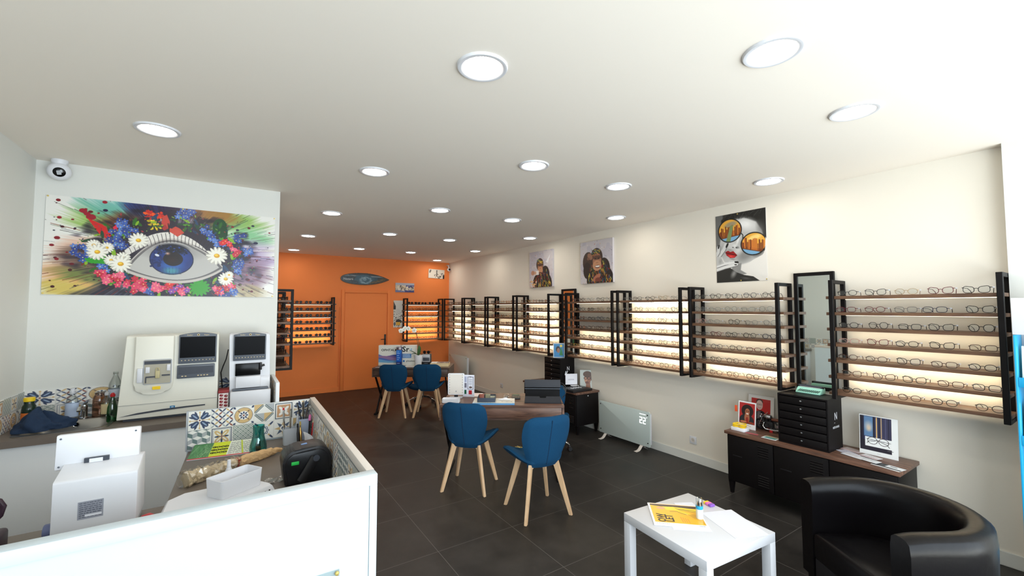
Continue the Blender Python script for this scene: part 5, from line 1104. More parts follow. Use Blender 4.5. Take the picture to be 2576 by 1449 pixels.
socket(2.911, 'white wall socket between the glass heater and the nearer black sideboard'); socket(6.951, 'white wall socket low on the right wall beyond the front desk')
# ================================================================== glass heaters
def heater(y0, y1, z0, z1, label, digits):
    t = thing('panel_heater', label, 'heater', (4.17, (y0 + y1) / 2, 0), RW); L = y1 - y0
    b = MB(); b.prism(rrect(-L / 2, L / 2, z0, z1, .012), -.016, -.006, 'xz', bev=.002); part('glass_panel', b, M['frost'], t)
    part('back_casing', B(-L / 2 + .02, L / 2 - .02, -.0055, .045, z0 + .02, z1 - .03, bev=.004), M['whitep'], t)
    for x in (-L / 2 + .03, L / 2 - .03):
        for z in (z0 + .045, z1 - .04): b = MB(); b.lathe([(.008, -.0165), (.007, -.021), (.001, -.022)], 12, (x, 0, z), axis='y'); part('fixing', b, M['blackp'], t)
    for x in (-L / 2 + .11, L / 2 - .13):
        b = MB(); b.sheet(lambda u, v: (x - .022 + .044 * u, -.125 + .20 * v, .004 + .055 * math.exp(-((v - .62) / .22) ** 2) + (0.0 if v < .99 else 0)), 4, 24, .006); part('foot', b, M['lip'], t)
    if digits:
        b = MB()
        for q in (0, 1):
            x, z, w2, h2, k2 = L / 2 - .150 + q * .052, z1 - .152, .038, .076, .0085
            for x0, x1, z0_, z1_ in ((0, w2, h2 - k2, h2), (w2 - k2, w2, h2 / 2, h2), (0, w2, h2 / 2 - k2 / 2, h2 / 2 + k2 / 2), (0, k2, 0, h2 / 2), (0, w2, 0, k2)): b.box(x + x0, x + x1, -.0171, -.0162, z + z0_, z + z1_)
        part('digits', b, M['digit'], t, 'lit white number 22', smooth=False); part('display_bar', B(L / 2 - .15, L / 2 - .06, -.0170, -.0162, z1 - .043, z1 - .037), M['digit'], t)
        part('degree_mark', B(L / 2 - .045, L / 2 - .039, -.0170, -.0162, z1 - .075, z1 - .068), M['digit'], t)
heater(3.36, 4.19, .062, .475, 'white glass panel heater showing 22 beside the black sideboard', True)
heater(8.06, 8.92, .24, .69, 'pale panel heater by the right wall near the orange corner', False)
# ================================================================== black metal sideboards
def sideboard(loc, label, frag=1.0):
    """front faces -Y local, origin at left front bottom"""
    t = thing('sideboard', label, 'sideboard', loc, RW, 'black metal sideboards with walnut tops'); L = 1.225
    b = MB(); b.box(0, L, 0.002, .405, .115, .537, bev=.003); part('body', b, M['black'], t)
    b = MB(); b.box(-.02, L + .015, -.018, .412, .5375, .565, bev=.003); part('top', b, M['walnut'], t)
    for k in range(3):
        x0 = .006 + k * (L - .006) / 3; x1 = x0 + (L - .006) / 3 - .008
        d = part('door', B(x0, x1, -.010, .0015, .125, .530, bev=.003), M['black'], t)
        hx = x0 + (.05 if k < 2 else (x1 - x0) - .13); b = MB(); b.box(hx, hx + .085, -.0135, -.0095, .352, .360, bev=.0015); part('handle', b, M['blackp'], d)
        for zc in (.455, .205):
            b = MB()
            for q in range(5): b.prism([(-.0100, zc + .04 - q * .02), (-.0165, zc + .034 - q * .02), (-.0100, zc + .026 - q * .02)], x1 - .125, x1 - .035, 'yz')
            part('louvre', b, M['black'], d)
    for x, y in ((.02, .03), (L - .02, .03), (.02, .375), (L - .02, .375)):
        b = MB(); s = .022; loft(b, [[(x + a * q, y + c * q, z) for a, c in ((-1, -1), (1, -1), (1, 1), (-1, 1))] for q, z in ((.012, 0), (s, .115))], True, True); part('leg', b, M['black'], t, smooth=False)
    return t
sb1 = sideboard((3.90, 2.268, 0), 'black metal sideboard with walnut top behind the black armchair')
sb2 = sideboard((3.905, 5.585, 0), 'black metal sideboard with walnut top behind the front desk')
part('lock_knob', B(1.2255, 1.232, .20, .214, .500, .514, bev=.003), M['whitep'], sb2, 'small white lock knob')
def chest(loc, label):
    t = thing('drawer_chest', label, 'drawer chest', loc, RW, 'black six drawer chests'); L = .37; H = .412; D = .27
    b = MB(); b.box(0, L, .004, D, 0, .012); b.box(0, L, .004, D, H - .012, H); b.box(0, .010, .004, D, .012, H - .012); b.box(L - .010, L, .004, D, .012, H - .012); b.box(.010, L - .010, D - .01, D, .012, H - .012); part('case', b, M['black'], t, smooth=False)
    for k in range(6):
        z0 = .014 + k * .0645; d = part('drawer', B(.013, L - .013, 0, .22, z0, z0 + .056, bev=.002), M['black'], t)
        b = MB(); b.lathe([(.003, 0), (.004, -.007), (.0085, -.012), (.007, -.018), (.001, -.019)], 12, (L / 2, 0, z0 + .036), axis='y'); part('knob', b, M['chrome'], d, 'small bright metal knob')
    m_ = Matrix.Translation((L + .0005, .15, .245)) @ Matrix.Rotation(PI / 2, 4, 'Z') @ Matrix.Rotation(PI / 2, 4, 'X')
    for tx, sz, dz, sx in (('N', .085, .02, .8), ('NETLOOKS', .024, -.065, 1.0), ('_', .045, -.010, .7)):
        part('lettering', _txt(tx, sz, 0, 0, 0, .0004, m_ @ Matrix.Translation((0 if tx != '_' else -.025, dz, 0)), sx), M['whitep'], t, 'white lettering')
    return t
chest((3.95, 1.842, .5655), 'black six drawer chest carrying a mint typewriter, on the nearer sideboard')
chest((3.955, 5.13, .5655), 'black six drawer chest on the far sideboard, below the narrow mirror')
# ---- on the near sideboard
zs = .5655; zc2 = .978
t = thing('toy_typewriter', 'small mint green typewriter on the black drawer chest in front of the mirror', 'typewriter', (4.16, 1.672, zc2), RW)
b = MB(); b.prism([(-.055, 0), (-.058, .012), (-.02, .028), (-.012, .048), (.05, .050), (.058, .03), (.058, 0)], -.092, .092, 'yz', bev=.005); part('body', b, M['mint'], t)
b = MB()
for r_ in range(3):
    for k in range(11): b.lathe([(.0055, 0), (.0055, .003), (.004, .004)], 8, (-.072 + k * .0145 + r_ * .003, -.049 + r_ * .0125, .0165 + r_ * .0048))
part('keys', b, M['blackp'], t, 'rows of black keys')
part('key_bed', B(-.084, .084, -.056, -.019, .011, .017, rot=Matrix.Rotation(.40, 3, 'X')), M['gloss'], t)
b = MB(); b.tube([(-.085, .012, .056), (.085, .012, .056)], .011, 14); part('roller', b, M['dgrey'], t); b = MB(); b.tube([(-.098, .012, .056), (-.085, .012, .056)], .010, 12); b.tube([(.085, .012, .056), (.098, .012, .056)], .010, 12); part('roller_knob', b, M['blackp'], t)
cv = Cv(.15, .02, 60, (230, 226, 214)); text_lines(cv, .005, .004, .145, 2, .008, (170, 40, 40), .004, 2); part('label_strip', print_mesh('label_strip', cv, .15, .012, .002, 'flat', -.010, 0, .0495), [M['ink'], M['whitep']], t)
def portrait(kind):
    if kind == 'afro':
        cv = Cv(.165, .25, 66, (240, 240, 242)); cv.rect(.010, .012, .155, .205, (178, 44, 44)); ins = (cv.X > .010) & (cv.X < .155) & (cv.Y > .012) & (cv.Y < .205)
        E = lambda x, y, rx, ry, c: cv.put(ins & (((cv.X - x) / rx) ** 2 + ((cv.Y - y) / ry) ** 2 < 1), c)
        E(.085, .085, .056, .058, (38, 28, 26)); E(.08, .175, .068, .06, (40, 40, 44)); E(.083, .15, .024, .05, (170, 104, 74)); E(.084, .172, .013, .030, (150, 44, 36)); E(.086, .095, .022, .032, (168, 102, 72)); E(.086, .112, .012, .006, (240, 226, 214)); E(.078, .088, .007, .004, (60, 30, 20)); E(.096, .088, .007, .004, (60, 30, 20)); E(.05, .19, .03, .01, (196, 120, 80)); E(.12, .192, .03, .009, (150, 60, 44)); cv.curve([(.06, .222), (.09, .217), (.12, .224)], .003, (150, 80, 70))
        return cv
    if kind == 'kid':
        cv = Cv(.235, .30, 70, (218, 214, 208)); cv.rect(.028, .03, .205, .30, (190, 46, 44)); cv.ell(.115, .24, .07, .10, (34, 32, 36)); cv.rect(.085, .15, .115, .30, (150, 148, 150))
        for k in range(10): cv.rect(.085, .155 + k * .015, .115, .161 + k * .015, (50, 48, 52))
        cv.ell(.105, .06, .032, .028, (70, 52, 44)); cv.ell(.105, .09, .03, .045, (214, 186, 176)); cv.ell(.093, .085, .011, .008, (60, 44, 48)); cv.ell(.093, .085, .008, .006, (200, 180, 174)); cv.ell(.118, .085, .011, .008, (60, 44, 48)); cv.ell(.118, .085, .008, .006, (200, 180, 174)); cv.ell(.106, .113, .013, .006, (150, 60, 60)); cv.ell(.106, .111, .011, .003, (236, 226, 222)); return cv
    if kind == 'curtain':
        cv = Cv(.235, .30, 120, (238, 240, 240)); cv.rect(.004, .006, .198, .268, (34, 30, 44)); cv.rect(.022, .008, .19, .19, (52, 56, 92)); cv.rect(.03, .01, .085, .16, (96, 130, 170)); cv.ell(.058, .085, .034, .05, (196, 190, 186), 0, .85, .8); cv.ell(.06, .10, .02, .03, (226, 196, 160), 0, .8, .9); cv.rect(.022, .008, .03, .19, (40, 40, 66))
        for x, w_, c in ((.085, .012, (30, 30, 48)), (.105, .007, (226, 186, 120)), (.118, .012, (40, 40, 62)), (.134, .006, (190, 160, 120)), (.145, .05, (58, 56, 84)), (.16, .006, (80, 80, 110)), (.178, .006, (36, 34, 54))): cv.rect(x, .01, x + w_, .19, c)
        cv.rect(.036, .165, .198, .235, (236, 238, 238)); cv.rect(.036, .235, .198, .252, (40, 34, 48)); cv.rect(.198, 0, .235, .30, (238, 240, 240))
        for cx in (.082, .150):
            a = np.hypot((cv.X - cx) / .030, (cv.Y - .190) / .026); cv.put(abs(a - 1) < .07, (60, 44, 46))
        cv.line(.046, .182, .192, .188, .0035, (40, 36, 40)); cv.line(.108, .184, .124, .186, .005, (40, 36, 40)); cv.curve([(.048, .212), (.062, .196), (.10, .19)], .004, (44, 38, 42)); cv.curve([(.184, .222), (.172, .204), (.13, .19)], .004, (44, 38, 42)); text_lines(cv, .172, .243, .228, 1, .01, (110, 112, 112), .004, 3, .6); cv.line(.11, .282, .13, .282, .002, (170, 170, 170)); return cv
    if kind == 'curly':
        cv = Cv(.215, .255, 64, (196, 202, 196)); cv.ell(.105, .28, .06, .05, (150, 110, 90)); cv.poly([(.085, .18), (.14, .18), (.15, .255), (.08, .255)], (150, 104, 80)); cv.ell(.105, .06, .062, .045, (92, 62, 42)); cv.ell(.15, .10, .02, .05, (80, 54, 38)); cv.ell(.105, .125, .047, .068, (188, 136, 106)); cv.ell(.125, .145, .024, .055, (140, 92, 70), 0, .8); cv.ell(.105, .075, .05, .028, (92, 62, 42))
        for e in (.078, .125): a = np.hypot((cv.X - e) / .022, (cv.Y - .115) / .016); cv.put(abs(a - 1) < .22, (50, 30, 24))
        cv.ell(.098, .178, .026, .018, (120, 70, 50)); cv.ell(.098, .172, .012, .004, (90, 44, 40)); return cv
def card(name, label, kind, w_, h, loc, lean, m2=M['whitep'], group=None, rz=RW):
    t = thing(name, label, 'display card', loc, rz, group); me = print_mesh('printed_face', portrait(kind), w_, h, .004, 'front', 0); me.transform(Matrix.Rotation(lean, 4, 'X')); part('printed_face', me, [M['inkg'], m2], t)
    b = MB(); b.prism([(.005, 0), (.004 + h * .55 * math.sin(-lean), h * .6), (.055, 0)], -.004, .004, 'yz'); part('prop', b, M['paper'], t); return t
card('display_card', 'white card with a woman with afro hair on red, in front', 'afro', .165, .25, (4.105, 2.195, zs), -.10)
card('display_card', 'larger pale framed card of a smiling person on red, behind', 'kid', .235, .30, (4.252, 2.142, zs), -.10)
card('display_card', 'white display card showing round glasses and dark curtains', 'curtain', .235, .30, (4.185, 1.232, zs), -.06)
solo('shelf_tag', B(4.118, 4.122, 2.288, 2.312, .705, .765, bev=.001), mat('orange_tag', (238, 92, 50), .5), 'small orange tag sticking out behind the white red portrait card', 'tag')
bpy.data.objects['shelf_tag'].scale.z = 1
t = thing('carton', 'flat white carton under the yellow glasses at the left end of the sideboard', 'box', (4.0, 2.20, zs), RW); part('carton', B(-.062, .062, -.045, .045, 0, .030, bev=.002), M['paper'], t)
for k in range(2):
    t = thing('display_glasses', ['upper of two bright yellow glasses frames stacked on the white carton', 'lower of two bright yellow glasses frames stacked on the white carton'][k], 'glasses frame', (4.0, 2.20, zs + .0305 + .018 * (1 - k)), RW + .12 * (1 - k), 'yellow glasses frames')
    b = MB()
    for s in (-1, 1): b.tube([(s * .031 + .024 * math.cos(a * PI / 9), -.02 + .019 * math.sin(a * PI / 9), .006) for a in range(18)], .0045, 8, closed=True)
    b.tube([(-.009, -.016, .007), (0, -.012, .009), (.009, -.016, .007)], .0045, 8); part('front_frame', b, M['yellow'], t)
    for s in (-1, 1): b = MB(); b.tube([(s * .056, -.016, .008), (s * .05, .01, .010), (s * .012, .036, .011), (s * -.045, .038, .010)], .004, 8); part('temple', b, M['yellow'], t)
solo('leaflet', B(3.965, 3.99, 2.03, 2.13, zs, zs + .0015, rot=RZ(.15)), mat('pink_leaflet', (196, 84, 96), .5), 'small pink slip lying on the near sideboard', 'paper')
# toy motorbike
t = thing('toy_motorbike', 'black and chrome model motorbike left of the drawer chest', 'model motorbike', (4.20, 2.045, zs + .0012), RW)
def wheel(x, y, r):
    b = MB(); b.tube([(x + r * math.cos(a * PI / 12), y, r + .0095 + r * math.sin(a * PI / 12)) for a in range(24)], .009, 8, closed=True)
    for k in range(5): a = k * 2 * PI / 5; b.tube([(x, y, r + .0095), (x + r * .85 * math.cos(a), y, r + .0095 + r * .85 * math.sin(a))], .0028, 6, mi=1)
    b.lathe([(.010, -.012), (.010, .012)], 12, (x, y, r + .0095), axis='y', mi=1); part('wheel', b, [M['blackp'], M['silver']], t)
wheel(-.072, 0, .042); wheel(.088, 0, .046)
b = MB(); b.tube([(-.072, -.018, .046), (-.05, -.018, .10), (-.043, -.014, .13)], .005, 8); b.tube([(-.072, .018, .046), (-.05, .018, .10), (-.043, .014, .13)], .005, 8); b.tube([(-.03, -.055, .155), (-.036, -.03, .142), (-.04, 0, .138), (-.036, .03, .142), (-.03, .055, .155)], .0042, 8); part('fork', b, M['chrome'], t)
b = MB(); b.ball((-.066, 0, .118), .021, sc=(.8, 1, 1)); part('headlight', b, M['silver'], t)
b = MB(); b.ball((.0, 0, .128), .04, sc=(1.1, .72, .62)); part('fuel_tank', b, M['silver'], t, 'silver fuel tank')
b = MB(); b.box(.036, .115, -.024, .024, .102, .122, bev=.009, seg=3); part('seat', b, mat('brown_saddle', (112, 60, 40), .5), t, 'brown saddle')
b = MB(); b.box(-.03, .05, -.022, .022, .03, .088, bev=.006); 
for k in range(4): b.lathe([(.020, 0), (.020, .004)], 12, (-.012, 0, .088 + .006 * k)); b.lathe([(.018, 0), (.018, .004)], 12, (.022, 0, .086 + .006 * k))
b.tube([(-.03, 0, .06), (-.045, 0, .11), (.05, 0, .105), (.088, 0, .05)], .006, 8); b.lathe([(.018, -.03), (.018, -.022)], 14, (.0, 0, .052), axis='y'); part('engine', b, M['blackp'], t)
b = MB(); b.tube([(-.02, -.03, .08), (-.03, -.034, .045), (-.01, -.036, .022), (.05, -.036, .020), (.11, -.038, .026)], [.006, .006, .006, .009, .008], 10); part('exhaust', b, M['chrome'], t)
b = MB(); b.tube([(.088 + .06 * math.cos(a), 0, .05 + .06 * math.sin(a)) for a in [PI * k / 10 for k in range(1, 9)]], .010, 8, sy=.5); part('mudguard', b, M['gloss'], t)
solo('emblem_tag', B(4.152, 4.158, 1.985, 2.012, zs, zs + .022, bev=.002), M['red'], 'tiny red block at the foot of the model motorbike', 'block')
def leaflet(label, cx, cy, rz, w_, h, col, seed, lay=0, dark=False, group=None):
    cv = Cv(w_, h, 50, col); text_lines(cv, w_ * .08, h * .12, w_ * .9, 5, h * .12, (150, 142, 150) if not dark else (40, 44, 48), h * .03, seed, .6)
    if seed % 3 == 0: cv.rect(0, 0, w_ * .4, h, (120, 112, 116))
    if seed % 3 == 1: cv.rect(0, h * .7, w_, h, (208, 176, 180))
    if seed == 7: cv.rect(0, 0, w_, h, (236, 240, 240)); cv.rect(w_ * .1, h * .35, w_ * .9, h * .85, (96, 158, 152)); cv.rect(0, 0, w_, h * .3, (180, 168, 130))
    if seed == 11: cv.rect(0, 0, w_, h, (40, 44, 46)); cv.rect(w_ * .4, 0, w_, h * .6, (236, 240, 244)); cv.rect(w_ * .52, h * .2, w_ * .76, h * .36, (60, 62, 66)); cv.rect(0, h * .88, w_, h, (240, 240, 240))
    me = print_mesh('leaflet', cv, w_, h, .0014, 'flat', -h / 2); tag(link('leaflet', me, [M['inkg'], M['paper']], None, (cx, cy, zs + .0003 + .0017 * lay), rz), label, 'leaflet', group)
leaflet('teal and tan leaflet in front of the drawer chest', 3.985, 1.92, RW, .12, .10, (236, 240, 240), 7)
GL = 'white leaflets fanned on the near sideboard'
leaflet('brownish leaflet at the back, touching the drawer chest', 4.195, 1.40, RW - .25, .13, .085, (190, 172, 170), 4, 0, False, GL)
leaflet('white leaflet with violet lines right against the chest', 4.085, 1.395, RW - .55, .14, .085, (214, 210, 226), 2, 1, False, GL)
leaflet('white leaflet at the front of the fan, below the violet one', 4.03, 1.335, RW - .30, .15, .08, (230, 230, 236), 5, 2, False, GL)
leaflet('pink edged white leaflet in front of the display card', 4.10, 1.255, RW - .30, .12, .075, (234, 228, 230), 1, 3, False, GL)
leaflet('plain white leaflet at the front edge right of the fan', 3.995, 1.23, RW - .22, .12, .07, (236, 238, 240), 8, 4, False, GL)
leaflet('black and white leaflet at the right end of the sideboard', 3.965, 1.115, RW - .18, .17, .095, (60, 62, 64), 11, 0, True)
# ---- on the far sideboard
t = thing('display_tray', 'black tray of white tipped samples on the far sideboard', 'tray', (4.04, 4.505, zs), RW)
b = MB(); b.box(-.13, .13, -.18, .17, 0, .034, bev=.003); part('base', b, M['blackp'], t)
for k in range(5): b = MB(); b.box(-.02, .03, -.10 + k * .048, -.082 + k * .048, .0345, .041, bev=.002, rot=RZ(.3)); part('sample', b, M['whitep'] if k < 4 else M['silver'], t, 'white sample strip')
for k in range(6): b = MB(); b.tube([(-.10 + .006 * k, -.13 + k * .05, .036), (-.075, -.12 + k * .05, .044), (-.05, -.125 + k * .05, .036)], .003, 6); part('glasses_sample', b, M['silver'] if k % 2 else M['black'], t)
t = thing('booklet', 'white booklet standing open against the drawer chest on the far sideboard', 'booklet', (4.10, 4.685, zs + .0345)); t.rotation_euler = (0, 0, math.radians(-25))
cv = Cv(.18, .15, 60, (236, 236, 244)); text_lines(cv, .04, .075, .14, 2, .01, (120, 120, 140), .004, 4); part('cover', print_mesh('cover', cv, .175, .152, .004, 'front', 0, 0, .014), [M['ink'], M['paper']], t); part('foot', B(-.02, .09, -.07, .0, .002, .006), M['paper'], t)
b = MB(); b.prism([(-.098, .15), (-.082, .205), (-.072, .205), (-.086, .15)], .004, .006, 'xz'); b.prism([(-.086, .15), (-.056, .205), (-.048, .205), (-.074, .15)], .006, .008, 'xz'); part('letter', b, M['paper'], t)
card('display_card', 'pale card of a curly haired man with glasses on the far sideboard', 'curly', .215, .255, (4.285, 4.545, zs), -.06, mat('slate_card_edge', (80, 110, 136), .5), None, math.radians(-42))
t = thing('photo_card', 'small blue photo card with a white border on the far drawer chest', 'photo', (4.05, 4.90, .978), math.radians(-40))
cv = Cv(.19, .24, 50, (206, 210, 212)); cv.rect(.012, .012, .178, .228, (60, 132, 186)); cv.ell(.08, .10, .035, .05, (46, 34, 32)); cv.ell(.085, .12, .024, .04, (150, 110, 90)); cv.poly([(.10, .2), (.13, .05), (.16, .2)], (40, 120, 64)); cv.ell(.13, .045, .02, .02, (230, 206, 70)); part('print', print_mesh('print', cv, .17, .215, .004, 'front', 0), [M['inkg'], M['whitep']], t); b = MB(); b.prism([(.005, 0), (.005, .12), (.05, 0)], -.004, .004, 'yz'); part('prop', b, M['paper'], t)
# ================================================================== blue shell chairs
def shell_parts(t, dz=0.0):
    def seatf(u, v):
        a = u * 2 - 1; y = .235 - .385 * v
        w_ = .118 + .125 * max(0, 1 - ((v - .30) / .72) ** 2) ** .8; w_ *= 1 - .35 * max(0, .10 - v) / .10 * .6
        up = .090 * abs(a) ** 2.6 * math.sin(PI * min(1, max(0, .18 + .80 * v))) ** 1.2
        return (a * w_, y - .02 * a * a * (1 - v), .448 + up - .016 * math.sin(PI * v) + dz)
    b = MB(); b.sheet(seatf, 28, 20, .056); part('seat', b, M['blue'], t)
    def backf(u, v):
        a = u * 2 - 1; z = .402 + .430 * v
        w_ = .140 + .078 * math.sin(PI * .5 * min(1.0, v / .68)) ** 1.5; w_ *= 1 - .06 * max(0, (v - .70) / .30) ** 2
        rnd_ = .046 * max(0, (abs(a) - .52) / .48) ** 2.6 * max(0, (v - .6) / .4) ** 1.2
        y = -.165 - .040 * v - .045 * v * v + .075 * a * a * (.45 + .55 * v) + .040 * (1 - v) ** 3
        return (a * w_, y, z - rnd_ + dz)
    b = MB(); b.sheet(backf, 28, 22, .050); part('backrest', b, M['blue'], t)
    b = MB(); P = [backf(.5, v / 16) for v in range(1, 16)]; b.tube([(x, y - .0262, z) for x, y, z in P], .0028, 6); part('seam', b, M['navy'], t, 'dark stitched centre seam')
def chair(loc, rz, label):
    t = thing('shell_chair', label, 'chair', loc, rz, 'blue fabric chairs with wooden legs'); shell_parts(t)
    for sx in (-1, 1):
        for sy in (-1, 1):
            b = MB(); tx, ty, bx, by = sx * .115, sy * .105, sx * .208, sy * .198
            ax = Vector((sx * -1, sy * 1, 0)).normalized(); n_ = Vector((sx, sy, 0)).normalized(); R_2 = []
            for q, h1, h2, z in ((0, .026, .013, .432), (.5, .021, .0125, .216), (1, .0145, .012, 0.0)):
                c = Vector((tx + (bx - tx) * q, ty + (by - ty) * q, z)); R_2.append([c + n_ * h1 + ax * h2, c - n_ * h1 + ax * h2, c - n_ * h1 - ax * h2, c + n_ * h1 - ax * h2])
            loft(b, R_2, True, True); bmesh.ops.bevel(b.bm, geom=list(b.bm.edges), offset=.003, segments=2, affect='EDGES'); part('leg', b, M['beech'], t)
    for a in (1, -1):
        b = MB(); n_ = Vector((a, 1, 0)).normalized(); p = Vector((-n_.y, n_.x, 0))
        R_2 = [[n_ * s * .155 + p * q * .012 + Vector((0, 0, z)) for q, z in ((-1, .392 + .012 * (1 - abs(s))), (1, .392 + .012 * (1 - abs(s))), (1, .4315 - (.0 if a > 0 else .0)), (-1, .4315))] for s in (-1, -.5, 0, .5, 1)]
        loft(b, R_2, True, True); part('cross_bar', b, M['beech'], t)
    return t
chA = chair((1.955, 3.715, 0), math.radians(-47), 'blue chair tucked under the left half of the front walnut desk')
chB = chair((2.205, 2.965, 0), math.radians(-8.7), 'blue chair pulled out in front of the front desk, nearest the camera')
chC = chair((2.225, 6.79, 0), math.radians(-33.4), 'left blue chair at the far walnut desk')
chD = chair((2.675, 6.52, 0), math.radians(-31), 'right blue chair at the far walnut desk')
t = thing('key_ring', 'small black and gold keys lying on the seat of the nearest blue chair', 'keys', (2.15, 3.03, .50)); t.location = (2.128, 3.10, .492)
b = MB(); b.tube([(.012 * math.cos(k * PI / 6), .012 * math.sin(k * PI / 6), .004) for k in range(12)], .002, 6, closed=True); part('ring', b, M['brass'], t)
for k in range(3): b = MB(); b.box(-.006, .006, .010, .055, .0, .003, bev=.001, rot=RZ(k * .5 - .5), piv=(0, 0, 0)); part('key', b, M['brass'] if k else M['blackp'], t)
def office_chair(loc, rz, label, dz):
    t = thing('office_chair', label, 'office chair', loc, rz, 'blue office chairs behind the desks'); shell_parts(t, dz)
    b = MB(); b.lathe([(.028, .13), (.028, .30), (.018, .305), (.018, .43 + dz), (.06, .435 + dz)], 18); part('gas_column', b, M['chrome'], t)
    for k in range(5):
        a = k * 2 * PI / 5 + .3; b = MB(); c, s = math.cos(a), math.sin(a); b.tube([(.02 * c, .02 * s, .15), (.14 * c, .14 * s, .135), (.25 * c, .25 * s, .085), (.265 * c, .265 * s, .065)], [.024, .019, .015, .012], 10, sx=.7); part('base_arm', b, M['chrome'], t)
        b = MB()
        for e in (-1, 1): b.lathe([(.024, e * .004), (.026, e * .008), (.026, e * .020), (.022, e * .024)], 14, (0, 0, 0), axis='y')
        b.box(-.012, .012, -.006, .006, 0, .034, bev=.002); me = b.mesh('castor'); me.transform(Matrix.Translation((.27 * c, .27 * s, .0262)) @ Matrix.Rotation(a + .6, 4, 'Z')); part('castor', me, M['blackp'], t)
    return t
office_chair((2.86, 7.26, 0), math.radians(150), 'blue office chair on chrome castors behind the far walnut desk', -.13)
office_chair((3.27, 4.17, 0), math.radians(143), 'blue office chair behind the right end of the front desk', -.085)
# ================================================================== walnut desks
def desk(loc, rz, L, D, label, m_):
    t = thing('writing_desk', label, 'desk', loc, rz, 'walnut desks on black crossed legs')
    b = MB(); b.box(0, L, 0, D, .725, .75, bev=.0015); b.box(0, .022, 0, D, .600, .7248); b.box(L - .022, L, 0, D, .600, .7248); b.box(.022, L - .022, .02, D, .600, .615); b.box(.022, L - .022, D - .02, D, .615, .7248); part('carcass', b, m_, t, smooth=False)
    d = part('drawer_front', B(.026, L - .026, .006, .024, .618, .722, bev=.001), m_, t)
    part('drawer_gap', B(.0225, L - .0225, .0245, .03, .6155, .7245), M['blackp'], t)
    for x in (.035, L - .075):
        for a, b_ in (((.05), (D - .04)), ((D - .05), (.04))):
            b = MB(); y0, y1 = a, b_; b.prism([(y0 - .022, .5995), (y0 + .022, .5995), (y1 + .022, .022), (y1 - .022, .022)], x + (0 if a < .2 else .021), x + (.019 if a < .2 else .040), 'yz'); part('leg', b, M['black'], t, smooth=False)
        b = MB(); b.box(x, x + .04, .015, D - .015, 0, .0215, bev=.002); part('foot_bar', b, M['black'], t)
    return t
a1, a2 = math.radians(-34.1), math.radians(-33.3)
D1 = (1.732, 3.947, 0); D2 = (1.901, 7.001, 0)
desk(D1, a1, 1.235, .60, 'walnut desk nearest the camera, beside the black sideboard', M['walnut'])
desk(D2, a2, 1.243, .58, 'dark walnut desk at the back, in front of the orange wall', M['walnutd'])
def on(Dk, a, x, y, z=.7503): c, s = math.cos(a), math.sin(a); return (Dk[0] + x * c - y * s, Dk[1] + x * s + y * c, z)
# ---- front desk
t = thing('tray', 'small open white tray at the left end of the front desk', 'tray', on(D1, a1, .10, .115), a1)
b = MB(); rings = [[(x, y, z) for x, y in rrect(-.088 + d, .088 - d, -.048 + d, .048 - d, .014)] for d, z in ((.006, 0), (0, .006), (0, .042), (.003, .042), (.008, .006))]; loft(b, rings, True, True); part('shell', b, M['whitep'], t); b = MB()
for k in range(3): b.box(-.05 + k * .022, -.036 + k * .022, .038, .0395, .018, .024)
part('red_print', b, M['red'], t, 'tiny red marks on the inner wall')
t = thing('tabletop_mirror', 'white rectangular makeup mirror with rows of dots on the front desk', 'mirror', on(D1, a1, .115, .36), a1)
b = MB(); b.prism(rrect(-.088, .088, .030, .258, .012), -.010, .004, 'xz', bev=.003); part('frame', b, M['whitep'], t)
b = MB(); b.prism(rrect(-.076, .076, .040, .247, .006), -.0115, -.0105, 'xz'); part('face', b, mat('pale_mirror_face', (226, 220, 212), .25), t)
b = MB()
for s in (-1, 1):
    for k in range(8): b.box(s * .068 - .003, s * .068 + .003, -.0125, -.0116, .052 + k * .027, .058 + k * .027)
part('led_dots', b, M['grey'], t); b = MB(); b.lathe([(.006, -.0118), (.0062, -.0125), (.0045, -.0125), (.0044, -.0118)], 16, (0, 0, .068), axis='y'); part('touch_button', b, M['lgrey'], t)
b = MB(); b.box(-.02, .02, -.006, .002, .006, .035); part('stem', b, M['blackp'], t); b = MB(); b.box(-.07, .07, -.045, .045, 0, .008, bev=.003); part('base', b, M['lgrey'], t)
cv = Cv(.12, .24, 60, (226, 228, 240)); cv.rect(.005, .02, .038, .08, (176, 182, 206)); cv.rect(.005, .09, .038, .14, (120, 120, 136)); cv.rect(.012, .165, .036, .21, (20, 96, 66)); cv.rect(.060, .168, .095, .212, (184, 26, 40)); cv.rect(.048, .02, .110, .158, (40, 46, 76)); cv.rect(.053, .025, .105, .153, (232, 234, 244)); text_lines(cv, .06, .04, .098, 7, .011, (130, 130, 150), .005, 6); cv.ell(.08, .135, .018, .01, (90, 70, 66)); cv.rect(.066, .018, .09, .026, (20, 22, 34))
t = thing('brochure_stand', 'white standing leaflet with a phone picture beside the makeup mirror', 'leaflet', on(D1, a1, .245, .395), a1 - .18); part('panel', print_mesh('panel', cv, .125, .235, .004, 'front', 0), [M['ink'], M['paper']], t); b = MB(); b.prism([(.005, 0), (.005, .12), (.07, 0)], -.05, .05, 'yz'); part('foot', b, M['paper'], t)
cv = Cv(.42, .26, 110, (228, 226, 218)); cv.rect(0, .225, .42, .26, (90, 160, 214)); text_lines(cv, .02, .2, .2, 2, .012, (150, 160, 170), .006, 2)
for x in (.15, .34): 
    for s in (-1, 1): a = np.hypot((cv.X - x - s * .026) / .024, (cv.Y - .165) / .016); cv.put(abs(a - 1) < .14, (60, 50, 46))
t = thing('catalogue', 'large blue edged catalogue lying on the front desk', 'catalogue', on(D1, a1, .535, .012), a1); part('cover', print_mesh('cover', cv, .42, .26, .012, 'flat', 0), [M['inkg'], mat('blue_page_edge', (96, 160, 214), .5)], t)
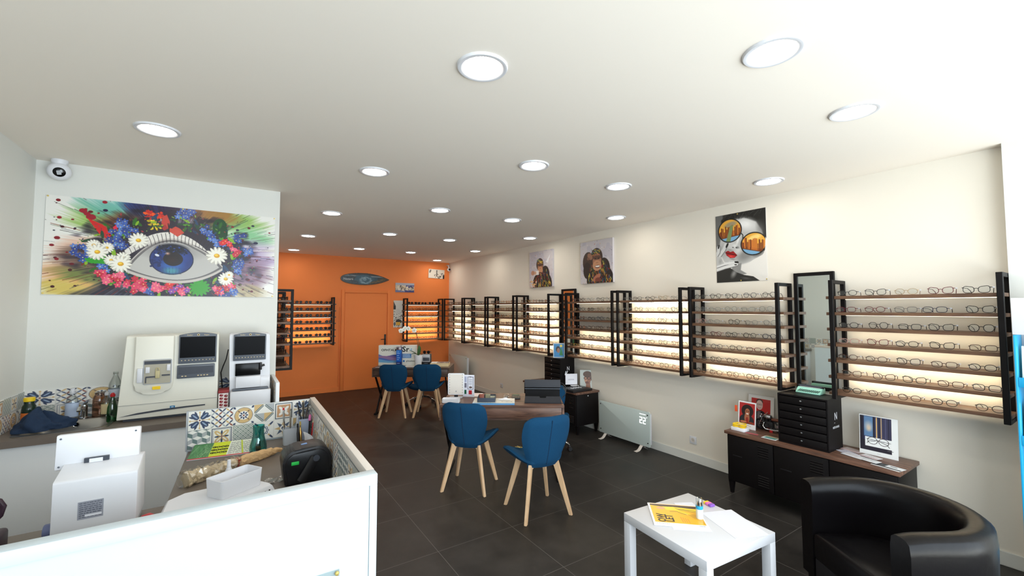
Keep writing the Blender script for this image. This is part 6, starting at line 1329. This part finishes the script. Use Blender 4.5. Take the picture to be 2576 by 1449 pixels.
t = thing('sample_box', 'open slate grey box of lens samples on the blue edged catalogue', 'box', on(D1, a1, .458, .075, .7627), a1)
b = MB(); rings = [[(x, y, z) for x, y in rrect(-.09 + d, .09 - d, d, .19 - d, .003, 2)] for d, z in ((0, 0), (0, .042), (.004, .042), (.004, .005))]; loft(b, rings, True, True); part('shell', b, mat('slate_box', (64, 72, 86), .6), t)
for k, (x, c) in enumerate(((-.055, (136, 74, 60)), (.008, (128, 126, 100)), (.062, (170, 170, 150)))): b = MB(); b.box(x - .027, x + .027, .115 if k < 2 else .09, .124 if k < 2 else .099, .0052, .058 if k < 2 else .045, bev=.004, rot=Matrix.Rotation(-.35, 3, 'X')); part('sample', b, mat('sample_tint_%d' % k, c, .3), t, ['brick red sample', 'olive grey sample', 'pale sample'][k])
cv = Cv(.10, .18, 40, (236, 228, 228)); text_lines(cv, .01, .02, .09, 9, .017, (214, 180, 182), .006, 9); t = thing('paper_pad', 'pale note pad behind the sample box on the front desk', 'pad', on(D1, a1, .315, .40), a1 - .1); part('sheet', print_mesh('sheet', cv, .11, .17, .006, 'flat', 0), [M['ink'], M['paper']], t)
t = thing('paperweight', 'clear glass paperweight at the back of the front desk', 'paperweight', on(D1, a1, .655, .40), a1); b = MB(); b.lathe([(.03, 0), (.034, .008), (.028, .022), (.014, .030), (.002, .032)], 20); part('dome', b, M['glass'], t); b = MB(); b.lathe([(.018, .001), (.018, .004), (.004, .010)], 16); part('core', b, M['silver'], t)
t = thing('calculator', 'dark desk calculator between the catalogue and the black case', 'calculator', on(D1, a1, .757, .265), a1); b = MB(); b.prism([(0, 0), (0, .012), (.15, .026), (.15, 0)], -.045, .045, 'yz', bev=.002); part('body', b, M['blackp'], t); b = MB()
for i in range(4):
    for j in range(4): b.box(-.038 + i * .020, -.024 + i * .020, .012 + j * .022, .026 + j * .022, .0138 + j * .00205, .0172 + j * .00205, bev=.001, seg=1)
part('keys', b, mat('taupe_keys', (130, 120, 106), .5), t)
part('display', B(-.036, .036, .108, .138, .0222, .0262, rot=Matrix.Rotation(.09, 3, 'X')), mat('lcd_green', (110, 120, 96), .25), t)
t = thing('folded_paper', 'crumpled pale tissue on the blue edged catalogue', 'tissue', on(D1, a1, .60, .17, .7630), a1); b = MB(); b.sheet(lambda u, v: (.12 * u - .02, .06 * v, .003 + .02 * abs(math.sin(5 * u + 3 * v)) * math.sin(PI * u) * math.sin(PI * v)), 16, 10, .0015); part('sheet', b, M['paper'], t)
t = thing('display_case', 'open black felt presentation case at the right end of the front desk', 'case', on(D1, a1, 1.03, .08), a1 - .03)
b = MB(); b.box(-.185, .185, 0, .235, 0, .012, bev=.003); part('base', b, M['charcoal'], t)
b = MB(); b.prism([(-.182, .0), (.182, .0), (.178, .072), (.034, .072), (.030, .052), (-.030, .052), (-.034, .072), (-.178, .072)], -.004, .004, 'xz'); me = b.mesh('front_flap'); me.transform(Matrix.Translation((0, .004, .010)) @ Matrix.Rotation(-.85, 4, 'X')); part('front_flap', me, M['charcoal'], t)
b = MB(); b.box(-.182, .182, .0, .008, 0, .155); me = b.mesh('back_panel'); me.transform(Matrix.Translation((0, .215, .010)) @ Matrix.Rotation(-.10, 4, 'X')); part('back_panel', me, mat('black_felt', (18, 18, 20), .9), t)
b = MB(); b.box(-.188, .188, -.035, .006, 0, .080, bev=.003); me = b.mesh('lid'); me.transform(Matrix.Translation((0, .215, .118)) @ Matrix.Rotation(-.30, 4, 'X')); part('lid', me, mat('slate_black_cover', (52, 55, 62), .7), t)
b = MB(); b.box(-.186, .186, .172, .176, .112, .118); part('lid_edge', b, M['grey'], t)
t = thing('cable_bundle', 'black cable loops hanging beside the black presentation case', 'cable', on(D1, a1, 1.225, .34, .7503), a1)
for k in range(3): b = MB(); b.tube([(-.02, .0, .165 - .022 * k), (.03, -.01, .158 - .022 * k), (.062 - .004 * k, -.02, .12 - .02 * k), (.060, -.02, .05), (.02, -.015, .004)], .004, 8); part('loop', b, M['blackp'], t)
# ---- far desk
def wave_box():
    cv = Cv(.345, .33, 130, (222, 222, 214)); X, Y = cv.X, cv.Y
    for k, (c, off, amp) in enumerate((((70, 96, 170), .185, .026), ((52, 70, 150), .20, .03), ((116, 90, 150), .215, .024), ((88, 140, 196), .24, .02), ((150, 110, 150), .225, .016), ((60, 100, 180), .262, .018), ((110, 170, 206), .275, .014))):
        y0 = off - .04 + amp * np.sin(X * 14 + k * .9) + .05 * (X / .345) * (.6 if k < 4 else .2); cv.put((Y > y0) & (Y < y0 + .052 - .02 * np.sin(X * 9 + k)), c, .85)
    cv.put(Y > .298 + .012 * np.sin(X * 15 + 1), (222, 222, 214)); return cv
t = thing('display_box', 'white display box with blue and purple waves and OPHTALMIC lettering', 'box', on(D2, a2, .19, .30), a2 + .04); part('box', print_mesh('box', wave_box(), .36, .335, .10, 'front', 0), [M['inkg'], M['whitep']], t); part('lettering', _txt('OPHTALMIC', .052, 0, 0, 0, .0005, FRONT(.03, -.0008, .255), 1.15, .0008), M['gloss'], t)
cv = Cv(.24, .33, 80, (224, 224, 216)); cv.rect(.012, .14, .165, .21, (74, 130, 190)); text_lines(cv, .025, .15, .155, 3, .019, (190, 210, 230), .009, 4)
t = thing('display_box', 'white display box lettered Srt beside the wave patterned box', 'box', on(D2, a2, .510, .315), a2 + .01); part('box', print_mesh('box', cv, .245, .335, .10, 'front', 0), [M['inkg'], M['whitep']], t)
part('lettering', _txt('Sr', .125, 0, 0, 0, .0005, FRONT(-.050, -.0008, .265), 1.1, .0018), M['gloss'], t); part('lettering', _txt('t', .09, 0, 0, 0, .0005, FRONT(.045, -.0008, .262), 1.0), mat('sky_blue_ink', (50, 160, 206), .5), t, 'sky blue letter'); part('lettering', _txt('phtalmic', .042, 0, 0, 0, .0005, FRONT(.035, -.0008, .072), 1.05), M['gloss'], t)
part('logo', B(-.095, -.065, -.0008, .0, .056, .086), mat('logo_blue', (40, 110, 180), .5), t, 'small blue square logo')
cv = Cv(.085, .31, 40, (20, 60, 150)); cv.put(np.ones(cv.X.shape), (20, 110, 200)); cv.rect(0, .10, .085, .31, (14, 90, 186)); cv.rect(0, .24, .085, .31, (30, 44, 110)); cv.rect(0, 0, .085, .05, (120, 110, 116)); cv.ell(.06, .02, .02, .02, (206, 200, 206)); cv.ell(.02, .03, .02, .012, (60, 40, 50))
for k, y in enumerate((.075, .10, .135, .17, .2, .26)): cv.rect(.012, y, .06 if k % 2 else .045, y + .008, (170, 200, 236))
t = thing('leaflet_column', 'narrow blue standing leaflet column in front of the white display boxes', 'display', on(D2, a2, .375, .205), a2); part('column', print_mesh('column', cv, .086, .315, .05, 'front', 0), [M['inkg'], mat('deep_blue_card', (24, 50, 120), .5)], t)
leafn = on(D2, a2, .63, .155)
cv = Cv(.29, .20, 60, (226, 224, 216)); text_lines(cv, .05, .05, .2, 4, .03, (190, 186, 178), .012, 3); t = thing('desk_pad', 'white sheet under the orchid pot on the far desk', 'paper', on(D2, a2, .625, .11), a2); part('sheet', print_mesh('sheet', cv, .29, .23, .002, 'flat', 0), [M['ink'], M['paper']], t)
t = thing('potted_orchid', 'white orchid in a tall white pot on the far desk', 'plant', on(D2, a2, .695, .225, .7526), a2)
b = MB(); b.lathe([(.048, 0), (.050, .003), (.066, .176), (.0665, .180), (.063, .180), (.060, .165), (.001, .162)], 28); part('pot', b, M['whitep'], t)
b = MB(); b.lathe([(.061, .163), (.04, .170), (.001, .172)], 18); part('bark', b, M['soil'], t)
def leafm(pts, w0):
    b = MB(); P = [Vector(p) for p in pts]; n = len(P) - 1
    def f(u, v):
        i = min(int(v * n), n - 1); q = P[i].lerp(P[i + 1], v * n - i); s = w0 * math.sin(PI * min(1, .12 + .88 * v)) ** .8; d = (P[-1] - P[0]); sd = Vector((-d.y, d.x, 0)); sd = sd.normalized() if sd.length > .02 else Vector((1, 0, 0)); e = (u * 2 - 1); return q + sd * e * s + Vector((0, 0, abs(e) * s * .35))
    b.sheet(f, 6, 12, .004); return b
for pts, w0 in (([(0, 0, .17), (-.05, -.01, .21), (-.10, -.02, .24), (-.155, -.02, .262)], .022), ([(0, 0, .17), (-.03, -.02, .20), (-.08, -.03, .205), (-.115, -.03, .19)], .02), ([(0, 0, .17), (.012, -.01, .23), (.018, -.015, .29), (.014, -.02, .345)], .032), ([(0, .01, .17), (.03, .02, .20), (.05, .03, .19)], .02)): part('leaf', leafm(pts, w0), M['green'], t)
s1 = [(.012, 0, .17), (.022, -.01, .32), (-.005, -.02, .46), (-.03, -.03, .54), (-.045, -.04, .575)]; s2 = [(.0, .01, .17), (-.012, 0, .36), (-.035, -.01, .52), (-.075, -.02, .600), (-.13, -.03, .635), (-.22, -.035, .645), (-.285, -.04, .605)]
for s in (s1, s2): b = MB(); b.tube(s, .004, 7); part('stalk', b, M['stem'], t)
def flower(x, z, r, y):
    b = MB()
    for k in range(5): a = PI / 2 + k * 2 * PI / 5; b.ball((x + r * .52 * math.cos(a), y, z + r * .52 * math.sin(a)), r * .5, u=10, v=6, sc=(1.0, .22, 1.0))
    f = part('flower', b, M['petal'], t); b = MB(); b.ball((x, y - r * .14, z - r * .12), r * .17, u=8, v=6); part('lip', b, mat('yellow_green_lip', (150, 160, 60), .5), f)
for x, z, r in ((-.285, .585, .040), (-.235, .606, .036), (-.215, .632, .034), (-.160, .622, .038), (-.062, .592, .043)): flower(x, z, r, -.05)
t = thing('eyewear_stand', 'black and white counter stand topped with sunglasses behind the orchid pot', 'display', on(D2, a2, .80, .34), a2)
b = MB(); b.box(-.075, .075, 0, .10, 0, .185, bev=.004); part('frame', b, M['blackp'], t)
b = MB(); b.box(-.068, .066, -.004, 0, .055, .180, bev=.001); part('panel', b, M['lgrey'], t); b = MB(); b.box(-.052, .058, -.0065, -.0042, .070, .128, bev=.001); part('picture', b, M['dgrey'], t)
part('caption', B(-.03, .03, -.0015, -.0003, .024, .036), M['grey'], t)
sg = glasses_meshes('panto', 'black', True, False)['all']; o = link('sunglasses', sg, None, None, on(D2, a2, .80, .37, .9365), a2); tag(o, 'black sunglasses lying on top of the black and white counter stand', 'sunglasses')
cv = Cv(.36, .26, 90, (232, 222, 190)); cv.rect(.12, .0, .36, .24, (90, 70, 60)); r = random.Random(3)
for k in range(70): x, y = r.uniform(.12, .34), r.uniform(0, .22); cv.rect(x, y, x + r.uniform(.01, .04), y + r.uniform(.01, .03), r.choice([(130, 30, 36), (60, 50, 50), (200, 190, 190), (30, 28, 30), (150, 140, 130), (226, 222, 220)]))
cv.rect(0, .02, .12, .2, (206, 210, 214)); cv.rect(.0, .2, .09, .225, (60, 56, 52))
t = thing('product_box', 'cream game box with a collage lid at the right end of the far desk', 'box', on(D2, a2, 1.055, .16), a2 + .03); part('lid', print_mesh('lid', cv, .30, .24, .052, 'flat', 0), [M['ink'], M['tan']], t)
cv = Cv(.14, .22, 40, (196, 208, 212)); text_lines(cv, .02, .03, .1, 4, .03, (160, 172, 180), .01, 5); t = thing('leaflet', 'pale blue leaflet between the orchid sheet and the cream box', 'leaflet', on(D2, a2, .835, .155), a2 - .12); part('sheet', print_mesh('sheet', cv, .10, .14, .003, 'flat', 0), [M['ink'], M['paper']], t)
cv = Cv(.26, .05, 60, (200, 206, 212)); text_lines(cv, .01, .01, .25, 2, .016, (130, 140, 150), .008, 6); t = thing('glasses_chain', 'clear plastic strip lying at the left front of the far desk', 'strip', on(D2, a2, .16, .035), a2 + .05); part('strip', print_mesh('strip', cv, .24, .035, .003, 'flat', 0), [M['inkg'], M['lgrey']], t)
# ================================================================== waiting corner
t = thing('side_table', 'square white side table in front of the black armchair', 'table', (2.308, 1.545, 0), math.radians(-4.8)); h = .29
part('tabletop', B(-h, h, -h, h, .400, .45, bev=.002), M['tablew'], t)
for sx in (-1, 1):
    for sy in (-1, 1): part('leg', B(sx * (h - .05) - .0 if sx < 0 else h - .05, -h + .05 if sx < 0 else h, sy * (h - .05) if sy < 0 else h - .05, -h + .05 if sy < 0 else h, 0, .3997, bev=.002) if False else B(min(sx * h, sx * (h - .05)), max(sx * h, sx * (h - .05)), min(sy * h, sy * (h - .05)), max(sy * h, sy * (h - .05)), 0, .3997, bev=.002), M['tablew'], t)
def sheetp(label, cx, cy, rz, w_, hh, lay): tag(link('paper_sheet', B(-w_ / 2, w_ / 2, -hh / 2, hh / 2, 0, .0012).mesh('paper_sheet', False), M['paper2'], None, (cx, cy, .4503 + .0014 * lay), rz), label, 'paper', 'blank sheets on the white table')
sheetp('larger blank white sheet on the right half of the white table', 2.475, 1.415, math.radians(68), .30, .21, 0)
sheetp('blank white sheet sticking out under the front of the yellow magazine', 2.245, 1.545, math.radians(-40), .21, .13, 0)
sheetp('blank white sheet sticking out behind the yellow magazine', 2.44, 1.70, math.radians(-30), .12, .09, 0)
ax = math.atan2(1.447 - 1.653, 2.289 - 2.069)
cv = Cv(.30, .278, 130, (240, 240, 242)); cv.rect(.012, .004, .294, .245, (238, 180, 24)); cv.rect(.012, .004, .294, .012, (236, 196, 150)); cv.rect(.012, .012, .294, .045, (46, 24, 30)); cv.poly([(.012, .03), (.07, .04), (.294, .05), (.294, .07), (.012, .07)], (238, 180, 24))
cv.poly([(.085, .04), (.15, .036), (.294, .05), (.294, .085), (.18, .085), (.10, .08)], (250, 212, 40)); cv.ell(.072, .062, .026, .016, (226, 160, 120)); cv.curve([(.16, .05), (.18, .07), (.294, .10)], .005, (120, 70, 20)); cv.curve([(.17, .062), (.294, .075)], .006, (90, 40, 26)); cv.curve([(.12, .10), (.16, .095), (.19, .12), (.22, .13)], .005, (110, 60, 20)); cv.poly([(.15, .085), (.23, .10), (.25, .14), (.19, .115)], (250, 206, 36)); cv.line(.205, .115, .292, .235, .004, (248, 226, 150)); cv.poly([(.294, .10), (.294, .245), (.215, .13)], (222, 164, 20))
for k in range(4): cv.line(.168 + k * .012, .165 + k * .006, .172 + k * .012, .228, .004, (226, 120, 30))
text_lines(cv, .016, .256, .09, 1, .01, (170, 170, 180), .006, 3); text_lines(cv, .25, .256, .29, 1, .01, (120, 130, 140), .006, 4)
t = thing('magazine', 'yellow magazine lettered OW LET lying on the white side table', 'magazine', (2.069 + .15 * math.cos(ax), 1.653 + .15 * math.sin(ax), .4518), ax); part('cover', print_mesh('cover', cv, .30, .278, .006, 'flat', 0), [M['inkg'], M['paper']], t)
for tx, x in (('OW', -.093), ('LET', -.047)): part('lettering', _txt(tx, .062, 0, 0, 0, .0003, Matrix.Translation((x, .088, .0064)) @ Matrix.Rotation(PI / 2, 4, 'Z'), .86, .0022), M['gloss'], t)
t = thing('pencil_tube', 'clear topped tube of pencils standing on the yellow magazine', 'tube', (2.352, 1.550, .4582))
b = MB(); b.lathe([(.019, 0), (.020, .002), (.020, .055), (.019, .056)], 20); part('sleeve', b, mat('printed_white_sleeve', (222, 232, 236), .4, vary=.15, vscale=90), t)
b = MB(); b.lathe([(.0203, .056), (.0206, .057), (.0206, .074), (.0203, .075)], 20); part('band', b, M['cyan'], t, 'sky blue band'); b = MB(); b.lathe([(.0195, .0755), (.0195, .112), (.016, .118), (.002, .119)], 20); part('cap', b, M['glass'], t, 'clear cap')
for k in range(6):
    a = k * PI / 3; b = MB(); b.tube([(.011 * math.cos(a), .011 * math.sin(a), .074), (.011 * math.cos(a), .011 * math.sin(a), .086), (.011 * math.cos(a), .011 * math.sin(a), .098)], [.0035, .0035, .0006], 6); part('pencil_tip', b, M['black'] if k % 2 else M['beech'], t)
t = thing('eraser', 'small pink, purple and yellow eraser near the edge of the white table', 'eraser', (2.575, 1.632, .4503), math.radians(-12)); part('pink_block', B(-.018, .018, -.012, .012, 0, .014, bev=.002), M['pink'], t); part('purple_block', B(-.018, .018, -.034, -.0125, 0, .014, bev=.002), mat('purple_rubber', (140, 90, 190), .5), t); part('yellow_block', B(-.018, .018, .0125, .026, 0, .014, bev=.002), M['yellow'], t)
# armchair
t = thing('tub_armchair', 'black leather tub armchair in the lower right corner', 'armchair', (2.660, .925, 0), math.radians(55.2))
path = []; Ra, Lc = .312, -.225
for k in range(7): path.append((-Ra, .0 + Lc * k / 6, 0))
for k in range(1, 24): a = PI + PI * k / 24; path.append((Ra * math.cos(a), Lc + Ra * .98 * math.sin(a), 0))
for k in range(7): path.append((Ra, Lc - Lc * k / 6, 0))
def ring_at(i):
    p = Vector(path[i]); tn = (Vector(path[min(i + 1, len(path) - 1)]) - Vector(path[max(i - 1, 0)])).normalized(); nrm = Vector((tn.y, -tn.x, 0))
    e = min(i, len(path) - 1 - i); k = 1.0 if e > 1 else (.985 if e == 1 else .94); zt_ = .705 + .012 * math.sin(PI * i / (len(path) - 1)); r = []
    hw = .049 * k
    for (a, z) in [(-1, .17), (-1, .30), (-1.05, .45), (-1.12, .58), (-1.14, .64), (-1.0, zt_ - .018), (-.62, zt_ - .003), (0, zt_), (.62, zt_ - .003), (1.0, zt_ - .018), (1.14, .64), (1.12, .58), (1.05, .45), (1, .30), (1, .17)]: r.append(p + nrm * a * hw + Vector((0, 0, z if k == 1 else .17 + (z - .17) * (.995 if k > .96 else .985))))
    return r
b = MB(); loft(b, [ring_at(i) for i in range(len(path))], True, True); soft(part('shell', b, M['leather'], t).data, 1.25)
sp = [(x * .835, y * .835 if y < -.05 else y - .004) for x, y, _ in path]
b = MB(); rings = []
for s, z in ((.985, .285), (1.0, .30), (1.0, .395), (.985, .415), (.93, .428), (.6, .436), (.2, .438)): rings.append([((x) * s, (y + .22) * s - .22, z) for x, y in sp])
loft(b, rings, True, True); soft(part('seat_cushion', b, M['leather'], t).data, 1.0)
b = MB(); b.box(-.262, .262, -.045, -.008, .17, .284, bev=.008); part('front_rail', b, M['leather'], t); b = MB(); loft(b, [[(x * .97, y, z) for x, y in sp] for z in (.172, .284)], True, True); part('base', b, M['blackp'], t)
for x, y in ((-.30, -.03), (.30, -.03), (-.22, -.43), (.22, -.43)):
    b = MB(); loft(b, [[(x + a * q, y + c * q, z) for a, c in ((-1, -1), (1, -1), (1, 1), (-1, 1))] for q, z in ((.016, 0), (.024, .1695))], True, True); part('leg', b, M['black'], t)
b = MB()
for k, (z, w_) in enumerate(((.60, .004), (.575, .006), (.555, .004))): b.box(.338 + .001 * k, .352, .0005, .0025, z, z + w_ * 2)
# ================================================================== leaflet rack at the right edge
t = thing('leaflet_rack', 'cyan and white leaflet rack at the right edge of the photo', 'rack', (3.98, .30, 0), RW)
x0, x1 = -.185, .22
b = MB(); b.box(x0, x0 + .010, -.10, .16, 0, 1.545, bev=.002); b.box(x1 - .01, x1, -.10, .16, 0, 1.545, bev=.002); part('side_panel', b, M['cyan'], t) if False else None
for x in (x0, x1 - .010): part('side_panel', B(x, x + .010, -.09, .16, 0, 1.545, bev=.002), M['cyan'], t, 'cyan side panel')
part('header', B(x0 - .002, x1 + .002, -.092, -.078, 1.547, 1.765, bev=.003), M['whitep'], t)
part('back_panel', B(x0 + .0105, x1 - .0105, .10, .16, 0, 1.76), M['lgrey'], t)
for k, z in enumerate((1.24, .90, .56, .22)):
    part('pocket', B(x0 + .0105, x1 - .0105, -.09, -.078, z, z + .055, bev=.002), M['cyan'], t, 'cyan pocket front'); part('shelf', B(x0 + .0105, x1 - .0105, -.0775, .0995, z - .004, z + .004), M['cyan'], t)
    for j in range(2):
        cv = Cv(.16, .24, 50, (226, 230, 214)); cv.poly([(0, .2), (.06, .13), (.1, .2), (.05, .24), (0, .24)], (40, 34, 60)); text_lines(cv, .02, .02, .14, 5, .02, (150, 156, 150), .007, k * 2 + j); cv.ell(.08, .12, .05, .012, (170, 174, 166), .5)
        if k == 2: cv.rect(0, 0, .16, .24, (60, 44, 96))
        me = print_mesh('leaflet', cv, .165, .235, .012, 'front', 0); me.transform(Matrix.Rotation(-.12, 4, 'X')); tag(link('leaflet', me, [M['inkg'], M['lime']], None, wpos((3.98, .30, 0), RW, x0 + .105 + j * .19, -.050, z + .0045), RW), '%s leaflet in the %s pocket of the cyan rack' % (('left', 'right')[j], ('top', 'second', 'third', 'lowest')[k]), 'leaflet', 'leaflets in the cyan rack')
